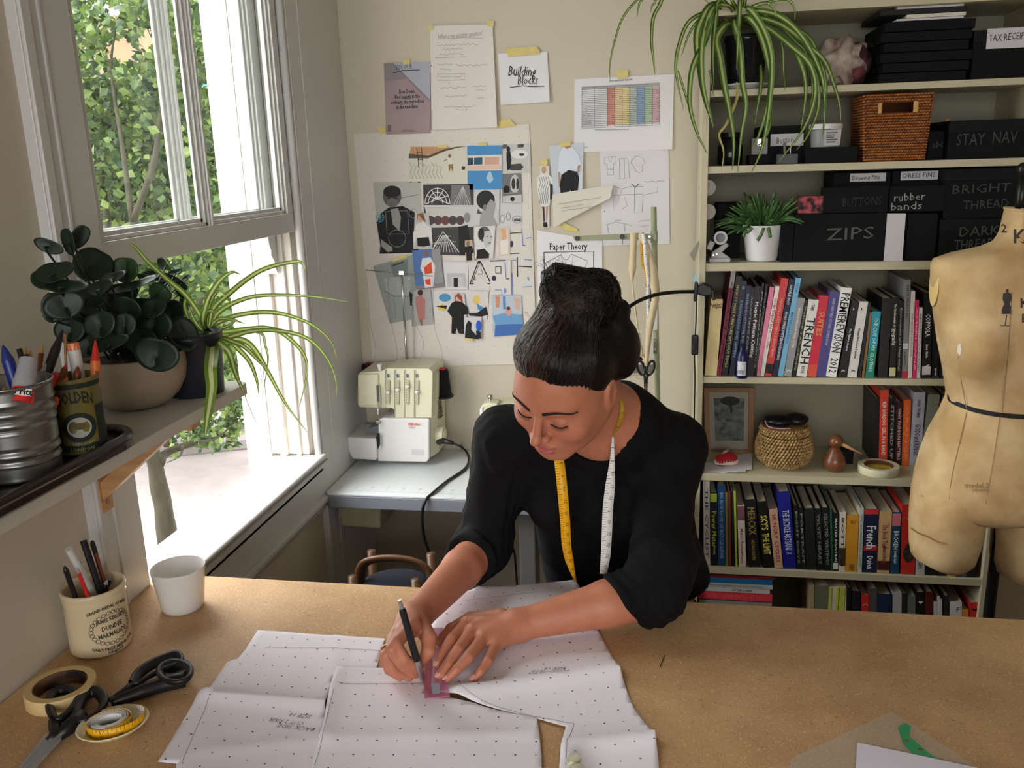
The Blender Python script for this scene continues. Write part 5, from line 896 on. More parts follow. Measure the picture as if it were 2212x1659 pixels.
# second shelf
t = crate(z4, 1640, 1738, 272, 'black button box with pale handwriting behind the hanging leaves', [('#', 24, 1700, 302, 70, 0), ('Button', 13, 1696, 303, 34, ink)], y=2.56, d=.16, lid=False); t.children[1].active_material = flat((84, 82, 80))
crate(z4, 1738, 1850, 318, 'low black box carrying the small white plastic tub', y=2.50, d=.16, lid=False)
tub = thing('plastic_tub', 'small white lidded plastic tub with a printed label on a low black box', 'tub', PY(1784, 318, 2.54))
zt = PY(1784, 318, 2.5).z + .0006; xt = PY(1784, 318, 2.54).x
ob('tub', MB().lathe((xt, 2.56, zt), [(.036, 0), (.0385, .045)], 28), mat('frosted_plastic', (150, 152, 150), .35), tub, auto=40)
ob('lid', MB().lathe((xt, 2.56, zt + .046), [(.043, 0), (.0435, .004), (.043, .013), (.040, .0145)], 28), whitep, tub, auto=40)
ob('label', MB().prism([PY(1781, 282, 2.518), PY(1818, 279, 2.525), PY(1814, 314, 2.525), PY(1779, 315, 2.518)], (0, .001, 0)), lbl, tub)
mb = MB(); [mb.bb(PY(1785, 286 + k * 5, 2.5165), PY(1809 - 4 * (k % 3), 287.2 + k * 5, 2.516)) for k in range(5)]; ob('label_print', mb, flat((60, 60, 60)), tub)
t = thing('bobbin_case', 'small clear box with a metal catch among dark boxes behind the hanging leaves', 'box', PY(1640, 330, 2.55)); ob('body', MB().bb(PY(1624, 298, 2.54), PY(1655, 334, 2.58)), mat('smoky_plastic', (96, 92, 84), .3), t, bevel=.002); ob('catch', MB().bb(PY(1636, 300, 2.538), PY(1644, 316, 2.5395)), steel, t, bevel=.0006)
crate(z4, 1618, 1662, 335, 'low dark pincushion box under the clear box with the catch', y=2.53, d=.1, lid=False)
t = thing('pattern_weight', 'small slate grey block with a metal clip at the shelf edge', 'weight', PY(1701, 355, 2.5)); wx = PY(1701, 345, 2.5).x
ob('block', MB().bb((wx - .026, 2.495, z4 + .0005), (wx + .026, 2.53, z4 + .026)), mat('slate_block', (80, 84, 86), .6), t, bevel=.001); ob('clip', MB().tube([(wx - .006, 2.51, z4 + .026), (wx - .008, 2.51, z4 + .055)], .004, 8).tube([(wx + .008, 2.51, z4 + .026), (wx + .008, 2.51, z4 + .050)], .002, 6), steel, t)
t = thing('glass_jar', 'dark glass jar behind the roots of the hanging spider plant', 'jar', PY(1575, 355, 2.56)); jx = PY(1578, 330, 2.56).x; ob('jar', MB().lathe((jx, 2.58, z4 + .0005), [(.030, 0), (.034, .006), (.034, .05), (.026, .062), (.026, .075)], 24), mat('dark_glass', (20, 26, 32), .12), t, smooth=True); ob('lid', MB().lathe((jx, 2.58, z4 + .0757), [(.028, 0), (.028, .012)], 24), dk, t)
# wicker basket: woven strands over a dark core
wick = mat('wicker', (186, 116, 56), .6, bump=.5, bscale=200, c2=(140, 80, 36), vscale=60)
bk_ = thing('wicker_basket', 'square brown wicker basket with a rectangular handle hole', 'basket', PY(1925, 350, 2.56))
def quadP(a, b, y=2.495): # a in 0..1 left-right, b 0..1 bottom-top
    X0 = PY(1860, 340, y).x; X1 = PY(2005, 340, y).x; zt_ = PY(1930, 202, y).z; z0 = z4 + .001
    s_ = .86 + .14 * b; xc = (X0 + X1) / 2; return Vector((xc + (a - .5) * (X1 - X0) * s_, y, z0 + b * (zt_ - z0)))
w0 = quadP(0, 0); w1 = quadP(1, 0); t0_ = quadP(0, 1); t1_ = quadP(1, 1); D_ = Vector((0, .17, 0))
hole = lambda a, b: .26 < a < .74 and .72 < b < .87
mb = MB(); core = MB(); ofs = Vector((0, .006, 0))
for (pa, pb, pc, pd) in ((w0, w1, t1_, t0_),):
    core.add([p + ofs for p in (w0, w1, quadP(1, .72), quadP(0, .72))], [(0, 1, 2, 3)]); core.add([p + ofs for p in (quadP(0, .87), quadP(1, .87), t1_, t0_)], [(0, 1, 2, 3)])
    core.add([p + ofs for p in (quadP(0, .72), quadP(.26, .72), quadP(.26, .87), quadP(0, .87))], [(0, 1, 2, 3)]); core.add([p + ofs for p in (quadP(.74, .72), quadP(1, .72), quadP(1, .87), quadP(.74, .87))], [(0, 1, 2, 3)])
core.add([w0, w0 + D_, t0_ + D_, t0_], [(0, 1, 2, 3)]); core.add([w1, w1 + D_, t1_ + D_, t1_], [(3, 2, 1, 0)]); core.add([w0 + D_, w1 + D_, t1_ + D_, t0_ + D_], [(3, 2, 1, 0)]); core.add([w0, w1, w1 + D_, w0 + D_], [(3, 2, 1, 0)])
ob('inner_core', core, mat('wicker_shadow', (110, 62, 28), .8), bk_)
NR_, NC_ = 24, 22
for j in range(NR_):
    b = (j + .5) / NR_; 
    for i in range(NC_):
        a = (i + .5 + (j % 2) * .5) / (NC_ + .5)
        if hole(a, b): continue
        p = quadP(a, b); dx = (quadP(1, b).x - quadP(0, b).x) / NC_; mb.tube([p + Vector((-dx * .55, .003, -.0006)), p + Vector((-dx * .2, -.0016, 0)), p + Vector((dx * .2, -.0016, .0012)), p + Vector((dx * .55, .003, .0024))], [.0012, .0026, .0026, .0012], 5)
ob('weave', mb, wick, bk_, smooth=True, kind='stuff')
mb = MB()
for j in range(NR_):
    b = (j + .5) / NR_
    for s_ in (0, 1):
        A = [quadP(s_, b) + D_ * f + Vector(((-1 if s_ == 0 else 1) * (.002 + .0012 * math.sin(f * 50 + j * 3.14)), 0, 0)) for f in [k / 14 for k in range(15)]]; mb.tube(A, .0028, 5)
ob('side_weave', mb, wick, bk_, smooth=True, kind='stuff')
for (a, lab) in ((.225, 0), (.765, 0)):
    ob('handle_wrap', MB().bb(quadP(a - .035, .71) - Vector((0, .004, 0)), quadP(a + .035, .88) + Vector((0, .003, 0))), mat('pale_cane', (206, 160, 100), .6, bump=.6, bscale=150), bk_, bevel=.003, label='paler cane wrap at the handle hole')
crate(z4, 2004, 2050, 283, 'small black box with faint chalk scribble right of the wicker basket', [('abc', 14, 2026, 312, 20, chk)], y=2.55, d=.15, lid=False)
crate(z4, 2048, 2240, 258, 'wide black box with faint chalk capitals right of the small scribbled one', [('STAY  NAV', 24, 2132, 300, 110, flat((60, 62, 62)))], y=2.51)
t = thing('paper_tab', 'tiny orange paper tab sticking up behind the small scribbled black box', 'tab', PY(2043, 280, 2.56)); ob('tab', MB().prism([PY(2040, 282, 2.56), PY(2044, 258, 2.56), PY(2051, 256, 2.56), PY(2048, 272, 2.56), PY(2046, 282, 2.56)], (0, .001, 0)), flat((214, 150, 80)), t)
# third shelf
crate(z3, 1800, 1922, 372, 'black box labelled drawing pins, standing behind the chalked boxes', [('#', 16, 1875, 383, 76, 0), ('Drawing Pins.', 9, 1872, 384, 56, ink)], y=2.56, d=.16, lid=False)
crate(z3, 1926, 2038, 368, 'black box labelled dress pins, standing behind the rubber bands box', [('#', 17, 1986, 379, 79, 0), ('DRESS PINS', 10, 1986, 379, 60, ink)], y=2.56, d=.16, lid=False)
crate(z3, 1716, 1914, 461, 'wide black box with ZIPS chalked on its front', [('ZIPS', 26, 1836, 506, 92, flat((80, 82, 80)))], d=.05, y=2.50, lid=False)
zq = PY(1815, 461, 2.5).z + .0006
t = crate(zq, 1778, 1918, 404, 'black box with illegible chalk lettering on top of the zips box', [('BUTTONS', 18, 1862, 436, 74, flat((44, 44, 46)))], y=2.50, d=.05, lid=False)
crate(z3, 1959, 2024, 462, 'plain black box under the rubber bands box, right of the white card', y=2.50, d=.05, lid=False)
crate(zq, 1921, 2040, 402, 'black box with rubber bands chalked in lower case', [('rubber', 16, 1965, 426, 58, flat((150, 152, 152))), ('bands', 16, 1958, 446, 58, flat((150, 152, 152)))], y=2.50, d=.05, lid=False)
crate(z3, 2028, 2196, 473, 'black box chalked DARK THREADS behind the dress form neck', [('DARK', 20, 2116, 500, 74, flat((76, 78, 78))), ('THREADS', 20, 2110, 528, 84, flat((76, 78, 78)))], y=2.50)
crate(PY(2110, 473, 2.5).z + .0006, 2042, 2200, 364, 'black box chalked BRIGHT THREAD above the dark threads box', [('BRIGHT', 18, 2120, 408, 106, flat((60, 62, 62))), ('THREAD', 18, 2130, 442, 84, flat((60, 62, 62)))], y=2.50)
t = thing('white_card', 'blank white card standing between the zips box and the next black box', 'card', PY(1933, 565, 2.494)); ob('card', MB().prism([PY(1917, 461, 2.493), PY(1957, 461, 2.493), PY(1949, 564.5, 2.493), PY(1909, 564.5, 2.493)], (0, .002, 0)), flat((206, 202, 206)), t)
t = crate(zq, 1724, 1778, 424, 'small box with pink leaf pattern on black, left of the chalked boxes', y=2.505, d=.05, lid=False, m=mat('pink_leaf_print', (200, 88, 96), .7, c2=(24, 20, 24), vscale=55, det=1))
crate(z3, 1686, 1714, 483, 'narrow black box file right of the white succulent pot', y=2.50, d=.2, lid=False)
crate(z3, 1548, 1600, 440, 'dark grey box behind the white clip lamp at the left end of the shelf', y=2.60, d=.12, lid=False)
for k, (v0, v1) in enumerate(((385, 424), (436, 475))):
    c = PY(1535, (v0 + v1) / 2, 2.58); t = thing('paper_roll', ('upper', 'lower')[k] + ' end of a white paper roll poking out at the left side of the shelf', 'paper roll', c); ob('roll', MB().tube([c + Vector((-.010, -.04, 0)), c + Vector((-.010, .14, 0))], .022, 20), flat((190, 186, 176)), t, auto=40)
# white clip lamp lying on the shelf
cl = thing('clip_spotlight', 'small white clip-on spotlight folded at the left end of the shelf', 'lamp', PY(1556, 566, 2.5)); wp = mat('dull_white_plastic', (176, 176, 174), .4)
zc = z3 + .0006; x0 = PY(1556, 560, 2.5).x
ob('base', MB().bb((x0 - .030, 2.495, zc), (x0 + .028, 2.53, zc + .012)), wp, cl, bevel=.003); ob('clamp_arm', MB().prism([PY(1536, 558, 2.505), PY(1538, 545, 2.505), PY(1568, 524, 2.505), PY(1575, 530, 2.505), PY(1560, 545, 2.505), PY(1576, 556, 2.505), PY(1574, 560, 2.505)], (0, .02, 0)), wp, cl, bevel=.002)
ob('lamp_ring', MB().lathe(PY(1556, 513, 2.50), [(.0125, 0), (.0175, 0), (.0185, .012), (.0125, .012)], 22, axis=(0, -1, 0), close=True), wp, cl, auto=40); ob('lamp_face', MB().lathe(PY(1556, 513, 2.50), [(.0122, .002), (.0122, .009)], 20, axis=(0, -1, 0)), flat((120, 122, 124)), cl); ob('joint', MB().box(PY(1535, 530, 2.51), (.016, .02, .024), roty(.4)), wp, cl, bevel=.002)
for u, v in ((1541, 551), (1548, 549)): ob('screw', MB().lathe(PY(u, v, 2.504), [(.0025, 0), (.0025, .002)], 10, axis=(0, -1, 0)), steel, cl)
# succulent in white pot
pp = thing('potted_succulent', 'finger-leaved green succulent in a tapered white pot on the shelf', 'potted plant', PY(1646, 566, 2.55))
ppx = PY(1646, 530, 2.545).x; pz = z3 + .0006
ob('pot', MB().lathe((ppx, 2.545, pz), [(.040, 0), (.042, .003), (.0545, .094), (.0545, .098), (.050, .098), (.049, .085)], 32), mat('glazed_white_pot', (232, 232, 234), .25), pp, smooth=True); ob('soil', MB().lathe((ppx, 2.545, pz + .082), [(.0, .004), (.0495, 0)], 20, cap=False), flat((40, 30, 22)), pp)
gsu = mat('succulent_green', (50, 84, 44), .35, c2=(84, 120, 62), vscale=80); rs_ = random.Random(4)
def finger(base, dr, ln, r, droop=.4, n=6):
    P = []; d = Vector(dr).normalized(); p = Vector(base)
    for i in range(n): P.append(p.copy()); p = p + d * ln / (n - 1); d = (d + Vector((0, 0, -droop * .16))).normalized()
    return MB().tube(P, [r * .7, r, r * 1.05, r, r * .8, r * .35][:n], 6)
for i in range(130):
    a = rs_.random() * 6.28; e = rs_.uniform(.1, 1.4); d = Vector((math.cos(a) * math.cos(e) * 1.25, math.sin(a) * math.cos(e) * .8 - .1, math.sin(e))); l = rs_.uniform(.045, .085)
    b = Vector((ppx, 2.545, pz + .088)) + Vector((d.x * .045, d.y * .03, rs_.uniform(0, .03))); ob('leaf', finger(b, d, l, .0042, .9 if e < .6 else .3), gsu, pp, smooth=True)
for px in ([(1612, 495), (1608, 505), (1606, 512)], [(1650, 492), (1644, 508), (1636, 520)], [(1660, 492), (1663, 505), (1664, 513)], [(1625, 492), (1618, 500), (1610, 502)]): ob('leaf', MB().tube(smoothpath([PY(u, v, 2.484) for u, v in px], 3), .0044, 7), gsu, pp, smooth=True)
# basket shelf
pf = thing('picture_frame', 'pale wooden framed photo of a tree leaning at the back of the basket shelf', 'picture', PY(1575, 985, 2.68))
def quad_bar(a, b, c, d, y=2.68): return MB().prism([PY(*a, y), PY(*b, y), PY(*c, y), PY(*d, y)], (0, .012, 0))
fw_ = mat('frame_oak', (150, 112, 76), .6, var=.1, vscale=10, stretch=(1, 1, 6))
for q in (((1520, 838), (1532, 838), (1534, 985), (1523, 985)), ((1618, 838), (1630, 838), (1628, 985), (1616, 985)), ((1532, 838), (1618, 838), (1618, 847), (1532, 847)), ((1534, 973), (1616, 973), (1616, 985), (1534, 985))): ob('frame_bar', quad_bar(*q), fw_, pf, bevel=.001)
ob('mount', MB().add([PY(u, v, 2.688) for u, v in ((1532, 847), (1618, 847), (1616, 973), (1534, 973))], [(0, 1, 2, 3)]), flat((150, 146, 132)), pf)
ob('photo', MB().add([PY(u, v, 2.687) for u, v in ((1542, 860), (1608, 860), (1606, 952), (1545, 952))], [(0, 1, 2, 3)]), mat('old_photo', (110, 112, 106), .5, c2=(50, 54, 52), vscale=50, det=5), pf)
ob('photo_tree', MB().tube([PY(1580, 890, 2.6855), PY(1577, 852 + 12, 2.6855)], .003, 6).ell(PY(1577, 866, 2.6855), (.03, .0006, .014)), flat((36, 40, 36)), pf)
for k, (px, z_) in enumerate((([(1519, 1010), (1560, 985), (1620, 1012), (1562, 1033)], .0006), ([(1560, 988), (1626, 978), (1624, 1014), (1568, 1028)], .004), ([(1520, 1000), (1600, 990), (1612, 1020), (1524, 1024)], .0022))):
    P = [PZ(u, v, zb + z_) for u, v in px]
    for p in P: p.y = max(min(p.y, 2.74), 2.487); p.x = max(p.x, .118)
    tag(ob('loose_paper', MB().prism(P, (0, 0, .0008)), paper), ('lowest', 'topmost', 'middle')[k] + ' of the loose white papers beneath the small red shoe', 'paper', 'loose papers under the red shoe')
sh_ = thing('baby_shoe', 'small red shoe with white stitched sole on loose papers', 'shoe', PZ(1570, 1000, zb + .006)); sc_ = PZ(1570, 996, zb + .0065); sc_.y = 2.56; sc_.x = PY(1569, 990, 2.56).x; R_ = rotz(.25)
sole = [sc_ + R_ @ Vector((.036 * math.cos(a), .019 * math.sin(a) * (1 + .2 * math.cos(a)), 0)) for a in [2 * math.pi * j / 26 for j in range(26)]]
ob('sole', MB().prism(sole, (0, 0, .010)), flat((222, 208, 200)), sh_, bevel=.002); up_ = MB().ell(sc_ + Vector((0, 0, .011)), (.035, .018, .024), 24, 12, R_); ob('upper', up_, mat('red_felt', (168, 30, 40), .9, bump=.3, bscale=200), sh_, smooth=True)
mb = MB(); [mb.tube([p * 1.0 + Vector((0, 0, .0085)), p + Vector((0, 0, .0145)) + (sc_ - p) * .04], .0009, 4) for p in sole]; ob('stitching', mb, flat((230, 220, 214)), sh_)
ob('tongue', MB().ell(sc_ + Vector((-.008, 0, .034)), (.018, .007, .004), 14, 8, R_ @ roty(-.5)), flat((196, 150, 146)), sh_, smooth=True)
# coiled basket
cbk = thing('coiled_basket', 'round lidded basket of coiled pale grass with a black pouch on top', 'basket', PY(1693, 1020, 2.58)); cx_ = PY(1693, 980, 2.58).x; cy_ = 2.585; gr = mat('coiled_grass', (190, 158, 104), .7, bump=.5, bscale=160, c2=(140, 108, 62), vscale=70)
prof = [(.055, .004), (.066, .013), (.073, .022), (.077, .031), (.0795, .040), (.0805, .049), (.080, .058), (.079, .067), (.077, .076), (.074, .085), (.0715, .093)]
for k, (r_, h) in enumerate(prof):
    mb = MB(); n = 50
    for i in range(n):
        a = 2 * math.pi * (i + .5 * (k % 2)) / n; mb.tube([(cx_ + r_ * math.cos(a - .06), cy_ + r_ * math.sin(a - .06), zb + h - .0035), (cx_ + (r_ + .0022) * math.cos(a), cy_ + (r_ + .0022) * math.sin(a), zb + h + .001), (cx_ + r_ * math.cos(a + .06), cy_ + r_ * math.sin(a + .06), zb + h + .0055)], [.002, .0042, .002], 5)
    ob('coil', mb, gr, cbk, smooth=True)
ob('liner', MB().lathe((cx_, cy_, zb + .001), [(.052, 0)] + [(r_ - .002, h) for r_, h in prof], 30), flat((90, 66, 40)), cbk)
for k, (r_, h) in enumerate(((.068, .103), (.069, .111), (.066, .118))):
    mb = MB()
    for i in range(46): a = 2 * math.pi * (i + .5 * k) / 46; mb.tube([(cx_ + r_ * math.cos(a - .06), cy_ + r_ * math.sin(a - .06), zb + h - .003), (cx_ + (r_ + .002) * math.cos(a), cy_ + (r_ + .002) * math.sin(a), zb + h + .001), (cx_ + r_ * math.cos(a + .06), cy_ + r_ * math.sin(a + .06), zb + h + .005)], [.002, .004, .002], 5)
    ob('lid_coil', mb, gr, cbk, smooth=True, label='coil of the loose lid')
ob('lid', MB().lathe((cx_, cy_, zb + .098), [(.066, 0), (.067, .018), (.05, .022), (0, .024)], 30), flat((150, 118, 74)), cbk)
po = thing('black_pouch', 'folded black pouch with striped edging on the coiled basket lid', 'pouch', (cx_, cy_, zb + .125)); pm_ = mat('black_satin', (16, 16, 20), .35)
ob('fold', lump((cx_ + .030, cy_, zb + .143), (.040, .035, .017), 3, .2), pm_, po, smooth=True); ob('fold', lump((cx_ - .018, cy_ - .01, zb + .141), (.045, .036, .017), 8, .25), pm_, po, smooth=True)
for k, c in enumerate(((60, 66, 120), (206, 196, 190), (180, 70, 80))): ob('striped_edge', MB().tube(smoothpath([(cx_ - .062, cy_ - .04, zb + .150 - .002 * k), (cx_ - .052, cy_ - .05, zb + .134 - .002 * k), (cx_ - .02, cy_ - .05, zb + .128 - .0015 * k), (cx_ + .01, cy_ - .045, zb + .127 - .001 * k)], 5), .0014, 6), flat(c), po)
# wooden bird
bd = thing('wooden_bird', 'small turned wooden bird with a round head and long beak', 'figurine', PY(1803, 1027, 2.55)); bx = PY(1803, 990, 2.545).x; bwd = mat('walnut', (128, 78, 46), .35, c2=(100, 58, 32), vscale=12, stretch=(1, 1, 5), coat=.2)
ob('body', MB().lathe((bx, 2.545, zb + .0005), [(.0, 0), (.022, .001), (.031, .010), (.0335, .022), (.030, .038), (.021, .055), (.014, .066), (.010, .0715)], 28), bwd, bd, smooth=True)
ob('head', MB().ell((bx, 2.545, zb + .088), .0205, 24, 14), bwd, bd, smooth=True); ob('beak', MB().tube([(bx + .012, 2.54, zb + .085), (bx + .035, 2.525, zb + .076), (bx + .066, 2.51, zb + .064)], [.007, .005, .0012], 10), mat('pale_beak', (168, 124, 84), .5), bd, smooth=True)
t = crate(zb, 1816, 1842, 973, 'tiny black box behind the wooden bird', y=2.60, d=.04, lid=False)
def tape_roll(c, R, r, h, mt, label, core_c, axis=(0, 0, 1), name='masking_tape'):
    t = thing(name, label, 'tape', c); ob('tape', MB().lathe(c, [(r + .0022, 0), (R - .0008, 0), (R, .001), (R, h - .001), (R - .0008, h), (r + .0022, h)], 44, axis=axis, close=True), mt, t, auto=40)
    ob('core', MB().lathe(Vector(c) + Vector(axis) * .0003, [(r, 0), (r + .002, 0), (r + .002, h - .0006), (r, h - .0006)], 40, axis=axis, close=True), core_c, t, auto=40); return t
cT = Vector((PY(1897, 1020, 2.54).x, 2.5405, zb + .0006)); tape_roll(cT, .0565, .0385, .022, mat('cream_tape', (214, 208, 176), .55, bump=.3, bscale=120), 'wide cream masking tape roll lying on the basket shelf', mat('brown_core', (92, 50, 30), .7))
ob('disc', MB().lathe(cT + Vector((0, 0, .012)), [(.0, 0), (.038, 0)], 30, cap=False), mat('tape_core_label', (200, 180, 60), .6, c2=(90, 40, 28), vscale=18, det=0), bpy.data.objects['masking_tape'])
# ink bottle in front of the fashion books
bt = thing('blue_bottle', 'small navy bottle with a white barcode label in front of the fashion books', 'bottle', PY(1603, 812, 2.487)); bxx = PY(1603, 790, 2.478).x; nv = mat('navy_plastic', (20, 26, 74), .3)
ob('bottle', MB().lathe((bxx, 2.508 - .03, zf + .0006 if False else zf + .0006), [(.0, 0), (.0155, 0), (.0165, .003), (.0165, .062), (.012, .074), (.0085, .078), (.0085, .094), (0, .095)], 22), nv, bt, smooth=True)
mb = MB()
def lab_on_cyl(c, r, a0, a1, z0, z1, n=8):
    A = [Vector(c) + Vector((r * math.sin(a0 + (a1 - a0) * i / n), -r * math.cos(a0 + (a1 - a0) * i / n), z0)) for i in range(n + 1)]; return A, [p + Vector((0, 0, z1 - z0)) for p in A]
A, B = lab_on_cyl((bxx, 2.478, zf), .0169, -.9, .6, .010, .050); ob('label', MB().strip(A, B), flat((204, 206, 210)), bt, thick=.0003)
for i in range(9): A, B = lab_on_cyl((bxx, 2.478, zf), .0173, -.8 + i * .13, -.8 + i * .13 + .05, .014, .026, 1); mb.strip(A, B)
ob('barcode', mb, ink, bt)
ob('paper_slip', MB().prism([(bxx - .03, 2.486, zf + .0002), (bxx + .04, 2.485, zf + .0002), (bxx + .03, 2.4935, zf + .0002), (bxx - .02, 2.4935, zf + .0002)], (0, 0, .0003)), lbl, bt)
# ================= plants and pots =================
def blade(base_pts, width, parent, mats, name='leaf', fold=.35, taper=.12, nrm=None, sub=5, rev=False):
    P = smoothpath(base_pts, sub); n = len(P); mb = MB(); rows = []
    for i, p in enumerate(P):
        f = i / (n - 1); w = width * (min(1, .55 + f * 2.2) if f < .2 else (1 - ((f - .2) / .8) ** 2.2 * (1 - taper)))
        t = (P[min(i + 1, n - 1)] - P[max(i - 1, 0)]).normalized(); vw = (CAM - p).normalized() if nrm is None else Vector(nrm)
        s = t.cross(vw); s = s.normalized() if s.length > 1e-4 else Vector((1, 0, 0)); nn = s.cross(t).normalized()
        rows.append([p - s * w / 2 + nn * w * fold * .5, p - s * w * .17 , p + s * w * .17, p + s * w / 2 + nn * w * fold * .5])
    V = [q for r in rows for q in r]; F = []; M_ = []
    for i in range(n - 1):
        for k in range(3): F.append((i * 4 + k, i * 4 + k + 1, i * 4 + k + 5, i * 4 + k + 4)); M_.append(1 if k == 1 else 0)
    mb.v = V; mb.f = F; mb.m = M_
    return ob(name, mb, mats, parent, smooth=True)
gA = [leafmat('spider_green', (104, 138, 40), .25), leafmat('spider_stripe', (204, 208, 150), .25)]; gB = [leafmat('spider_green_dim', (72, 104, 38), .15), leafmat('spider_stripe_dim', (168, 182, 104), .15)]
dried = [flat((120, 96, 60)), flat((140, 112, 70))]
# shelf across the window
ws = thing('window_shelf', 'narrow white painted shelf on wooden brackets running from wall to window', 'shelf', (-.88, .9, 1.288))
whs = mat('shelf_paint', (196, 192, 184), .45, var=.08, vscale=8)
ob('board', MB().prism([(-.762, .2, 1.29), (-.762, 1.478, 1.29), (-.768, 1.490, 1.29), (-.78, 1.496, 1.29), (-.985, 1.50, 1.29), (-.985, .2, 1.29)], (0, 0, .021)), whs, ws, bevel=.002)
pineb = mat('pine_bracket', (208, 164, 116), .55, c2=(188, 140, 92), vscale=9, stretch=(1, 1, 8))
for y_ in (1.352, .62):
    b = ob('bracket', MB().bb((-1.0185, y_ - .017, 1.10), (-.993, y_ + .017, 1.289)).bb((-.992, y_ - .016, 1.262), (-.80, y_ + .016, 1.289)), pineb, ws, bevel=.0015)
    ob('brace', MB().prism([(-.993, y_ - .012, 1.125), (-.993, y_ - .012, 1.16), (-.86, y_ - .012, 1.262), (-.83, y_ - .012, 1.262), (-.85, y_ - .012, 1.245)], (0, .024, 0)), pineb, b, bevel=.001)
    ob('screw', MB().lathe((-.993, y_, 1.118), [(.0045, 0), (.0045, .002)], 10, axis=(1, 0, 0)), steel, b)
tagm = mat('dark_lacquer', (34, 26, 26), .3, coat=.3)
tr_ = thing('dark_tray', 'dark lacquered tray holding tins of pens at the near end of the window shelf', 'tray', (-.88, .8, 1.3112))
o_ = roundrect(-.995, .35, -.757, 1.142, .05, 1.3112, 6); ob('base', MB().prism(o_, (0, 0, .012)), tagm, tr_, bevel=.003); 
mb = MB(); A = [Vector(p) + Vector((0, 0, .012)) for p in o_]; c_ = Vector((-.876, .746, 1.3232)); A.append(A[0]); mb.tube([p + (c_ - p).normalized() * .006 + Vector((0, 0, .006)) for p in A], .007, 8, cap=False); ob('rim', mb, tagm, tr_, smooth=True)
TZ1 = 1.3238
# ribbed metal bucket with pens
bu = thing('ribbed_tin', 'ribbed silver tin can stuffed with pens and glue at the left edge', 'can', (-.815, .955, TZ1)); bc_ = Vector((-.815, .955, TZ1)); tin = mat('galvanised_tin', (128, 128, 126), .36, metal=.9, bump=.2, bscale=30)
prof = [(.0, .001), (.046, .001), (.047, .004)]
for k in range(60):
    h = .006 + k * .0019; prof.append((.0465 + .0035 * k / 60 + (.0014 * math.sin(k * .9) if (8 < k < 22 or 30 < k < 52) else 0), h))
prof += [(.0515, .1205), (.0525, .1225), (.0512, .1240), (.0495, .1225), (.047, .06), (.045, .004), (0, .003)]
ob('can', MB().lathe(bc_, prof, 56, cap=False), tin, bu, smooth=True)
def stick(name, label, cat, a, b, r, m, tipm=None, tip=.012, group=None, n=10, flatten=1):
    a, b = Vector(a), Vector(b); t = thing(name, label, cat, a, group); d = (b - a).normalized()
    ob('barrel', MB().tube([a, b - d * tip], r, n, flat=flatten), m, t, auto=40)
    if tip: ob('tip', MB().tube([b - d * tip, b - d * tip * .3, b], [r, r * .45, r * .12], n), tipm or m, t, auto=40)
    return t
def inbucket(u, v, c, rr_, h0=.012, x=None):
    # point seen at (u,v) above the container centre, and its foot inside
    top = PX(u, v, x if x is not None else c.x)
    return top
penm = {k: mat('pen_' + k, c, .35) for k, c in dict(blue=(30, 44, 120), grey=(150, 150, 154), red=(200, 44, 40), orange=(226, 120, 60), black=(22, 22, 26), white=(214, 214, 212), brown=(120, 60, 40), wood=(196, 150, 92), clear=(176, 180, 186), green=(40, 60, 50)).items()}
def foot(c, i, n, r): a = 2 * math.pi * i / n; return c + Vector((r * math.cos(a), r * math.sin(a), .006))
G_ = 'pens and pencils in the ribbed tin'
for i, (nm, lb, ct, u, v, dx, r, m1, m2, tp) in enumerate((
    ('marker_pen', 'fat dark blue pen at the far left of the ribbed tin', 'pen', 6, 745, .0, .0075, 'blue', 'blue', .02), ('pencil', 'dark pencil with a silver band behind the glue stick', 'pencil', 40, 748, -.03, .0036, 'black', 'grey', .004),
    ('pencil', 'green pencil, sharpened point up, left of two beside the glue stick', 'pencil', 52, 742, -.035, .0036, 'green', 'wood', .016), ('pencil', 'tan pencil, point up, right of the green one', 'pencil', 66, 756, -.03, .0036, 'wood', 'wood', .016),
    ('pencil', 'short pencil behind the black brush pen', 'pencil', 92, 743, -.04, .0036, 'brown', 'wood', .015), ('brush_pen', 'tall black brush pen with a silver clip leaning right', 'pen', 136, 712, .0, .0065, 'black', 'black', .03),
    ('ballpoint_pen', 'clear ballpoint pen with a silver clip in the middle of the tin', 'pen', 100, 785, .012, .0055, 'clear', 'grey', .02), ('highlighter', 'red capped pen lying low at the right rim', 'pen', 124, 803, .015, .0065, 'red', 'red', .006),
    ('marker_pen', 'orange pen stub at the left rim of the tin', 'pen', 8, 838, .022, .0075, 'orange', 'orange', .02), ('silver_pen', 'grey metal pen in front of the clear ballpoint', 'pen', 68, 790, .02, .0050, 'grey', 'grey', .012), ('crayon', 'orange crayon stub next to the red capped pen', 'crayon', 146, 815, .012, .0045, 'orange', 'orange', .01), ('eraser_pencil', 'brown pencil end beside the red cap', 'pencil', 142, 788, .0, .0042, 'brown', 'red', .008))):
    tp_ = PX(u, v, bc_.x + dx); stick(nm, lb, ct, foot(bc_, i, 12, .030), tp_, r, penm[m1], penm[m2], tp, G_)
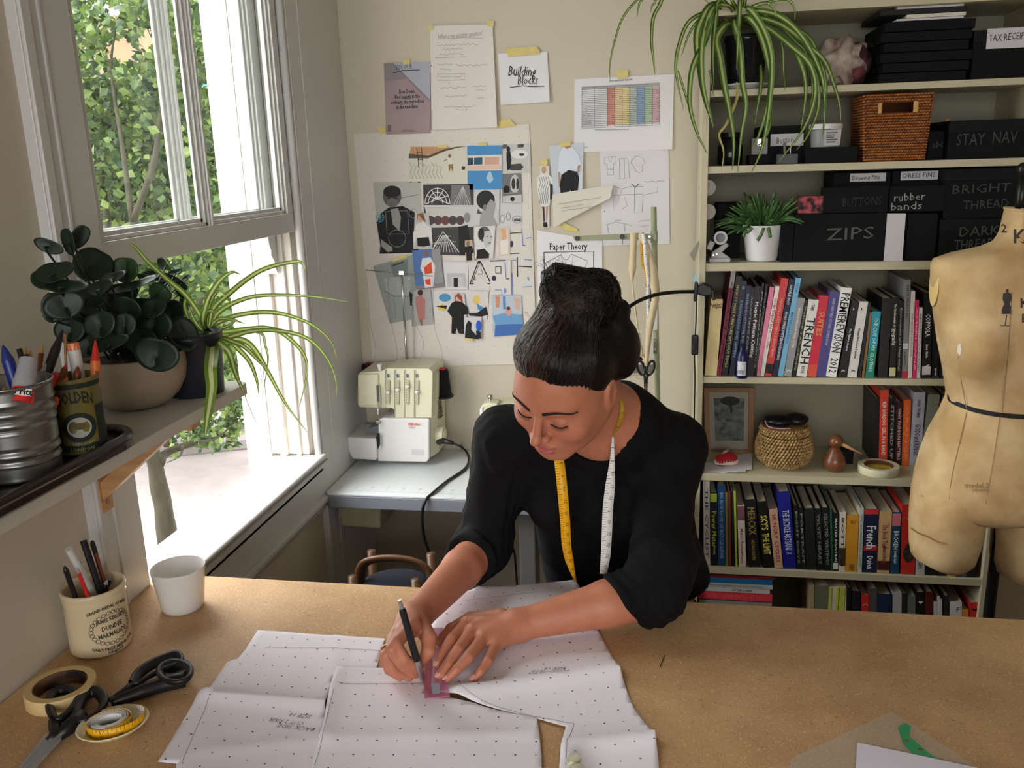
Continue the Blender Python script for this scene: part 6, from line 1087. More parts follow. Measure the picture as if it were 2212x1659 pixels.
# glue stick
gs = thing('glue_stick', 'grey and red glue stick lying upright in front of the tin pens', 'glue', bc_ + Vector((.02, -.01, .02))); a = PX(46, 872, bc_.x + .036); b = PX(62, 776, bc_.x + .030); d = (b - a)
ob('body', MB().tube([a, a + d * .32], .0135, 20), penm['red'], gs, auto=40); ob('cap', MB().tube([a + d * .32, a + d * .5], .0138, 20).tube([a + d * .5, b], [.013, .0105], 20), penm['grey'], gs, auto=40)
s_ = Vector((1, 0, 0)).cross(d).normalized(); vw = (CAM - a).normalized(); px_ = d.normalized().cross(vw).normalized()
ob('label', MB().prism([a + d * .18 + vw * .0142 - px_ * .009, a + d * .18 + vw * .0142 + px_ * .009, a + d * .34 + vw * .0142 + px_ * .009, a + d * .34 + vw * .0142 - px_ * .009], vw * .0004), flat((230, 228, 226)), gs)
ob('lettering', text(MB(), 'Pritt', .011, a + d * .26 + vw * .0152, px_ * -1 if px_.dot(RT) < 0 else px_, d, bold=.0003), ink, gs)
# golden syrup tin
sy_ = thing('syrup_tin', 'gold and green round tin reading GOLDEN, holding crafting tools', 'tin', (-.80, 1.055, TZ1)); sc = Vector((-.80, 1.055, TZ1)); gm = mat('gold_green_print', (112, 102, 48), .4, c2=(94, 86, 42), vscale=40)
ob('tin', MB().lathe(sc, [(.0, .001), (.033, .001), (.0345, .003), (.0335, .006), (.0335, .100), (.0345, .103), (.0345, .106), (.032, .1065), (.0325, .004), (0, .003)], 40, cap=False), gm, sy_, smooth=True)
vd = (CAM - sc); vd.z = 0; a0 = math.atan2(vd.x, -vd.y)
def cyl_pt(c, r, ang, z): return Vector((c.x + r * math.sin(ang), c.y - r * math.cos(ang), c.z + z))
def cyl_text(mb, s, size, c, r, ang, z, arch=0, tilt=0, width=None, bold=.0, mi=None, taper=0):
    vs, fs = text_geo(s, size, res=1, bold=bold, width=width); hw = max(abs(v[0]) for v in vs) or 1
    mb.add([cyl_pt(c, r, ang + v[0] / r, z + v[1] + arch * (1 - (v[0] / hw) ** 2) + tilt * v[0]) for v in vs], fs, mi); return mb
dg = flat((24, 36, 30)); mb = MB()
for z0, z1 in ((.094, .103), (.0, .010)): A = [cyl_pt(sc, .0338, a0 - 1.5 + .15 * k, z0 if z0 else .006) for k in range(21)]; mb.strip(A, [p + Vector((0, 0, z1 - z0)) for p in A])
cyl_text(mb, 'GOLDEN', .022, sc, .034, a0 - .05, .076, arch=.006, bold=.0006, width=.05)
def cyl_ring(mb, c, r, ang, z, ra, rb, rz, n=30, k0=0): A = [cyl_pt(c, r, ang + ra / r * math.cos(2 * math.pi * k / n), z + ra * rz * math.sin(2 * math.pi * k / n)) for k in range(n + 1)]; B = [cyl_pt(c, r, ang + rb / r * math.cos(2 * math.pi * k / n), z + rb * rz * math.sin(2 * math.pi * k / n)) for k in range(n + 1)]; mb.strip(A, B)
cyl_ring(mb, sc, .034, a0, .040, .023, .016, .9); 
for s_ in (-1, 1): A = [cyl_pt(sc, .0338, a0 + s_ * (.72 + .06 * k), .012) for k in range(12)]; mb.strip(A, [p + Vector((0, 0, .055)) for p in A])
ob('green_print', mb, dg, sy_)
mb = MB(); cyl_ring(mb, sc, .0338, a0, .040, .0158, .0001, .9); ob('emblem_field', mb, flat((170, 170, 160)), sy_)
mb = MB(); cyl_ring(mb, sc, .0341, a0, .042, .0085, .0001, .55); cyl_ring(mb, sc, .0342, a0 - .2, .045, .0045, .0001, 1); ob('emblem_figure', mb, flat((96, 84, 50)), sy_)
mb = MB(); cyl_text(mb, 'SUGAR REFINERS', .0045, sc, .0343, a0, .0195, arch=-.004, width=.034); cyl_text(mb, 'LONDON', .007, sc, .0343, a0, .009, width=.03); ob('gold_print', mb, flat((176, 164, 92)), sy_)
G2_ = 'tools in the gold and green tin'
for i, (nm, lb, ct, u, v, dx, r, m1, m2, tp) in enumerate((('screwdriver', 'orange handled pick leaning right in the gold and green tin', 'tool', 206, 735, .012, .0065, 'orange', 'red', .03), ('marker_pen', 'white marker with a peach cap in the gold and green tin', 'marker', 158, 747, -.01, .0085, 'white', 'orange', .0), ('thin_dowel', 'thin pale wooden stick between the black brush pen and the white marker', 'stick', 140, 722, -.02, .0018, 'wood', 'wood', .0), ('brown_pen', 'short dark brown pen inside the gold and green tin', 'pen', 168, 790, .01, .005, 'brown', 'brown', .01))):
    stick(nm, lb, ct, foot(sc, i, 4, .02), PX(u, v, sc.x + dx), r, penm[m1], penm[m2], tp, G2_)
t = bpy.data.objects['marker_pen.002'] if 'marker_pen.002' in bpy.data.objects else None
if t: b_ = PX(158, 747, sc.x - .01); a_ = foot(sc, 1, 4, .02); d_ = (b_ - a_).normalized(); ob('cap', MB().tube([b_ - d_ * .006, b_ + d_ * .004], .0086, 12), penm['orange'], t, label='peach cap')
# small tin lid at the left edge
t = thing('mint_tin', 'small white edged rectangular tin at the lower left edge of the dark tray', 'tin', (-.79, .81, TZ1)); ob('box', MB().prism(roundrect(-.86, .74, -.775, .842, .012, TZ1), (0, 0, .020)), mat('pale_tin', (190, 194, 190), .35, metal=.3), t, bevel=.002); ob('lid_print', MB().prism(roundrect(-.853, .747, -.782, .835, .01, TZ1 + .020), (0, 0, .0006)), mat('floral_lid', (200, 180, 160), .5, c2=(120, 140, 120), vscale=60), t)
# concrete bowl with broad leaved plant
bw = thing('broad_leaved_plant', 'dark round-leaved plant in a wide beige bowl on the window shelf', 'potted plant', (-.885, 1.325, 1.3115)); wc = Vector((-.885, 1.325, 1.3115))
ob('bowl', MB().lathe(wc, [(.0, .0), (.040, 0), (.052, .004), (.070, .020), (.082, .042), (.0865, .066), (.0855, .088), (.0815, .090), (.080, .080), (.03, .03), (0, .03)], 48, cap=False), mat('beige_concrete', (166, 150, 132), .85, bump=.3, bscale=60, var=.12, vscale=10), bw, smooth=True)
ob('soil', MB().lathe(wc + Vector((0, 0, .078)), [(0, .006), (.080, 0)], 24, cap=False), mat('potting_soil', (38, 30, 24), .95, bump=1, bscale=80), bw)
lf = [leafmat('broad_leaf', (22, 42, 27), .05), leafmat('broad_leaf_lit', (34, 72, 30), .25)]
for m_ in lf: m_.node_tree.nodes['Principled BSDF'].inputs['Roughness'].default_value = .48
def oval(u, v, rx, ry, ang, x, parent, mats, lit, tilt, sc_=1, cup=.13):
    c = PX(u, v, x); k = (c - CAM).dot(FW) / FPX; a = math.radians(ang); ax = (RT * math.cos(a) + UP * math.sin(a)); ay = (-RT * math.sin(a) + UP * math.cos(a)); nn = ax.cross(ay)
    R1 = Matrix.Rotation(math.radians(tilt[0]), 3, ax) @ Matrix.Rotation(math.radians(tilt[1]), 3, ay); ax, ay, nn = R1 @ ax, R1 @ ay, R1 @ nn
    rx, ry = rx * k / max(.45, math.cos(math.radians(tilt[1]))), ry * k / max(.45, math.cos(math.radians(tilt[0]))); NU, NR = 22, 5; V = [c - nn * (cup * min(rx, ry) * .6 + .12 * min(rx, ry))]; F = []
    for j in range(1, NR + 1):
        f = j / NR
        for i in range(NU):
            t = 2 * math.pi * i / NU; e = 1 + .10 * math.sin(t); notch = 1 - .07 * math.exp(-((t - math.pi / 2) / .3) ** 2)
            V.append(c + ax * rx * f * math.cos(t) * e * notch + ay * ry * f * math.sin(t) * notch + nn * (cup * min(rx, ry) * (f * f - .6) - .12 * min(rx, ry) * math.exp(-(f * math.cos(t) * 6) ** 2)))
    for i in range(NU): F.append((0, 1 + i, 1 + (i + 1) % NU))
    for j in range(NR - 1):
        for i in range(NU): F.append((1 + j * NU + i, 1 + (j + 1) * NU + i, 1 + (j + 1) * NU + (i + 1) % NU, 1 + j * NU + (i + 1) % NU))
    o = ob('leaf', MB().add(V, F), mats[lit], parent, smooth=True, thick=.0008); st_ = c - ay * ry * .8
    root = wc + Vector((random.uniform(-.03, .03), random.uniform(-.03, .03), .085)); mid = (st_ + root) / 2 + Vector((0, 0, .01))
    ob('stalk', MB().tube(smoothpath([root, mid, st_], 4), [.0032, .0022], 6) if False else MB().tube(smoothpath([root, mid, st_, c - ay * ry * .2 - nn * .001], 3), .0018, 6), lf[0], o)
    return o
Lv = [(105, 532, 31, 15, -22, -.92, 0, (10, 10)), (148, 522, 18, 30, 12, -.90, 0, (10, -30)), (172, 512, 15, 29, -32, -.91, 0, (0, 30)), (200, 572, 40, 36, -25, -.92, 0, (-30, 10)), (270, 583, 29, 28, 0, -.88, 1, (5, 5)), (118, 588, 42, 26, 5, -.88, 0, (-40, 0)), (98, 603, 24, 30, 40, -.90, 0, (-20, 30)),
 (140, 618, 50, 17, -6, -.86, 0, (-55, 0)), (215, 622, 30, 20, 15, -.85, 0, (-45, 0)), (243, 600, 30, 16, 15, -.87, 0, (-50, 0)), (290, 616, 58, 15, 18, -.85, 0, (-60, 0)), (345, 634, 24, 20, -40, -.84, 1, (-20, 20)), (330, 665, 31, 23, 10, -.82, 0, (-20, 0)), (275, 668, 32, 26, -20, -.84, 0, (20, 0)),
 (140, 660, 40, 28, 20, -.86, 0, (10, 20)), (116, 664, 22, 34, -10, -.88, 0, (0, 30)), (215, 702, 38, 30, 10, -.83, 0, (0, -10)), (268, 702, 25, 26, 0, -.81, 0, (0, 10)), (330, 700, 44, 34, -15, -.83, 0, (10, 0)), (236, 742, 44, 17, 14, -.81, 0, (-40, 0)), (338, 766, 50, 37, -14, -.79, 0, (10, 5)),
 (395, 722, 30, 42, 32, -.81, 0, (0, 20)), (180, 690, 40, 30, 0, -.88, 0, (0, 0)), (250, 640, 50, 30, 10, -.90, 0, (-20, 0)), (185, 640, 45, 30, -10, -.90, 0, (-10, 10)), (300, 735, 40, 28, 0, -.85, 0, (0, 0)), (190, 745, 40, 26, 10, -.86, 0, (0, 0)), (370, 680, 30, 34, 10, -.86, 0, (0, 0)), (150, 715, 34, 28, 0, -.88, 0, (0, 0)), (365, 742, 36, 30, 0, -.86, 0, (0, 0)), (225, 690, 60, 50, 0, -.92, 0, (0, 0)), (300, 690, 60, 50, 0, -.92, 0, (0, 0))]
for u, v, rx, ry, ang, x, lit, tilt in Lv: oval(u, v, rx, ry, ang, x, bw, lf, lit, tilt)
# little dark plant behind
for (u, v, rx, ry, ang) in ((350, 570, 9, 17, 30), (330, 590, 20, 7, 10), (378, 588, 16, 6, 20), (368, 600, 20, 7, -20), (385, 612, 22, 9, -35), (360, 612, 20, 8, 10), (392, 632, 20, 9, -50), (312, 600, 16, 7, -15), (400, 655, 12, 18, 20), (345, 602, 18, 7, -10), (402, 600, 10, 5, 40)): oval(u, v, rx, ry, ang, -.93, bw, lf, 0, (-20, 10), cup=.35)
# spider plant in dark pot
sp1 = thing('spider_plant', 'variegated spider plant in a dark blue pot at the window end of the shelf', 'potted plant', (-.822, 1.408, 1.3115)); sp0 = Vector((-.822, 1.408, 1.3115))
ob('pot', MB().lathe(sp0, [(.0, 0), (.046, 0), (.0475, .003), (.0525, .098), (.0545, .100), (.0545, .110), (.051, .110), (.049, .090), (0, .088)], 40, cap=False), mat('navy_glazed_pot', (28, 30, 42), .4), sp1, smooth=True)
BL_ = [([(441, 712), (432, 681), (401, 637), (363, 605), (319, 565), (291, 533), (273, 524)], 10), ([(450, 712), (460, 668), (488, 640), (539, 599), (582, 577), (639, 565), (655, 571), (659, 582)], 11), ([(452, 712), (470, 677), (513, 651), (570, 638), (670, 640), (752, 652)], 10), ([(455, 714), (466, 699), (513, 681), (570, 674), (623, 681), (676, 703), (714, 737), (728, 776)], 10), ([(455, 716), (473, 718), (545, 710), (576, 709), (607, 718), (645, 750), (662, 781), (661, 819), (647, 878)], 11),
 ([(458, 722), (482, 731), (545, 715), (607, 715), (664, 731), (702, 768), (723, 812), (727, 856)], 10), ([(452, 708), (459, 746), (455, 793), (457, 840), (448, 903), (443, 941)], 22), ([(458, 720), (473, 740), (495, 762), (510, 809), (532, 859)], 13), ([(458, 720), (482, 734), (523, 734), (551, 756), (582, 809), (617, 872), (664, 934)], 12), ([(460, 722), (498, 736), (529, 750), (560, 781), (581, 800)], 10), ([(500, 740), (517, 756), (539, 781), (554, 819), (560, 856)], 10), ([(445, 714), (438, 690), (451, 643), (476, 605), (501, 588), (520, 593)], 11), ([(440, 718), (420, 715), (404, 681), (400, 650), (420, 625), (440, 615)], 7),
 ([(480, 715), (560, 718), (573, 746), (579, 778), (570, 840)], 6), ([(445, 715), (442, 690), (450, 672), (462, 676), (458, 700)], 9), ([(448, 716), (470, 690), (500, 690), (530, 700)], 8), ([(440, 716), (425, 700), (412, 676), (408, 660)], 8), ([(446, 716), (452, 660), (470, 630), (486, 640)], 8), ([(452, 716), (490, 705), (515, 690)], 7)]
for i, (px, w_) in enumerate(BL_):
    n = len(px); P = [PX(u, v, sp0.x + .088 * min(1, 2.6 * k / (n - 1))) for k, (u, v) in enumerate(px)] if i in (6, 7) else [PX(u, v, sp0.x + .0 + (.10 if i not in (0, 12, 16) else -.02) * (k / (n - 1)) ** 1 * (1 if i % 2 else .6)) for k, (u, v) in enumerate(px)]; kk = (P[0] - CAM).dot(FW) / FPX
    blade(P, w_ * kk * 1.15, sp1, gA)
blade([PX(u, v, sp0.x + .06) for u, v in ((523, 840), (545, 894), (568, 941))], .0015, sp1, dried); blade([PX(u, v, sp0.x + .05) for u, v in ((560, 780), (566, 830), (562, 862))], .0012, sp1, dried)
# top-of-bookcase spider plant
sp2 = thing('hanging_spider_plant', 'large variegated spider plant trailing from the top bookcase shelf in a dark pot', 'potted plant', PY(1610, 180, 2.55)); qx = PY(1612, 100, 2.56).x; q0 = Vector((qx, 2.555, z5 + .0006))
ob('saucer', MB().lathe(q0, [(.0, 0), (.045, 0), (.062, .012), (.064, .013), (.062, .016), (.045, .004), (0, .004)], 36, cap=False), mat('white_saucer', (214, 216, 216), .3), sp2, smooth=True)
ob('pot', MB().lathe(q0 + Vector((0, 0, .005)), [(.0, 0), (.043, 0), (.045, .003), (.056, .115), (.059, .117), (.059, .132), (.055, .132), (.05, .11), (0, .11)], 40, cap=False), mat('smoked_glass_pot', (26, 28, 34), .15), sp2, smooth=True)
TB = [([(1180, 60), (1180, 0), (1170, 200), (1160, 400), (1150, 590)], 40), ([(1100, 60), (1000, 0), (970, 200), (950, 450), (955, 720)], 38), ([(1100, 60), (950, 40), (860, 150), (810, 330), (840, 600), (870, 800), (930, 1000), (950, 1090)], 62), ([(1100, 90), (960, 60), (880, 250), (850, 450), (860, 700), (900, 900), (950, 1080)], 58), ([(1140, 200), (1060, 210), (980, 330), (1010, 500), (1050, 750), (1090, 950), (1125, 1200), (1115, 1450)], 62), ([(1130, 150), (1130, 200), (1180, 400), (1200, 700), (1230, 900), (1190, 1150), (1160, 1470)], 52), ([(1200, 150), (1250, 150), (1330, 250), (1400, 450), (1440, 700), (1400, 950), (1340, 1150), (1280, 1270)], 50), ([(1200, 100), (1260, 80), (1380, 250), (1450, 500), (1430, 900), (1370, 1250), (1275, 1480)], 52), ([(1220, 180), (1350, 200), (1550, 330), (1680, 500), (1740, 750), (1700, 1100)], 56), ([(1220, 140), (1350, 150), (1550, 220), (1750, 380), (1900, 520), (1980, 720), (2030, 900), (2040, 1030)], 46), ([(1220, 190), (1400, 230), (1620, 400), (1780, 560), (1820, 800), (1720, 1100), (1510, 1380)], 48), ([(1220, 100), (1300, 90), (1500, 130), (1700, 300), (1860, 600), (1900, 850), (1890, 1180)], 44),
 ([(1500, 170), (1750, 300), (1850, 480), (1910, 700), (1900, 1000), (1880, 1160)], 32), ([(960, 80), (820, 130), (720, 220), (650, 420), (630, 580), (650, 720), (700, 940)], 34), ([(960, 90), (830, 170), (740, 300), (680, 480)], 26), ([(1050, 60), (960, 90), (880, 350), (780, 560), (750, 780), (760, 950), (820, 1150), (900, 1310)], 50), ([(1350, 500), (1360, 700), (1330, 900), (1305, 1060)], 30), ([(1480, 250), (1540, 400), (1550, 600), (1565, 775)], 20), ([(1300, 60), (1450, 10), (1590, 0), (1645, 80), (1645, 170)], 22), ([(1700, 400), (1830, 570), (1880, 700), (1910, 860), (1885, 1000)], 26), ([(1500, 200), (1640, 340), (1740, 450), (1770, 650)], 30), ([(1700, 450), (1820, 600), (1850, 900), (1760, 1150), (1660, 1280)], 30), ([(1150, 160), (1100, 60), (1010, 40), (980, 70)], 34), ([(1200, 150), (1290, 60), (1420, 30), (1500, 130)], 34), ([(1200, 180), (1320, 160), (1480, 110), (1600, 180), (1700, 350)], 36), ([(1180, 120), (1130, 40), (1080, -60)], 36), ([(1200, 120), (1220, 20), (1230, -80)], 36), ([(1600, 250), (1760, 500), (1800, 760), (1780, 900)], 28), ([(650, 600), (700, 760), (750, 920), (800, 1000)], 20), ([(1430, 900), (1440, 1050), (1380, 1200), (1300, 1260)], 22), ([(900, 550), (930, 650), (960, 850)], 16)]
for i, (px, w_) in enumerate(TB):
    n = len(px); yb = 2.50 if i not in (13, 14) else 2.48; P = [PY(1300 + u / 3.95, v / 3.95, (2.545 if k == 0 else 2.47 - .04 * min(1, k / 3) - .008 * (i % 4))) for k, (u, v) in enumerate(px)]
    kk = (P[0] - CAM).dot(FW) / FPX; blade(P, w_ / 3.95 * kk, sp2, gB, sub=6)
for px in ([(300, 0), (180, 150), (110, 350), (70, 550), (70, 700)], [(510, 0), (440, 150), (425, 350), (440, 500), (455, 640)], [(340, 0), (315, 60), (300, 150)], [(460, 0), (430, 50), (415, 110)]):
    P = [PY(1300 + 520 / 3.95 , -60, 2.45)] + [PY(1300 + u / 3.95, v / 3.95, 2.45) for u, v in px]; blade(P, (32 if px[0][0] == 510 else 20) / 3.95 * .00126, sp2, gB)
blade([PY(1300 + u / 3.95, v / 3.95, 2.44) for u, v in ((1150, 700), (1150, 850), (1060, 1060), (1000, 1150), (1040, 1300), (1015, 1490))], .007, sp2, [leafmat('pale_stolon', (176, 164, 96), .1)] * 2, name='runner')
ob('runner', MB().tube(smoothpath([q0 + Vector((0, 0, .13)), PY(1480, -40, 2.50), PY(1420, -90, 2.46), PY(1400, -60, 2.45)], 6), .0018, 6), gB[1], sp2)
# beaded blind chain
chn = thing('blind_chain', 'thin beaded blind cord hanging against the left wall beside the window casing', 'cord', (-1.005, 1.30, 1.35))
ob('bead_string', MB().tube([PX(84, -20, -1.008), PX(110, 200, -1.008), PX(146, 478, -1.008), PX(152, 530, -1.008)], .0012, 5), flat((170, 164, 150)), chn)
mb = MB(); A, B = PX(84, -20, -1.008), PX(150, 510, -1.008)
for i in range(44): mb.ell(A.lerp(B, i / 43), .0022, 6, 4)
ob('beads', mb, flat((186, 180, 166)), chn, kind='stuff')
# ================= things on the cutting table =================
stone = mat('cream_stoneware', (214, 196, 160), .3, var=.06, vscale=14, coat=.3)
jr = thing('stoneware_jar', 'cream stoneware marmalade jar full of pens by the left wall', 'jar', (-.957, 1.232, TZ)); jc = Vector((-.957, 1.232, TZ + .0004))
ob('jar', MB().lathe(jc, [(.0, 0), (.046, 0), (.0495, .004), (.0500, .008), (.0500, .094), (.0515, .098), (.0500, .1015), (.0515, .106), (.0525, .112), (.0515, .1165), (.0485, .1165), (.047, .110), (.046, .02), (0, .012)], 48, cap=False), stone, jr, smooth=True)
va = math.atan2(-jc.x, jc.y * 1.0); va = math.atan2((CAM - jc).x, -(CAM - jc).y); mb = MB(); ja = va + .42
for s_, sz, z, w_, ar in (('GRAND MEDAL OF MERIT', .0075, .083, .078, .007), ("JAMES KEILLER'S", .010, .066, .052, .002), ('DUNDEE', .0115, .053, .036, 0), ('MARMALADE', .0115, .040, .050, 0), ('ONLY PRIZE MEDAL FOR', .0075, .020, .076, -.006), ('LONDON', .007, .009, .026, -.002)): cyl_text(mb, s_, sz, jc, .0503, ja, z, arch=ar, width=w_, bold=.0003, tilt=0)
for k in range(26):
    a = 2 * math.pi * k / 26
    if abs(math.sin(a)) > .93 and False: continue
    cyl_ring(mb, jc, .0503, ja + .033 / .05 * math.cos(a) * 1.05, .051 + .0275 * math.sin(a), .0042, .0030, .8, 10)
ob('transfer_print', mb, flat((52, 48, 46)), jr); G3_ = 'pens and brushes in the stoneware jar'
for i, (nm, lb, ct, u, v, dx, r, m1, m2, tp, fl) in enumerate((('flat_pencil', 'tall flat black pencil standing in the stoneware jar', 'pencil', 180, 1168, 0, .0055, 'black', 'black', .0, .5), ('paint_brush', 'brown stick with a black rounded top in the stoneware jar', 'brush', 199, 1169, .0, .0042, 'brown', 'black', .004, 1), ('correction_pen', 'dusty white capped pen leaning left in the stoneware jar', 'pen', 148, 1186, .0, .0060, 'white', 'white', .0, 1), ('pencil_stub', 'short grey pencil stub right behind the leaning white pen', 'pencil', 168, 1212, -.01, .0045, 'grey', 'brown', .004, 1), ('blue_pen', 'clear pen with blue ink poking low from the stoneware jar', 'pen', 208, 1240, .012, .005, 'clear', 'blue', .014, 1), ('purple_pen', 'dark pen lying against the right rim of the stoneware jar', 'pen', 240, 1240, .01, .0055, 'black', 'grey', .01, 1), ('black_pen', 'black pen with a silver tip at the right inside rim', 'pen', 232, 1252, .02, .0048, 'black', 'grey', .008, 1), ('craft_knife', 'slim black knife at the left inside rim of the jar', 'knife', 139, 1222, .0, .0042, 'black', 'black', .008, .6), ('red_band_pen', 'slim pen with a red band crossing the leaning white one', 'pen', 166, 1226, .015, .0034, 'red', 'grey', .01, 1))):
    stick(nm, lb, ct, foot(jc, i, 9, .030) + Vector((0, 0, .008)), PX(u, v, jc.x + dx), r, penm[m1], penm[m2], tp, G3_, flatten=fl)
b_ = PX(199, 1169, jc.x); a_ = foot(jc, 1, 9, .03); d_ = (b_ - a_).normalized(); ob('painted_top', MB().tube([b_ - d_ * .022, b_ - d_ * .004, b_ + d_ * .001], [.0045, .0045, .002], 10), penm['black'], bpy.data.objects['paint_brush'])
# mug
mg = thing('white_cup', 'plain white handleless cup near the window corner of the table', 'cup', (-.896, 1.386, TZ)); mc = Vector((-.885, 1.375, TZ + .0004))
ob('cup', MB().lathe(mc, [(.0, 0), (.034, 0), (.0365, .0015), (.039, .008), (.0485, .078), (.0490, .082), (.0484, .084), (.0472, .083), (.038, .012), (.033, .006), (0, .006)], 56, cap=False), mat('white_china', (222, 220, 216), .18), mg, smooth=True)
tape_roll(Vector((-.925, 1.082, TZ + .0005)), .052, .0375, .0235, mat('aged_masking_tape', (206, 180, 128), .55, bump=.25, bscale=120), 'aged cream masking tape roll behind the scissors on the table', mat('core_print', (120, 84, 60), .7, c2=(30, 18, 16), vscale=26, det=1))
# handles of scissors
def shears(name, label, c, ang, closed_tip, cover):
    # c: pivot (px) ; built along +x local from pivot to handles
    o = PZ(c[0], c[1], TZ); e = PZ(closed_tip[0], closed_tip[1], TZ); d = (e - o); d.z = 0; d.normalize(); s = Vector((-d.y, d.x, 0)); t = thing(name, label, 'scissors', o)
    def W(x, y, z=.008): return o + d * x + s * y + Vector((0, 0, z))
    return t, W
t, W_ = shears('scissors', 'black plastic handled shears lying left, their blades in a clear sleeve', (112, 1590), 0, (165, 1515), 1)
def loop(mb, P, r, n=10, closed=True, flat_=1.0): S_ = smoothpath(P + ([P[0]] if closed else []), 6); mb.tube(S_, r, n, cap=not closed, flat=flat_)
Z_ = lambda u, v, z=.010: PZ(u, v, TZ + z)
blk = mat('satin_black_handle', (22, 23, 26), .42)
mb = MB(); loop(mb, [Z_(u, v, .016) for u, v in ((118, 1555), (108, 1530), (112, 1505), (128, 1492), (150, 1492), (166, 1508), (155, 1530), (132, 1552))], .0055, flat_=1.5); mb.tube([Z_(118, 1558, .014), Z_(118, 1590, .010), Z_(104, 1602, .008)], [.009, .008, .006], 10); ob('handle', mb, blk, t, smooth=True)
mb = MB(); loop(mb, [Z_(u, v, .014) for u, v in ((165, 1550), (172, 1520), (190, 1498), (210, 1495), (222, 1508), (222, 1525), (205, 1545), (180, 1558))], .0058, flat_=1.6); mb.tube([Z_(178, 1545, .012), Z_(150, 1570, .010), Z_(125, 1592, .008)], [.012, .012, .007], 10); ob('handle', mb, blk, t, smooth=True)
ob('blade', MB().prism([Z_(100, 1592, .008), Z_(126, 1585, .008), Z_(130, 1600, .008), Z_(60, 1659, .005), Z_(20, 1700, .003), Z_(18, 1695, .003), Z_(60, 1635, .005)], (0, 0, .002)), mat('steel_blade', (120, 122, 126), .3, metal=.9), t)
ob('pivot', MB().lathe(Z_(112, 1590, .010), [(.006, 0), (.006, .003), (.003, .004)], 14), steel, t)
slv = mat('clear_sleeve', (200, 205, 210), .15, alpha=.28)
ob('blade_sleeve', MB().prism([Z_(95, 1590, .012), Z_(115, 1570, .012), Z_(133, 1578, .012), Z_(132, 1600, .012), Z_(60, 1680, .008), Z_(10, 1720, .006), Z_(15, 1690, .006)], (0, 0, .0006)), slv, t)
t = thing('scissors', 'larger all-black dressmaking shears beside the dish, handles to the right', 'scissors', PZ(245, 1512, TZ))
mb = MB(); loop(mb, [Z_(u, v, .018) for u, v in ((288, 1477), (300, 1455), (325, 1437), (350, 1425), (378, 1416), (388, 1424), (385, 1434), (350, 1448), (320, 1462), (300, 1476))], .0042, flat_=2.2); mb.tube([Z_(292, 1478, .015), Z_(270, 1496, .012), Z_(243, 1512, .010)], [.009, .008, .006], 10); ob('handle', mb, blk, t, smooth=True)
mb = MB(); loop(mb, [Z_(u, v, .020) for u, v in ((346, 1455), (352, 1442), (372, 1434), (395, 1438), (409, 1450), (405, 1466), (385, 1474), (360, 1470))], .0050, flat_=1.8)
mb.tube(smoothpath([Z_(400, 1468, .012), Z_(360, 1476, .012), Z_(310, 1492, .012), Z_(270, 1507, .010), Z_(240, 1518, .008)], 4), [.012, .0125, .013, .013, .013, .0125, .012, .012, .0115, .011, .010, .010, .009, .009, .008, .007, .006], 12, flat=.9); ob('handle', mb, blk, t, smooth=True)
ob('thumb_cup', MB().lathe(Z_(378, 1456, .010), [(.0, 0), (.018, .001), (.026, .012), (.024, .012), (.0, .004)], 24, cap=False), blk, t, smooth=True)
ob('pivot', MB().lathe(Z_(243, 1511, .012), [(.0065, 0), (.0065, .003), (.004, .0045)], 16), mat('dark_pivot', (60, 60, 64), .3, metal=.7), t)
# dish with rolled tape measure
ds = thing('small_dish', 'small oval cream dish holding a rolled yellow tape measure', 'dish', PZ(247, 1580, TZ)); dc = PZ(248, 1583, TZ); dc.z = TZ + .0004
def dishpt(r, a, h): e = Vector((math.cos(.62), math.sin(.62), 0)); f_ = Vector((-math.sin(.62), math.cos(.62), 0)); return dc + e * r * 1.08 * math.cos(a) + f_ * r * .92 * math.sin(a) + Vector((0, 0, h))
pf_ = [(.0, .0), (.022, 0), (.024, .002), (.036, .008), (.0455, .0165), (.0465, .0175), (.045, .0185), (.034, .0105), (.022, .0055), (0, .005)]; n = 48; V = []; F = []
for r_, h in pf_: V += [dishpt(r_, 2 * math.pi * k / n, h) for k in range(n)]
F = [(i * n + k, i * n + (k + 1) % n, (i + 1) * n + (k + 1) % n, (i + 1) * n + k) for i in range(len(pf_) - 1) for k in range(n)]
ob('dish', MB().add(V, F), mat('cream_glaze', (220, 214, 176), .22), ds, smooth=True)
cc_ = dc + Vector((-.004, -.003, .0165)); P = []; NRM = []
for i in range(150):
    a = i * .27 + .5; r_ = .0145 + i * .00007 + (.0035 if i > 110 else 0) * min(1, (i - 110) / 12); x = .0; e = Vector((math.cos(a) * 1.12, math.sin(a) * .92, 0)); e = rotz(.62) @ e
    P.append(cc_ + e * r_); NRM.append(e.normalized())
Q = [cc_ + (rotz(.62) @ Vector((math.cos(a) * 1.15, math.sin(a) * .95, 0))) * r_ + Vector((dx * .9, dx * .5, 0)) for a, r_, dx in [(150 * .27 + .5 + k * .3, .0285, .004 + k * .0012) for k in range(14)]]
def spiral(P, w, m, parent, name, zoff=0):
    mb = MB(); mb.strip([p + Vector((0, 0, w / 2 + zoff)) for p in P], [p - Vector((0, 0, w / 2 - zoff)) for p in P]); return ob(name, mb, m, parent, thick=.0004, smooth=True)
tmr = thing('tape_measure', 'coiled yellow and white tape measure resting in the small cream dish', 'tape measure', cc_)
spiral(P[:112], .016, whv, tmr, 'inner_coil'); outer = spiral(P[108:] + Q, .016, yel, tmr, 'outer_coil'); mk = MB(); PP = P[108:] + Q
wi = spiral([p - (p - cc_).normalized() * .0006 for p in PP], .0155, whv, tmr, 'outer_coil_lining')
cum = 0; nx = 0; kk = 0
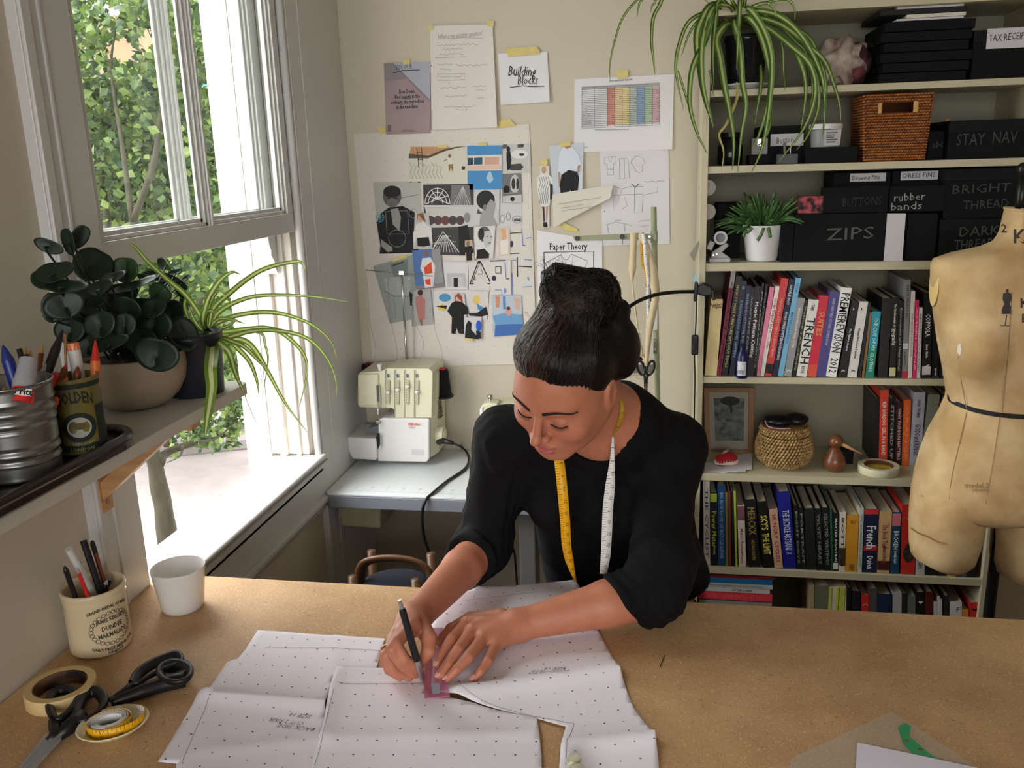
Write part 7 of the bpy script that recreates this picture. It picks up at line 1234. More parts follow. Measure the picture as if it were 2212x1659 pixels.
for i in range(len(PP) - 1):
    a, b = PP[i], PP[i + 1]; sl = (b - a).length
    while nx < cum + sl:
        p = a.lerp(b, (nx - cum) / sl); e = (p - cc_).normalized(); tn = (b - a).normalized() * .00025; L_ = .007 if kk % 2 == 0 else .004
        for o_ in (e * .0006, -e * .0012): mk.add([p + o_ - tn + Vector((0, 0, .008)), p + o_ + tn + Vector((0, 0, .008)), p + o_ + tn + Vector((0, 0, .008 - L_)), p + o_ - tn + Vector((0, 0, .008 - L_))], [(0, 1, 2, 3)])
        if kk % 5 == 0: text(mk, str(70 + kk // 5), .007, p + e * .0008 - Vector((0, 0, .004)), -tn if e.dot(Vector((0, 0, 1)).cross(tn)) > 0 else tn, (0, 0, 1), res=1)
        nx += .0055; kk += 1
    cum += sl
ob('markings', mk, flat((50, 36, 20)), tmr); ob('red_end', MB().prism([p + Vector((0, 0, -.006)) for p in (PP[-9] * .5 + cc_ * .5, PP[-8] * .5 + cc_ * .5)] + [p + Vector((0, 0, .008)) for p in (PP[-8] * .5 + cc_ * .5, PP[-9] * .5 + cc_ * .5)], (0.0005, .0005, 0)), red, tmr)
ob('blue_core', MB().lathe(cc_ - Vector((0, 0, .007)), [(0, .002), (.011, 0)], 20, cap=False), flat((80, 150, 180)), tmr)
# ---- pattern paper ----
pat = mat('pattern_paper', (240, 236, 246), .8, bump=.35, bscale=14)
def seg_d(p, a, b): ab = b - a; t = max(0, min(1, (p - a).dot(ab) / ab.length_squared)); return (p - a - ab * t).length
def pattern(label, outline, lift, ridges, dots, words=(), lines=(), group='paper pattern pieces on the cutting table'):
    O = [PZ(u, v, TZ) for u, v in outline]; R_ = [(PZ(*a, TZ), PZ(*b, TZ), h, w) for a, b, h, w in ridges]
    def H(p):
        q = Vector((p.x, p.y, TZ)); h = lift + .0012 * (noise.noise(q * 9) + 1) + .0005 * abs(noise.noise(q * 38)); 
        for a, b, hh, w in R_: d = seg_d(q, a, b); h += hh * math.exp(-abs(d / w) ** 1.3)
        return TZ + .0004 + max(0, h)
    bm = bmesh.new(); f = bm.faces.new([bm.verts.new((p.x, p.y, 0)) for p in O]); xs = [p.x for p in O]; ys = [p.y for p in O]; st_ = .011
    for ax, lo, hi in ((0, min(xs), max(xs)), (1, min(ys), max(ys))):
        c = lo + st_
        while c < hi:
            no = (1, 0, 0) if ax == 0 else (0, 1, 0); bmesh.ops.bisect_plane(bm, geom=bm.verts[:] + bm.edges[:] + bm.faces[:], plane_co=(c, 0, 0) if ax == 0 else (0, c, 0), plane_no=no); c += st_
    V = [Vector((v.co.x, v.co.y, H(v.co))) for v in bm.verts]; bm.verts.index_update(); F = [tuple(v.index for v in f.verts) for f in bm.faces]; bm.free()
    if (V[F[0][1]] - V[F[0][0]]).cross(V[F[0][2]] - V[F[0][1]]).z < 0: F = [tuple(reversed(f)) for f in F]
    t = thing('pattern_piece', label, 'paper pattern', O[0], group); s = ob('sheet', MB().add(V, F), pat, t, smooth=True, thick=.0003)
    def inside(x, y):
        c = False; j = len(O) - 1
        for i in range(len(O)):
            if (O[i].y > y) != (O[j].y > y) and x < (O[j].x - O[i].x) * (y - O[i].y) / (O[j].y - O[i].y) + O[i].x: c = not c
            j = i
        return c
    mb = MB(); (u0, v0), (u1, v1) = dots; a = PZ(u0, v0, TZ); e = PZ(u1, v1, TZ) - a; e.z = 0; e = e.normalized() * .0282; g = Vector((-e.y, e.x, 0))
    def stamp(q, L1, L2, w):
        L1 = L1.normalized(); 
        for D in (L1, L2):
            D = D.normalized(); n_ = Vector((-D.y, D.x, 0)); mb.add([Vector((p.x, p.y, H(p) + .0006)) for p in (q + D * w - n_ * .00032, q + D * w + n_ * .00032, q - D * w + n_ * .00032, q - D * w - n_ * .00032)], [(0, 1, 2, 3)])
    for i in range(-30, 31):
        for j in range(-30, 31):
            q = a + e * i + g * j
            if not all(inside(q.x + dx, q.y + dy) for dx in (-.002, .002) for dy in (-.002, .002)): continue
            if (i + j) % 2: stamp(q, e + g, e - g, .0014)
            else: mb.add([Vector((q.x + .0015 * math.cos(k * math.pi / 4), q.y + .0015 * math.sin(k * math.pi / 4), H(q) + .0007)) for k in range(8)], [tuple(range(8))])
    if mb.v: ob('printed_marks', mb, flat((46, 46, 62)), s, kind='stuff')
    mb = MB()
    for s_, u, v, w_, ang in words:
        vs, fs = text_geo(s_, .012, res=1, shear=.2, width=w_); o_ = PZ(u, v, TZ); A_ = math.radians(ang); mb.add([(lambda p: Vector((p.x, p.y, H(p) + .0007)))(o_ + Vector((math.cos(A_) * x - math.sin(A_) * y, math.sin(A_) * x + math.cos(A_) * y, 0))) for x, y, z in vs], fs)
    for ln in lines:
        W3 = [PZ(u, v, TZ) for u, v in ln]; S_ = []
        for i in range(len(W3) - 1): S_ += [W3[i].lerp(W3[i + 1], k / 12) for k in range(12)]
        S_.append(W3[-1]); S_ = [Vector((p.x, p.y, H(p) + .0007)) for p in S_]; nn = (S_[-1] - S_[0]).cross(Vector((0, 0, 1))).normalized() * .00035; mb.strip([p + nn for p in S_], [p - nn for p in S_])
    if mb.v: ob('pencil_marks', mb, flat((110, 108, 128)), s)
    return t
pattern('left rear pattern piece with a straight pencil line, partly under another folded piece', [(557, 1363), (700, 1373), (832, 1382), (824, 1410), (812, 1452), (722, 1462), (700, 1535), (448, 1502), (468, 1468), (490, 1432), (500, 1428), (514, 1424), (530, 1405)], 0, [((450, 1500), (700, 1528), .008, .02), ((730, 1375), (715, 1450), .002, .006)], ((598, 1380), (655, 1383)), lines=[[(572, 1402), (700, 1402), (826, 1409)]])
pattern('front left pattern piece with upside-down handwriting', [(448, 1499), (434, 1499), (425, 1512), (342, 1649), (382, 1653), (372, 1760), (690, 1760), (704, 1526)], .0014, [((446, 1502), (704, 1528), .010, .016), ((430, 1625), (700, 1600), .003, .01)], ((455, 1512), (522, 1524)), [('SIZE 14', 650, 1552, .035, 176), ('CUT 2 PAIR', 620, 1564, .055, 176), ('BACK SIDE', 640, 1577, .06, 176)], [[(452, 1516), (395, 1648)]])
pattern('middle pattern piece with crumpled taped seam under the right hand', [(728, 1450), (760, 1448), (912, 1449), (916, 1475), (922, 1506), (958, 1511), (1010, 1524), (1090, 1544), (1160, 1557), (1166, 1600), (1170, 1640), (1172, 1760), (660, 1760), (676, 1650), (700, 1570), (712, 1500)], .003, [((728, 1452), (700, 1600), .006, .010), ((700, 1600), (1165, 1590), .004, .012), ((925, 1510), (1020, 1530), .003, .01)], ((738, 1484), (806, 1484)), lines=[[(730, 1484), (916, 1482)], [(722, 1500), (700, 1600), (680, 1660)]])
pattern('large right pattern piece lying under both arms', [(1035, 1270), (1120, 1268), (1243, 1256), (1268, 1300), (1290, 1360), (1312, 1405), (1337, 1452), (1352, 1490), (1368, 1530), (1396, 1570), (1415, 1600), (1422, 1640), (1430, 1760), (1200, 1760), (1210, 1640), (1212, 1622), (1222, 1575), (1160, 1557), (1090, 1541), (1010, 1521), (955, 1506), (930, 1500), (935, 1440), (925, 1360), (960, 1300), (1000, 1285)], .0018, [((1000, 1505), (1337, 1455), .014, .02), ((1214, 1620), (1416, 1600), .013, .016), ((960, 1500), (1000, 1505), .004, .02)], ((992, 1483), (1060, 1475)), [('SIZE 14', 1200, 1452, .035, 184), ('FOLD * 1BOX', 1185, 1459, .055, 184), ('FACING 125 BL', 1190, 1467, .06, 184)], [[(1000, 1508), (1070, 1532), (1150, 1552), (1240, 1569)], [(1240, 1569), (1225, 1622), (1222, 1659)], [(1000, 1302), (1160, 1283)]])
# pink ruler
pkm = mat('pink_acrylic', (226, 130, 170), .12, alpha=.45)
ru = thing('pink_ruler', 'translucent pink plastic ruler lying between the two hands', 'ruler', PZ(945, 1440, TZ)); RZ = TZ + .0135
R0 = [PZ(u, v, RZ) for u, v in ((930, 1358), (958, 1357), (966, 1470), (972, 1505), (917, 1511), (915, 1478))]
ob('blade', MB().prism(R0, (0, 0, .0015)), pkm, ru, bevel=.0003)
mb = MB(); A, B = R0[0], R0[4]; ex = (R0[1] - R0[0]).normalized(); dn = (PZ(944, 1505, RZ) - PZ(944, 1358, RZ)).normalized(); L_ = (B - A).length
for k in range(int(L_ / .003)):
    for s_, org in ((1, A), (-1, R0[1])):
        p = org + dn * (.002 + k * .003) + Vector((0, 0, .0018)); w_ = .006 if k % 5 == 0 else .003; q = p + ex * s_ * w_; mb.add([p, q, q + dn * .0004, p + dn * .0004], [(0, 1, 2, 3)])
for k in range(5): p = A + ex * (.004 + k * .0035) + Vector((0, 0, .0018)); mb.add([p, p + ex * .0003, p + ex * .0003 + dn * L_ * .95, p + dn * L_ * .95], [(0, 1, 2, 3)])
ob('scale_marks', mb, flat((110, 30, 70)), ru); ob('window', MB().prism([PZ(u, v, RZ + .0017) for u, v in ((932, 1476), (949, 1476), (950, 1498), (934, 1499))], (0, 0, .0003)), flat((170, 186, 206)), ru)
# plastic sleeve, green strip, white sheet
t = thing('plastic_sleeve', 'clear plastic punched sleeve with a green binding strip at the lower right', 'sleeve', PZ(1900, 1650, TZ)); 
ob('sleeve', MB().prism([PZ(u, v, TZ + .0006) for u, v in ((1708, 1640), (1925, 1537), (2100, 1650), (2200, 1740), (1690, 1740))], (0, 0, .0006)), mat('clear_sheet', (220, 220, 214), .25, alpha=.16), t)
ob('binding_strip', MB().prism([PZ(u, v, TZ + .0016) for u, v in ((1940, 1572), (1955, 1562), (1968, 1570), (1964, 1590), (2008, 1628), (2060, 1665), (2110, 1705), (2080, 1720), (2000, 1655), (1950, 1606)) ], (0, 0, .0004)), mat('green_strip', (60, 170, 116), .4, alpha=.85), t)
for u, v in ((1959, 1600), (1988, 1618)): ob('punched_hole', MB().lathe(PZ(u, v, TZ + .0021), [(0, .0), (.0035, 0)], 14, cap=False), flat((120, 100, 60)), t)
tag(ob('white_sheet', MB().prism([PZ(u, v, TZ + .0022) for u, v in ((1851, 1604), (1985, 1632), (2140, 1665), (2230, 1700), (2230, 1740), (1846, 1740))], (0, 0, .0004)), mat('lilac_white_paper', (224, 222, 238), .7, bump=.3, bscale=16)), 'blank white sheet on the plastic sleeve at the lower right edge', 'paper')
t = thing('white_clip', 'cream plastic clip-shaped notcher standing at the bottom edge of the pattern', 'tool', PZ(1245, 1670, TZ)); ob('body', MB().tube([PZ(1245, 1665, TZ + .012), PZ(1262, 1700, TZ + .012)], [.012, .016], 16).tube([PZ(1243, 1664, TZ + .012), PZ(1240, 1640, TZ + .015)], [.006, .009], 14), creamp, t, smooth=True); ob('cap', MB().tube([PZ(1236, 1654, TZ + .018), PZ(1246, 1638, TZ + .018)], [.006, .007], 12), creamp, t, auto=40)
for k, (a, b) in enumerate((((1426, 1440), (1436, 1416)), ((575, 1478), (590, 1470)))):
    if k: continue
    tag(ob('wood_splinter', MB().tube([PZ(*a, TZ + .0012), PZ(*b, TZ + .0012)], .0008, 5), flat((84, 50, 24))), 'tiny dark splinter on the bare table right of the pattern', 'splinter')
# ================= the person =================
def rc(P, a, b, ra, rb):
    a = np.array(a, np.float32); b = np.array(b, np.float32); ba = b - a; h = np.clip(((P - a) @ ba) / max(1e-9, float(ba @ ba)), 0, 1); return np.linalg.norm(P - a - h[..., None] * ba, axis=-1) - (ra + (rb - ra) * h)
def el(P, c, r, R=None):
    q = P - np.array(c, np.float32)
    if R is not None: q = q @ np.array(R, np.float32).T
    r = np.array(r, np.float32); k0 = np.linalg.norm(q / r, axis=-1); k1 = np.linalg.norm(q / (r * r), axis=-1) + 1e-9; return k0 * (k0 - 1) / k1
def sm(a, b, k): h = np.clip(.5 + .5 * (b - a) / k, 0, 1); return b * (1 - h) + a * h - k * h * (1 - h)
def ssub(a, b, k): return -sm(-a, b, k)
def nets(fn, lo, hi, vx):
    lo = np.array(lo, np.float32); n = np.ceil((np.array(hi) - lo) / vx).astype(int) + 1
    g = np.stack(np.meshgrid(*[lo[i] + vx * np.arange(n[i], dtype=np.float32) for i in range(3)], indexing='ij'), -1); F = fn(g.reshape(-1, 3)).reshape(n).astype(np.float32)
    S = F < 0; c = [(i, j, k) for i in (0, 1) for j in (0, 1) for k in (0, 1)]; sh = lambda A, o: A[o[0]:n[0] - 1 + o[0], o[1]:n[1] - 1 + o[1], o[2]:n[2] - 1 + o[2]]
    cnt = sum(sh(S, o).astype(np.int8) for o in c); act = (cnt > 0) & (cnt < 8); idx = -np.ones(act.shape, int); ii = np.argwhere(act); idx[act] = np.arange(len(ii)); pos = np.zeros((len(ii), 3)); w = np.zeros(len(ii))
    for a in range(3):
        for o in c:
            if o[a]: continue
            o2 = list(o); o2[a] = 1; fa = F[tuple((ii + o).T)]; fb = F[tuple((ii + o2).T)]; cr = (fa < 0) != (fb < 0); t = np.where(cr, fa / np.where(cr, fa - fb, 1), 0); p = np.tile(np.array(o, float), (len(ii), 1)); p[:, a] = t; pos += p * cr[:, None]; w += cr
    V = lo + vx * (ii + pos / w[:, None]); Q = []
    for a in range(3):
        b, d = (a + 1) % 3, (a + 2) % 3; sl = [slice(1, n[k] - 1) for k in range(3)]; sl[a] = slice(0, n[a] - 1); s2 = list(sl); s2[a] = slice(1, n[a]); A = S[tuple(sl)]; B = S[tuple(s2)]; e = np.argwhere(A != B)
        if not len(e): continue
        st = A[tuple(e.T)]; off = np.array([s.start for s in sl]); e = e + off
        def at(db, dd): q = e.copy(); q[:, b] -= db; q[:, d] -= dd; return idx[tuple(q.T)]
        q = np.stack([at(1, 1), at(0, 1), at(0, 0), at(1, 0)], 1); q[~st] = q[~st][:, ::-1]; Q.append(q)
    return V, np.concatenate(Q)
def merge(parts):
    V = []; F = []; k = 0
    for v, q in parts: V.append(v); F.append(q + k); k += len(v)
    return np.concatenate(V), np.concatenate(F)
def npobj(name, V, Q, mats, parent, kind=None, label=None):
    mb = MB(); mb.v = V.tolist(); mb.f = [tuple(int(x) for x in q) for q in Q]; mb.m = [0] * len(Q); return ob(name, mb, mats, parent, smooth=True, kind=kind, label=label)
N3 = lambda p: np.array(tuple(p), np.float32)
# head frame
f3 = Vector((-.50, -.66, .56)).normalized(); t3 = Vector((-.13, .66, 0)); t3.z = -(t3.x * f3.x + t3.y * f3.y) / f3.z; t3.normalize(); s3 = t3.cross(f3)
cw_ = lambda v: RT * v.x + UP * v.y - FW * v.z
hs, hf, ht = cw_(s3), cw_(f3), cw_(t3); HC = CAM + ray(1223, 820) * 1.42; HM = np.array([tuple(hs), tuple(hf), tuple(ht)], np.float32)
def hw(x, y, z): return HC + hs * x + hf * y + ht * z
NB = PY(1338, 915, 1.545); Lsh = PY(1450, 968, 1.60); Rsh = PY(1092, 945, 1.565)
LE = PZ(1414, 1280, .965); LW = PZ(1120, 1350, .937); RE = PY(1044, 1180, 1.575); RW = PZ(896, 1336, .958)
def headsdf(P):
    q = (P - N3(HC)) @ HM.T; ax = q.copy(); ax[:, 0] = np.abs(ax[:, 0])
    d = sm(el(q, (0, -.018, .036), (.0735, .092, .078)), el(q, (0, .034, -.012), (.059, .056, .078)), .03)
    d = sm(d, el(q, (0, .038, -.072), (.043, .042, .034)), .022); d = sm(d, rc(ax, (.055, -.002, -.048), (.020, .066, -.096), .017, .014), .022); d = sm(d, el(q, (0, .073, -.100), (.016, .014, .014)), .016)
    d = sm(d, el(ax, (.037, .062, -.034), (.023, .020, .021)), .02); d = sm(d, rc(ax, (.040, .070, .021), (.010, .081, .018), .011, .011), .014)
    d = sm(d, el(ax, (.034, .018, -.030), (.033, .050, .062)), .03); d = sm(d, el(q, (0, .045, .035), (.052, .042, .045)), .025)
    d = ssub(d, el(ax, (.031, .097, -.002), (.016, .014, .0095)), .012); d = sm(d, el(ax, (.0305, .0735, -.006), (.0150, .0150, .0125)), .004)
    n = sm(rc(q, (0, .086, .014), (0, .106, -.030), .0064, .0076), el(q, (0, .1105, -.0345), (.0090, .0096, .0082)), .006); n = sm(n, el(ax, (.0115, .097, -.0385), (.0062, .0092, .0066)), .006); d = sm(d, n, .0065)
    d = ssub(d, el(ax, (.0060, .101, -.0455), (.0032, .005, .0028)), .002)
    d = sm(d, el(q, (0, .066, -.068), (.031, .027, .024)), .016)
    lp_ = np.minimum(el(ax, (.0055, .0895, -.0655), (.0145, .0078, .0046)), el(q, (0, .0895, -.0760), (.0175, .0092, .0066))); d = sm(d, lp_, .003); d = ssub(d, el(q, (0, .1005, -.0708), (.0235, .0095, .0009)), .002)
    e = ssub(el(ax, (.0765, -.008, -.010), (.0065, .0175, .0295)), el(ax, (.0835, -.006, -.006), (.005, .011, .020)), .003); d = sm(d, e, .005)
    d = sm(d, rc(P, tuple(hw(0, -.035, -.045)), tuple(NB), .052, .056), .03); return d
def chain(P, pts, rs, k=.004):
    d = None
    for i in range(len(pts) - 1): e = rc(P, pts[i], pts[i + 1], rs[i], rs[i + 1]); d = e if d is None else sm(d, e, k)
    return d
Zp = lambda u, v, z: tuple(PZ(u, v, z))
LF = [[Zp(1010, 1346, .940), Zp(975, 1382, .942), Zp(955, 1410, .932), Zp(944, 1434, .9225)], [Zp(1022, 1362, .943), Zp(990, 1403, .943), Zp(968, 1433, .932), Zp(950, 1458, .9205)], [Zp(1045, 1378, .940), Zp(1012, 1420, .940), Zp(986, 1446, .930), Zp(967, 1465, .919)], [Zp(1072, 1392, .932), Zp(1054, 1428, .930), Zp(1038, 1450, .923), Zp(1025, 1466, .914)]]
LT = [Zp(1085, 1335, .935), Zp(1015, 1338, .928), Zp(975, 1360, .924), Zp(950, 1385, .922)]
RFg = [[Zp(892, 1352, .985), Zp(855, 1390, .984), Zp(874, 1422, .960), Zp(902, 1441, .935)], [Zp(874, 1356, .980), Zp(846, 1402, .978), Zp(868, 1436, .945), Zp(897, 1457, .920)], [Zp(860, 1368, .968), Zp(834, 1415, .958), Zp(852, 1448, .930), Zp(884, 1464, .912)], [Zp(850, 1382, .950), Zp(832, 1424, .938), Zp(840, 1448, .922), Zp(864, 1464, .911)]]
RTh = [Zp(905, 1345, .965), Zp(926, 1378, .968), Zp(926, 1405, .955), Zp(909, 1432, .932)]
FR = [.0098, .0090, .0082, .0070]
def handsdf(P, W, E, F, T, er):
    e = N3(E); w = N3(W); d = chain(P, [tuple(e), tuple(e + (w - e) * .35), tuple(w)], [er, er * .93, .0255], .01); k = w + (N3(F[1][0]) - w) * .12
    pal = None
    for i, f in enumerate(F):
        m = rc(P, tuple(w + (N3(f[0]) - w) * .10), f[0], .0195, (.0135, .0135, .0130, .0120)[i]); pal = m if pal is None else sm(pal, m, .012)
    d = sm(d, pal, .018)
    for i, f in enumerate(F):
        s_ = (1, 1.02, .98, .86)[i]; d = sm(d, chain(P, f, [r * s_ for r in (.0115, .0092, .0082, .0068)], .002), .0035)
    d = sm(d, chain(P, T, [.017, .0125, .0108, .0082], .003), .006); return d
ldir = lambda a, b, t: N3(a) + (N3(b) - N3(a)) * t
LCc = ldir(LE, LW, .26); RCc = ldir(RE, RW, .22)
CN = [PY(1215, 1000, 1.61), PY(1268, 1240, 1.69), PY(1395, 1005, 1.64), PY(1412, 1250, 1.71)]
PEL = PY(1372, 1350, 1.76); 
def torso(P, g=0):
    d = rc(P, tuple(CN[0]), tuple(CN[1]), .068 + g, .082 + g); d = sm(d, rc(P, tuple(CN[2]), tuple(CN[3]), .074 + g, .096 + g), .06); d = sm(d, rc(P, tuple(NB), tuple(Lsh), .050 + g, .056 + g), .05); d = sm(d, rc(P, tuple(NB), tuple(Rsh), .048 + g, .050 + g), .05)
    d = sm(d, rc(P, tuple(NB), tuple((CN[0] + CN[2]) / 2), .06 + g, .09 + g), .05)
    for c, r in ((PY(1205, 1075, 1.565), .058), (PY(1345, 1095, 1.585), .062)): d = sm(d, el(P, tuple(c), (r + g,) * 3), .04)
    return d
def folds(P): return .0016 * np.sin(P[:, 0] * 70 + 3 * np.sin(P[:, 2] * 28)) * np.sin(P[:, 2] * 55 + 2 * np.sin(P[:, 1] * 40)) + .0010 * np.sin(P[:, 2] * 130 + P[:, 0] * 60)
def shirt(P):
    d = torso(P, .006); L = rc(P, tuple(Lsh), tuple(LE), .058, .050); R = rc(P, tuple(Rsh), tuple(RE), .055, .051)
    ax = ((LW - LE).normalized() - UP * .55).normalized(); L = sm(L, rc(P, tuple(LE), tuple(LE.lerp(LW, .6)), .050, .046), .03); L = sm(L, el(P, tuple(LE + Vector((.02, .03, .05))), (.055, .055, .055)), .03); L = np.maximum(L, (P - LCc) @ N3(ax)); bx = (RW - RE).normalized(); R = sm(R, rc(P, tuple(RE), tuple(RE.lerp(RW, .6)), .052, .046), .03); R = np.maximum(R, (P - RCc) @ N3(bx))
    w = np.exp(-np.maximum(0, np.abs((P - RCc) @ N3(bx)) - .0) / .09); R = R + .0028 * w * np.sin(((P - RCc) @ N3(bx)) * 330 + 2 * np.sin(P[:, 0] * 80)); wl = np.exp(-np.abs((P - LCc) @ N3(ax)) / .09); L = L + .0022 * wl * np.sin(((P - LCc) @ N3(ax)) * 300 + 2 * np.sin(P[:, 2] * 90))
    d = sm(sm(d, L, .035), R, .03) + folds(P)
    # lower body of the loose top
    d = sm(d, rc(P, tuple(CN[3]), tuple(PY(1425, 1340, 1.74)), .108, .118), .04)
    up = (hw(0, -.03, -.05) - NB).normalized(); nk = rc(P, tuple(NB - up * .03 + hf * .012), tuple(NB + up * .2), .057, .066); nk = np.minimum(nk, el(P, tuple(PY(1284, 945, 1.50)), (.052, .075, .046))); d = ssub(d, nk, .004)
    return np.maximum(d, (.93 - .12) - P[:, 2] if False else .84 - P[:, 2])
def bodysdf(P):
    d = sm(headsdf(P), torso(P, -.004), .03); d = sm(d, rc(P, tuple(Lsh), tuple(LE), .045, .043), .02); d = sm(d, rc(P, tuple(Rsh), tuple(RE), .043, .040), .02)
    d = sm(d, rc(P, tuple(CN[1]), tuple(PEL), .08, .12), .05); d = sm(d, rc(P, tuple(CN[3]), tuple(PEL), .09, .12), .05); return d
legs = [[PEL + Vector((-.07, 0, -.04)), Vector((-.16, 1.80, .50)), Vector((-.17, 1.88, .09)), Vector((-.17, 1.76, .045))], [PEL + Vector((.08, 0, -.04)), Vector((.10, 1.84, .50)), Vector((.12, 1.93, .09)), Vector((.12, 1.81, .045))]]
def legsdf(P):
    d = el(P, tuple(PEL), (.15, .11, .12))
    for l in legs: d = sm(d, chain(P, [tuple(x) for x in l[:3]], [.092, .06, .040], .02), .03)
    return d
def footsdf(P): return np.minimum(*[rc(P, tuple(l[2] - Vector((0, 0, .045))), tuple(l[3] - Vector((0, .04, .018))), .04, .027) for l in legs])
W_ = thing('person', 'person with dark hair in a bun and black top, leaning over the table to draw', 'person', (PEL.x, 1.85, 0))
skin = mat('skin', (205, 146, 122), .48, attr='tone', bump=.12, bscale=320, var=.08, vscale=60)
bb_ = lambda pts, m: (np.min([tuple(p) for p in pts], 0) - m, np.max([tuple(p) for p in pts], 0) + m)
parts = []; lo, hi = bb_([HC], .15); parts.append(nets(headsdf, lo, hi, .0024))
lo, hi = bb_([NB, PY(1270, 1000, 1.5)], .10); parts.append(nets(lambda P: np.maximum(bodysdf(P), -el(P, tuple(HC), (.132,) * 3)), lo, hi, .004))
lo, hi = bb_([LE, LW] + [f[3] for f in LF], .05); lsdf = lambda P: handsdf(P, LW, LE, LF, LT, .043); parts.append(nets(lsdf, lo, hi, .0022))
lo, hi = bb_([RE, RW] + [f[3] for f in RFg], .055); rsdf = lambda P: handsdf(P, RW, RE, RFg, RTh, .040); parts.append(nets(rsdf, lo, hi, .0022))
lo, hi = bb_([NB, Lsh, Rsh, LE, RE, PEL], .13); lo[2] = .70; parts.append(nets(lambda P: bodysdf(P) + .012, lo, hi, .012)); V, Q = merge(parts)
bo = npobj('body', V, Q, skin, W_)
q = (V.astype(np.float32) - N3(HC)) @ HM.T; aq = q.copy(); aq[:, 0] = np.abs(aq[:, 0]); base = np.array(lin((190, 122, 95))); col = np.tile(base, (len(V), 1))
def mixc(c, m): global col; col = col * (1 - m[:, None]) + np.array(lin(c)) * m[:, None]
hm = (np.linalg.norm(q, axis=1) < .16)
mixc((196, 104, 86), np.exp(-((aq[:, 0] - .036) ** 2 + (q[:, 1] - .075) ** 2 + (q[:, 2] + .035) ** 2) / .022 ** 2) * .5 * hm)
lpd = np.minimum(el(aq.astype(np.float32), (.0055, .0895, -.0655), (.0150, .0095, .0048)), el(q.astype(np.float32), (0, .0885, -.0760), (.0180, .010, .0066))); mixc((172, 88, 84), np.clip(1 - lpd / .0012, 0, 1) * .9 * hm)
mixc((170, 112, 98), np.exp(-((aq[:, 0] - .031) ** 2 + (q[:, 2] + .0) ** 2) / .014 ** 2) * .35 * hm * (q[:, 1] > .06)); mixc((120, 60, 50), np.exp(-((aq[:, 0] - .006) ** 2 + (q[:, 2] + .0455) ** 2) / .0035 ** 2) * .7 * hm * (q[:, 1] > .08))
for F in LF + RFg + [LT, RTh]:
    for j, (rr_, a_) in enumerate(((.010, .0), (.010, .35), (.008, .25), (.010, .35))):
        mixc((186, 104, 88), np.exp(-((V - np.array(F[j])) ** 2).sum(1) / rr_ ** 2) * a_)
ca = bo.data.color_attributes.new('tone', 'FLOAT_COLOR', 'POINT'); ca.data.foreach_set('color', np.concatenate([col, np.ones((len(V), 1))], 1).astype(np.float32).ravel())
# nails
nm = mat('nails', (222, 168, 150), .3)
for F in LF + RFg[:3] + [RTh]:
    a, b = Vector(F[2]), Vector(F[3]); d = (b - a).normalized(); up = Vector((0, 0, 1)); n_ = (up - d * up.dot(d)).normalized() if F is not RTh else ((CAM - b).normalized()); n_ = (n_ - d * n_.dot(d)).normalized(); s_ = d.cross(n_); ob('fingernail', MB().ell(b + n_ * .0052 + d * .0015, (.0048, .0064, .0016), 12, 6, Matrix((s_, d, n_)).transposed()), nm, W_, smooth=True)
shm = mat('black_jersey', (9, 9, 12), .85, bump=.3, bscale=260, spec=.25)
lo, hi = bb_([NB, Lsh, Rsh, LE, RE, PEL], .14); lo[2] = .82; V, Q = nets(shirt, lo, hi, .0052); npobj('black_top', V, Q, shm, W_)
lo, hi = (-.35, 1.60, .0), (.30, 2.05, PEL.z + .13); V, Q = nets(legsdf, lo, hi, .012); npobj('trousers', V, Q, mat('dark_denim', (34, 38, 46), .85, bump=.3, bscale=300), W_)
V, Q = nets(footsdf, (-.26, 1.60, -.002), (.24, 2.0, .12), .008); V[:, 2] = np.maximum(V[:, 2], .001); npobj('shoes', V, Q, blk, W_)
# hair
hairm = mat('dark_hair', (15, 11, 11), .42, bump=.4, bscale=120, spec=.35); hairl = mat('lit_brown_hair', (70, 46, 36), .42, spec=.5)
def hsd(P):
    q = (P - N3(HC)) @ HM.T; d = el(q, (0, -.020, .038), (.0800, .097, .087)); d = sm(d, el(q, (0, .026, .086), (.056, .046, .030)), .03); w = .0005 * np.sin(np.arctan2(q[:, 0], q[:, 2]) * 70 + q[:, 1] * 90)
    hl = q[:, 2] - .066 - .92 * (q[:, 1] - .078) - .010 * np.cos(q[:, 0] * 70); d = ssub(d + w, hl, .006); d = np.maximum(d, -el(np.abs(q) * np.array([1, 0, 0], np.float32) + q * np.array([0, 1, 1], np.float32), (.084, .002, -.014), (.018, .020, .028)))
    b = el(q, (0.0, -.058, .118), (.056, .050, .050)); b = sm(b, el(q, (-.022, -.052, .158), (.030, .028, .024)), .014); b = sm(b, el(q, (.030, -.075, .130), (.034, .034, .036)), .012); b = b + .0022 * np.sin(q[:, 0] * 150 + q[:, 2] * 190 + 3 * np.sin(q[:, 1] * 60)); d = sm(d, b, .014)
    d = sm(d, el(q, (.066, -.070, .030), (.030, .036, .06)), .02); return sm(d, el(q, (.05, -.095, .085), (.022, .022, .02)), .01)
lo, hi = bb_([HC + ht * .03], .21); V, Q = nets(hsd, lo, hi, .0036); hr = npobj('hair', V, Q, hairm, W_)
rs = random.Random(8); mb = MB(); SP = []
bunD = Vector((0, -.30, .9)).normalized()
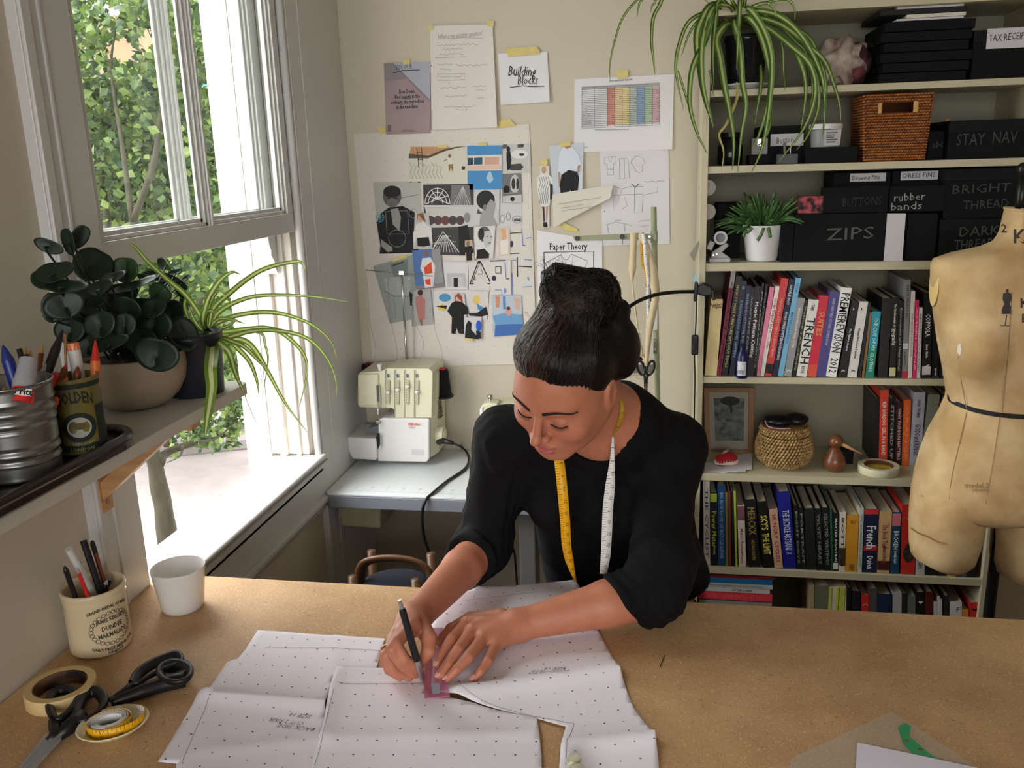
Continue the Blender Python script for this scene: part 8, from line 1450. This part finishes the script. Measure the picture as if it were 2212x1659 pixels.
for i in range(2300):
    a = rs.uniform(-1.9, 1.75); y = .078 * math.cos(a * .55); x = .079 * math.sin(a * .9); z = .070 + .92 * (y - .078); s0 = Vector((x, y + .02, z - .038)).normalized(); e_ = (bunD + Vector((rs.gauss(0, .16), rs.gauss(0, .10), 0))).normalized(); side = rs.gauss(0, .04) + .10 * math.sin(a * 2)
    for k in range(12):
        q_ = s0.lerp(e_, k / 11).normalized(); q_.x += side * math.sin(k / 11 * 3.14); q_ *= .10; SP.append((q_.x, q_.y - .02, q_.z + .038))
NS = len(SP) // 12; cb = (0, -.06, .128)
for i in range(420):
    u_ = Vector((rs.gauss(0, 1), rs.gauss(0, .5), rs.gauss(0, 1))).normalized(); v_ = (Matrix.Rotation(rs.random() * 6.28, 3, u_) @ u_.orthogonal()).normalized(); a0 = rs.random() * 6
    for k in range(12): w_ = (u_ * math.cos(a0 + k * .22) + v_ * math.sin(a0 + k * .22)) * .052; SP.append((cb[0] + w_.x, cb[1] + w_.y, cb[2] + w_.z))
Pn = (np.array(SP, np.float32) @ HM + N3(HC)).astype(np.float32); offs = np.repeat(np.array([rs.uniform(.0003, .0024) for _ in range(len(SP) // 12)], np.float32), 12)
for _ in range(4):
    d0 = hsd(Pn); G_ = np.stack([hsd(Pn + np.eye(3, dtype=np.float32)[k] * .002) - d0 for k in range(3)], 1) / .002; G_ /= np.linalg.norm(G_, axis=1, keepdims=True) + 1e-6; Pn = Pn + G_ * np.clip(offs - d0, -.02, .02)[:, None]
for i in range(len(SP) // 12):
    S_ = [Vector(p) for p in Pn[i * 12:i * 12 + 12].tolist()]; r_ = rs.random(); lx = SP[i * 12][0]
    if max((S_[k + 1] - S_[k]).length for k in range(11)) > .05: continue
    mb.tube(S_, [.0003] + [.00075] * 10 + [.0003], 3, mi=(1 if r_ < .42 else 2) if (lx < .012 and i < NS and r_ < .75) else (2 if r_ > .8 else 0), cap=False)  # browner strands on the window side: light painted into the hair colour
for i in range(40):
    th = rs.uniform(-1.4, 1.4); b_ = Vector((.035 * math.sin(th) - .01, -.05, .165 + .02 * math.cos(th))) if i % 3 else Vector((.078 * math.sin(th), rs.uniform(-.08, .02), .06 + .06 * math.cos(th))); d_ = Vector((b_.x, 0, b_.z)).normalized(); s_ = Vector((rs.gauss(0, .8), rs.gauss(0, .5), .1))
    mb.tube([(lambda p: hw(p.x, p.y, p.z))(b_ + d_ * .016 * math.sin(k / 5 * 2.4) + s_ * .016 * (k / 5)) for k in range(6)], .00022, 3, mi=0, cap=False)
ob('strands', mb, [hairm, hairl, mat('mid_hair', (34, 24, 21), .4, spec=.5)], hr, smooth=True, kind='stuff')
# brows and lashes
fv = lambda x, y, z: hw(x, y, z)
def snap(x, z, off=.0006):
    y = .135
    for _ in range(40):
        d = float(headsdf(np.array([tuple(hw(x, y, z))], np.float32))[0]) - off
        if d < .0002: break
        y -= d * .9
    return y
for sd in (-1, 1):
    mb = MB(); n = 30
    for k in range(n):
        f = k / (n - 1); x = sd * (.011 + .042 * f); z = .0175 + .0075 * math.sin(f * 2.3) - .007 * f * f
        for r_ in range(4):
            zz_ = z + (r_ - 1.5) * .0017 * (1 - f * .65); x2, z2 = x + sd * .0052, zz_ + .0016 * (1 - 1.4 * f); mb.tube([fv(x, snap(x, zz_, .0003), zz_), fv(x2, snap(x2, z2, .0012), z2)], [.0007, .0003], 4)
    ob('eyebrow', mb, mat('brow_hair', (30, 20, 17), .7), W_, kind='stuff')
    mb = MB(); ed = []
    for k in range(17): f = k / 16; x = sd * (.0165 + .0285 * f); z = -.0105 - .0042 * math.sin(f * 3.14) + .001 * f; ed.append(Vector((x, snap(x, z, .0004), z)))
    mb.tube([fv(*p) for p in ed], [.0005] + [.0012] * 15 + [.0006], 5)
    for k in range(2, 17): p = ed[k]; g = (k - 8) / 8 * sd; mb.tube([fv(*p), fv(*(p + Vector((.0012 * g, .0030, -.0022)))), fv(*(p + Vector((.0035 * g, .0060, -.0030))))], [.00042, .0003, .0001], 3)
    ob('eyelashes', mb, mat('lash', (16, 12, 12), .6), W_, kind='stuff')
# ring and the pen in the right hand
rp = Vector(RFg[2][0]).lerp(Vector(RFg[2][1]), .82); rd = (Vector(RFg[2][1]) - Vector(RFg[2][0])).normalized(); a_ = rd.orthogonal().normalized(); b_ = rd.cross(a_)
tag(ob('finger_ring', MB().tube([rp + (a_ * math.cos(k * math.pi / 10) + b_ * math.sin(k * math.pi / 10)) * .0112 for k in range(21)], .0017, 6, cap=False).ell(rp + (CAM - rp).normalized() * .0125, .0042, 10, 6), mat('gold', (214, 176, 110), .25, metal=1), None, smooth=True), 'slim gold ring on the finger of the hand that holds the pen', 'ring')
tip = PZ(916, 1480, TZ + .006); d_ = ray(863, 1296).normalized(); tc_ = (tip - CAM).dot(d_); perp = (tip - CAM - d_ * tc_).length; top = CAM + d_ * (tc_ - math.sqrt(max(0, .158 ** 2 - perp ** 2))); pd = (tip - top).normalized()
pen = thing('mechanical_pencil', 'black mechanical pencil with a silver tip held in the right hand', 'pencil', tip); pt = lambda f: top.lerp(tip, f)
ob('barrel', MB().tube([pt(.10), pt(.12), pt(.66), pt(.70)], [.0048, .0056, .0058, .0050], 12), mat('pencil_black', (20, 22, 28), .25), pen, auto=30); ob('button', MB().tube([pt(0), pt(.10)],   .0032, 10), steel, pen, auto=30); ob('grip', MB().tube([pt(.70), pt(.74), pt(.90), pt(.97), pt(1)], [.0052, .0056, .0048, .0016, .0007], 12), steel, pen, auto=30)
ob('clip', MB().tube([pt(.13) + (CAM - tip).normalized() * .0052, pt(.38) + (CAM - tip).normalized() * .0052], .0011, 6), steel, pen)
# tape measure round the neck
tn = thing('tape_measure', 'long yellow and white tape measure hanging round the neck of the person', 'tape measure', PY(1230, 1240, 1.45)); cdir = tuple(-FW)
tape_measure([PY(1205, 975, 1.45), PY(1211, 1020, 1.43), PY(1216, 1070, 1.42), PY(1221, 1130, 1.425), PY(1224, 1180, 1.44), PY(1232, 1218, 1.46), PY(1244, 1258, 1.475)], [.017, .0175, .0175, .017, .015, .003], cdir, yel, tn, name='yellow_length', tstep=.0045, numsz=.007)
tape_measure([PY(1324, 940, 1.46), PY(1323, 990, 1.445), PY(1318, 1050, 1.44), PY(1313, 1100, 1.44), PY(1311, 1150, 1.44), PY(1308, 1200, 1.445), PY(1303, 1240, 1.45)], [.003, .008, .017, .018, .018, .017, .013], cdir, whv, tn, name='white_length', tstep=.0045, numsz=.007)
tape_measure([PY(1337, 858, 1.44), PY(1343, 872, 1.435), PY(1344, 890, 1.433), PY(1339, 912, 1.437), PY(1331, 928, 1.445), PY(1324, 944, 1.455)], [.002, .007, .009, .008, .005, .002], cdir, mat('mustard_tape', (170, 130, 30), .5), tn, name='neck_length', tstep=.006)
# ================= dress form =================
MY = 2.13; lin_ = mat('stained_linen', (214, 186, 140), .85, bump=.3, bscale=500, c2=(184, 150, 102), vscale=11, det=8)
df = thing('dress_form', 'life-size stained cream linen dress form in front of the bookcase at the right edge', 'mannequin', (PY(2165, 900, MY).x, MY, 0))
prof = [(452, 2182, .055), (470, 2176, .056), (500, 2168, .058), (522, 2156, .062), (536, 2120, .075), (546, 2060, .085), (556, 2020, .088), (572, 2012, .093), (620, 2013, .10), (680, 2020, .115), (740, 2029, .118), (800, 2040, .105), (858, 2048, .098), (895, 2032, .105), (940, 2008, .118), (985, 1991, .128), (1030, 1979, .132), (1070, 1972, .128), (1088, 1980, .122), (1102, 2010, .108), (1112, 2060, .080), (1116, 2090, .05)]
n = 56; V = []; xcs = []
for v, ul, b in prof:
    uc = 2192 - (v - 460) * .098; c = PY(uc, v, MY); a = c.x - PY(ul, v, MY).x; xcs.append((c.x, c.z, a, b))
xi = np.interp
zs = [x[1] for x in xcs][::-1]; H_ = 60; Zt, Zb = xcs[0][1], xcs[-1][1]
G = lambda z, k: float(xi(z, zs, [x[k] for x in xcs][::-1]))
for j in range(H_ + 1):
    z = Zt + (Zb - Zt) * (j / H_); xc, a, b = G(z, 0), G(z, 2), G(z, 3)
    for k in range(n):
        t = 2 * math.pi * k / n; e = 2 / 2.3; ct, s_ = math.cos(t), math.sin(t); x = xc + a * math.copysign(abs(ct) ** e, ct); y = MY + b * math.copysign(abs(s_) ** e, s_)
        if s_ < 0:
            for sg in (-1, 1): y -= .040 * math.exp(-(((x - xc - sg * .088) / .055) ** 2 + ((z - PY(2090, 745, MY).z) / .06) ** 2))
            y += .018 * math.exp(-((x - xc) / .03) ** 2 - ((z - PY(2090, 760, MY).z) / .10) ** 2)
        V.append((x, y, z))
F = [(i * n + k, (i + 1) * n + k, (i + 1) * n + (k + 1) % n, i * n + (k + 1) % n) for i in range(H_) for k in range(n)] + [tuple((H_) * n + k for k in range(n - 1, -1, -1))]
ob('torso', MB().add(V, F), lin_, df, smooth=True)
def thigh(pr, off):
    mb = MB(); P = []
    for v, ul, ur, b in pr: L_, R_ = PY(ul, v, MY), PY(ur, v, MY); P.append(((L_.x + R_.x) / 2, L_.z, (R_.x - L_.x) / 2, b))
    V = [(x + a * math.cos(2 * math.pi * k / 40), MY + b * math.sin(2 * math.pi * k / 40) + .0, z + (-.006 * math.cos(2 * math.pi * k / 40 + off) if i == len(P) - 1 else 0)) for i, (x, z, a, b) in enumerate(P) for k in range(40)]
    F = [(i * 40 + k, (i + 1) * 40 + k, (i + 1) * 40 + (k + 1) % 40, i * 40 + (k + 1) % 40) for i in range(len(P) - 1) for k in range(40)] + [tuple((len(P) - 1) * 40 + k for k in range(39, -1, -1))]; return mb.add(V, F)
ob('thigh', thigh([(1020, 1990, 2120, .10), (1060, 1972, 2127, .118), (1100, 1968, 2126, .112), (1140, 1966, 2122, .105), (1175, 1966, 2112, .098), (1196, 1969, 2104, .095), (1205, 1985, 2090, .08)], 1), lin_, df, smooth=True)
ob('thigh', thigh([(1020, 2140, 2280, .10), (1060, 2138, 2292, .118), (1110, 2148, 2296, .112), (1160, 2147, 2290, .105), (1205, 2143, 2280, .098), (1228, 2148, 2272, .09), (1238, 2165, 2260, .07)], 1), lin_, df, smooth=True)
# neck rim, cap, waist tape, arm plate, seams, print
x0, a0_, b0_ = G(Zt, 0), G(Zt, 2), G(Zt, 3); ring = [Vector((x0 + a0_ * math.cos(2 * math.pi * k / 30), MY + b0_ * math.sin(2 * math.pi * k / 30), Zt)) for k in range(31)]
ob('neck_rim', MB().tube(ring, .0035, 8, cap=False), lin_, df, smooth=True); ob('neck_hollow', MB().add([p - Vector((0, 0, .012)) for p in ring[:-1]], [tuple(range(30))]), flat((46, 38, 30)), df); ob('neck_pole', MB().tube([(x0 + .01, MY, Zt - .02), (x0 + .01, MY, Zt + .075)], .011, 14).ell((x0 + .01, MY, Zt + .085), .016, 14, 8), mat('black_pole', (16, 16, 18), .35), df, smooth=True)
def surf(u, v, off=.0012):
    d = ray(u, v); lo_, hi_ = 1.85, MY
    for _ in range(22):
        m_ = (lo_ + hi_) / 2; p = CAM + d * (m_ / d.y); xc, a, b = G(p.z, 0), G(p.z, 2), G(p.z, 3); xr = min(1, abs(p.x - xc) / a); bb2 = b * (1 - xr ** 2.3) ** (1 / 2.3); ys = MY - bb2
        for sg in (-1, 1): ys -= .040 * math.exp(-(((p.x - xc - sg * .088) / .055) ** 2 + ((p.z - PY(2090, 745, MY).z) / .06) ** 2))
        ys += .018 * math.exp(-((p.x - xc) / .03) ** 2 - ((p.z - PY(2090, 760, MY).z) / .10) ** 2)
        if m_ < ys: lo_ = m_
        else: hi_ = m_
    return CAM + d * (lo_ / d.y) - Vector((0, off, 0))
WT = [(2046, 856), (2052, 864), (2070, 873), (2100, 884), (2140, 893), (2180, 898), (2214, 900), (2250, 900)]; A = [surf(u, v - 5, .002) for u, v in WT]; B = [surf(u, v + 5, .002) for u, v in WT]
ob('waist_tape', MB().strip(smoothpath(A, 5), smoothpath(B, 5)), flat((18, 18, 18)), df, thick=.001)
for px in ([(2088, 890), (2072, 960), (2056, 1030), (2049, 1092)], [(2160, 900), (2148, 980), (2138, 1040), (2130, 1088)], [(2190, 540), (2186, 640), (2178, 760), (2166, 890)], [(2070, 770), (2078, 830), (2088, 885)]): ob('seam', MB().tube(smoothpath([surf(u, v, .0003) for u, v in px], 6), .0009, 5), flat((150, 120, 84)), df)
def decal(polys, col_, name):
    mb = MB()
    for pl in polys: mb.add([surf(u, v, .0022) for u, v in pl], [tuple(range(len(pl)))])
    return ob(name, mb, flat(col_), df)
decal([[(2166, 634), (2176, 630), (2184, 634), (2184, 648), (2180, 656), (2186, 668), (2186, 678), (2163, 678), (2163, 668), (2169, 656), (2165, 646)], [(2173, 624), (2178, 624), (2178, 631), (2173, 631)], [(2173, 680), (2175, 680), (2172, 702), (2170, 702)], [(2160, 702), (2182, 703), (2182, 704.5), (2160, 703.5)]], (60, 54, 52), 'printed_form_logo')
mb = MB()
def txs(s, size, u, v): 
    vs, fs = text_geo(s, 10, res=1, bold=.2); k = size / 10; mb.add([surf(u + a * k, v - b * k, .0024) for a, b, c in vs], fs)
txs('K', 42, 2200, 512); txs('2', 26, 2168, 494); txs('K', 30, 2212, 655); txs('E', 26, 2212, 688); ob('neck_lettering', mb, flat((58, 44, 34)), df, kind='stuff')
mb = MB(); txs('model 2', 16, 2110, 1048); txs('adjustable', 9, 2118, 1058); ob('faint_lettering', mb, flat((150, 120, 84)), df)
decal([[(2068, 745), (2074, 742), (2077, 755), (2073, 768), (2067, 760)]], (226, 220, 206), 'torn_patch'); decal([[(1984, 1068), (1992, 1070), (1998, 1074), (1990, 1077), (1986, 1076)]], (80, 56, 36), 'torn_hole')
for px in ([(1967, 1140), (1985, 1152), (2005, 1160), (2030, 1172), (2060, 1176), (2090, 1174), (2112, 1166)],):
    ob('water_stain', MB().tube(smoothpath([PY(u, v, MY - .100) for u, v in px], 5), .0022, 5, flat=.3), flat((176, 140, 92)), df)
ap = PY(2014, 610, MY); ob('arm_plate', MB().ell(ap + Vector((.004, 0, 0)), (.004, .035, .055), 20, 12), mat('yellowed_plate', (230, 200, 130), .5), df, smooth=True)
px_ = (G(Zb, 0)) + .004; ob('stand_pole', MB().tube([(px_ + .03, MY, .03), (px_ + .03, MY, Zb + .02)], .013, 12), _M['black_pole'], df); ob('stand_base', MB().lathe((px_ + .03, MY, .0), [(0, 0), (.2, 0), (.2, .012), (.03, .035), (0, .036)], 32), _M['black_pole'], df, auto=40)
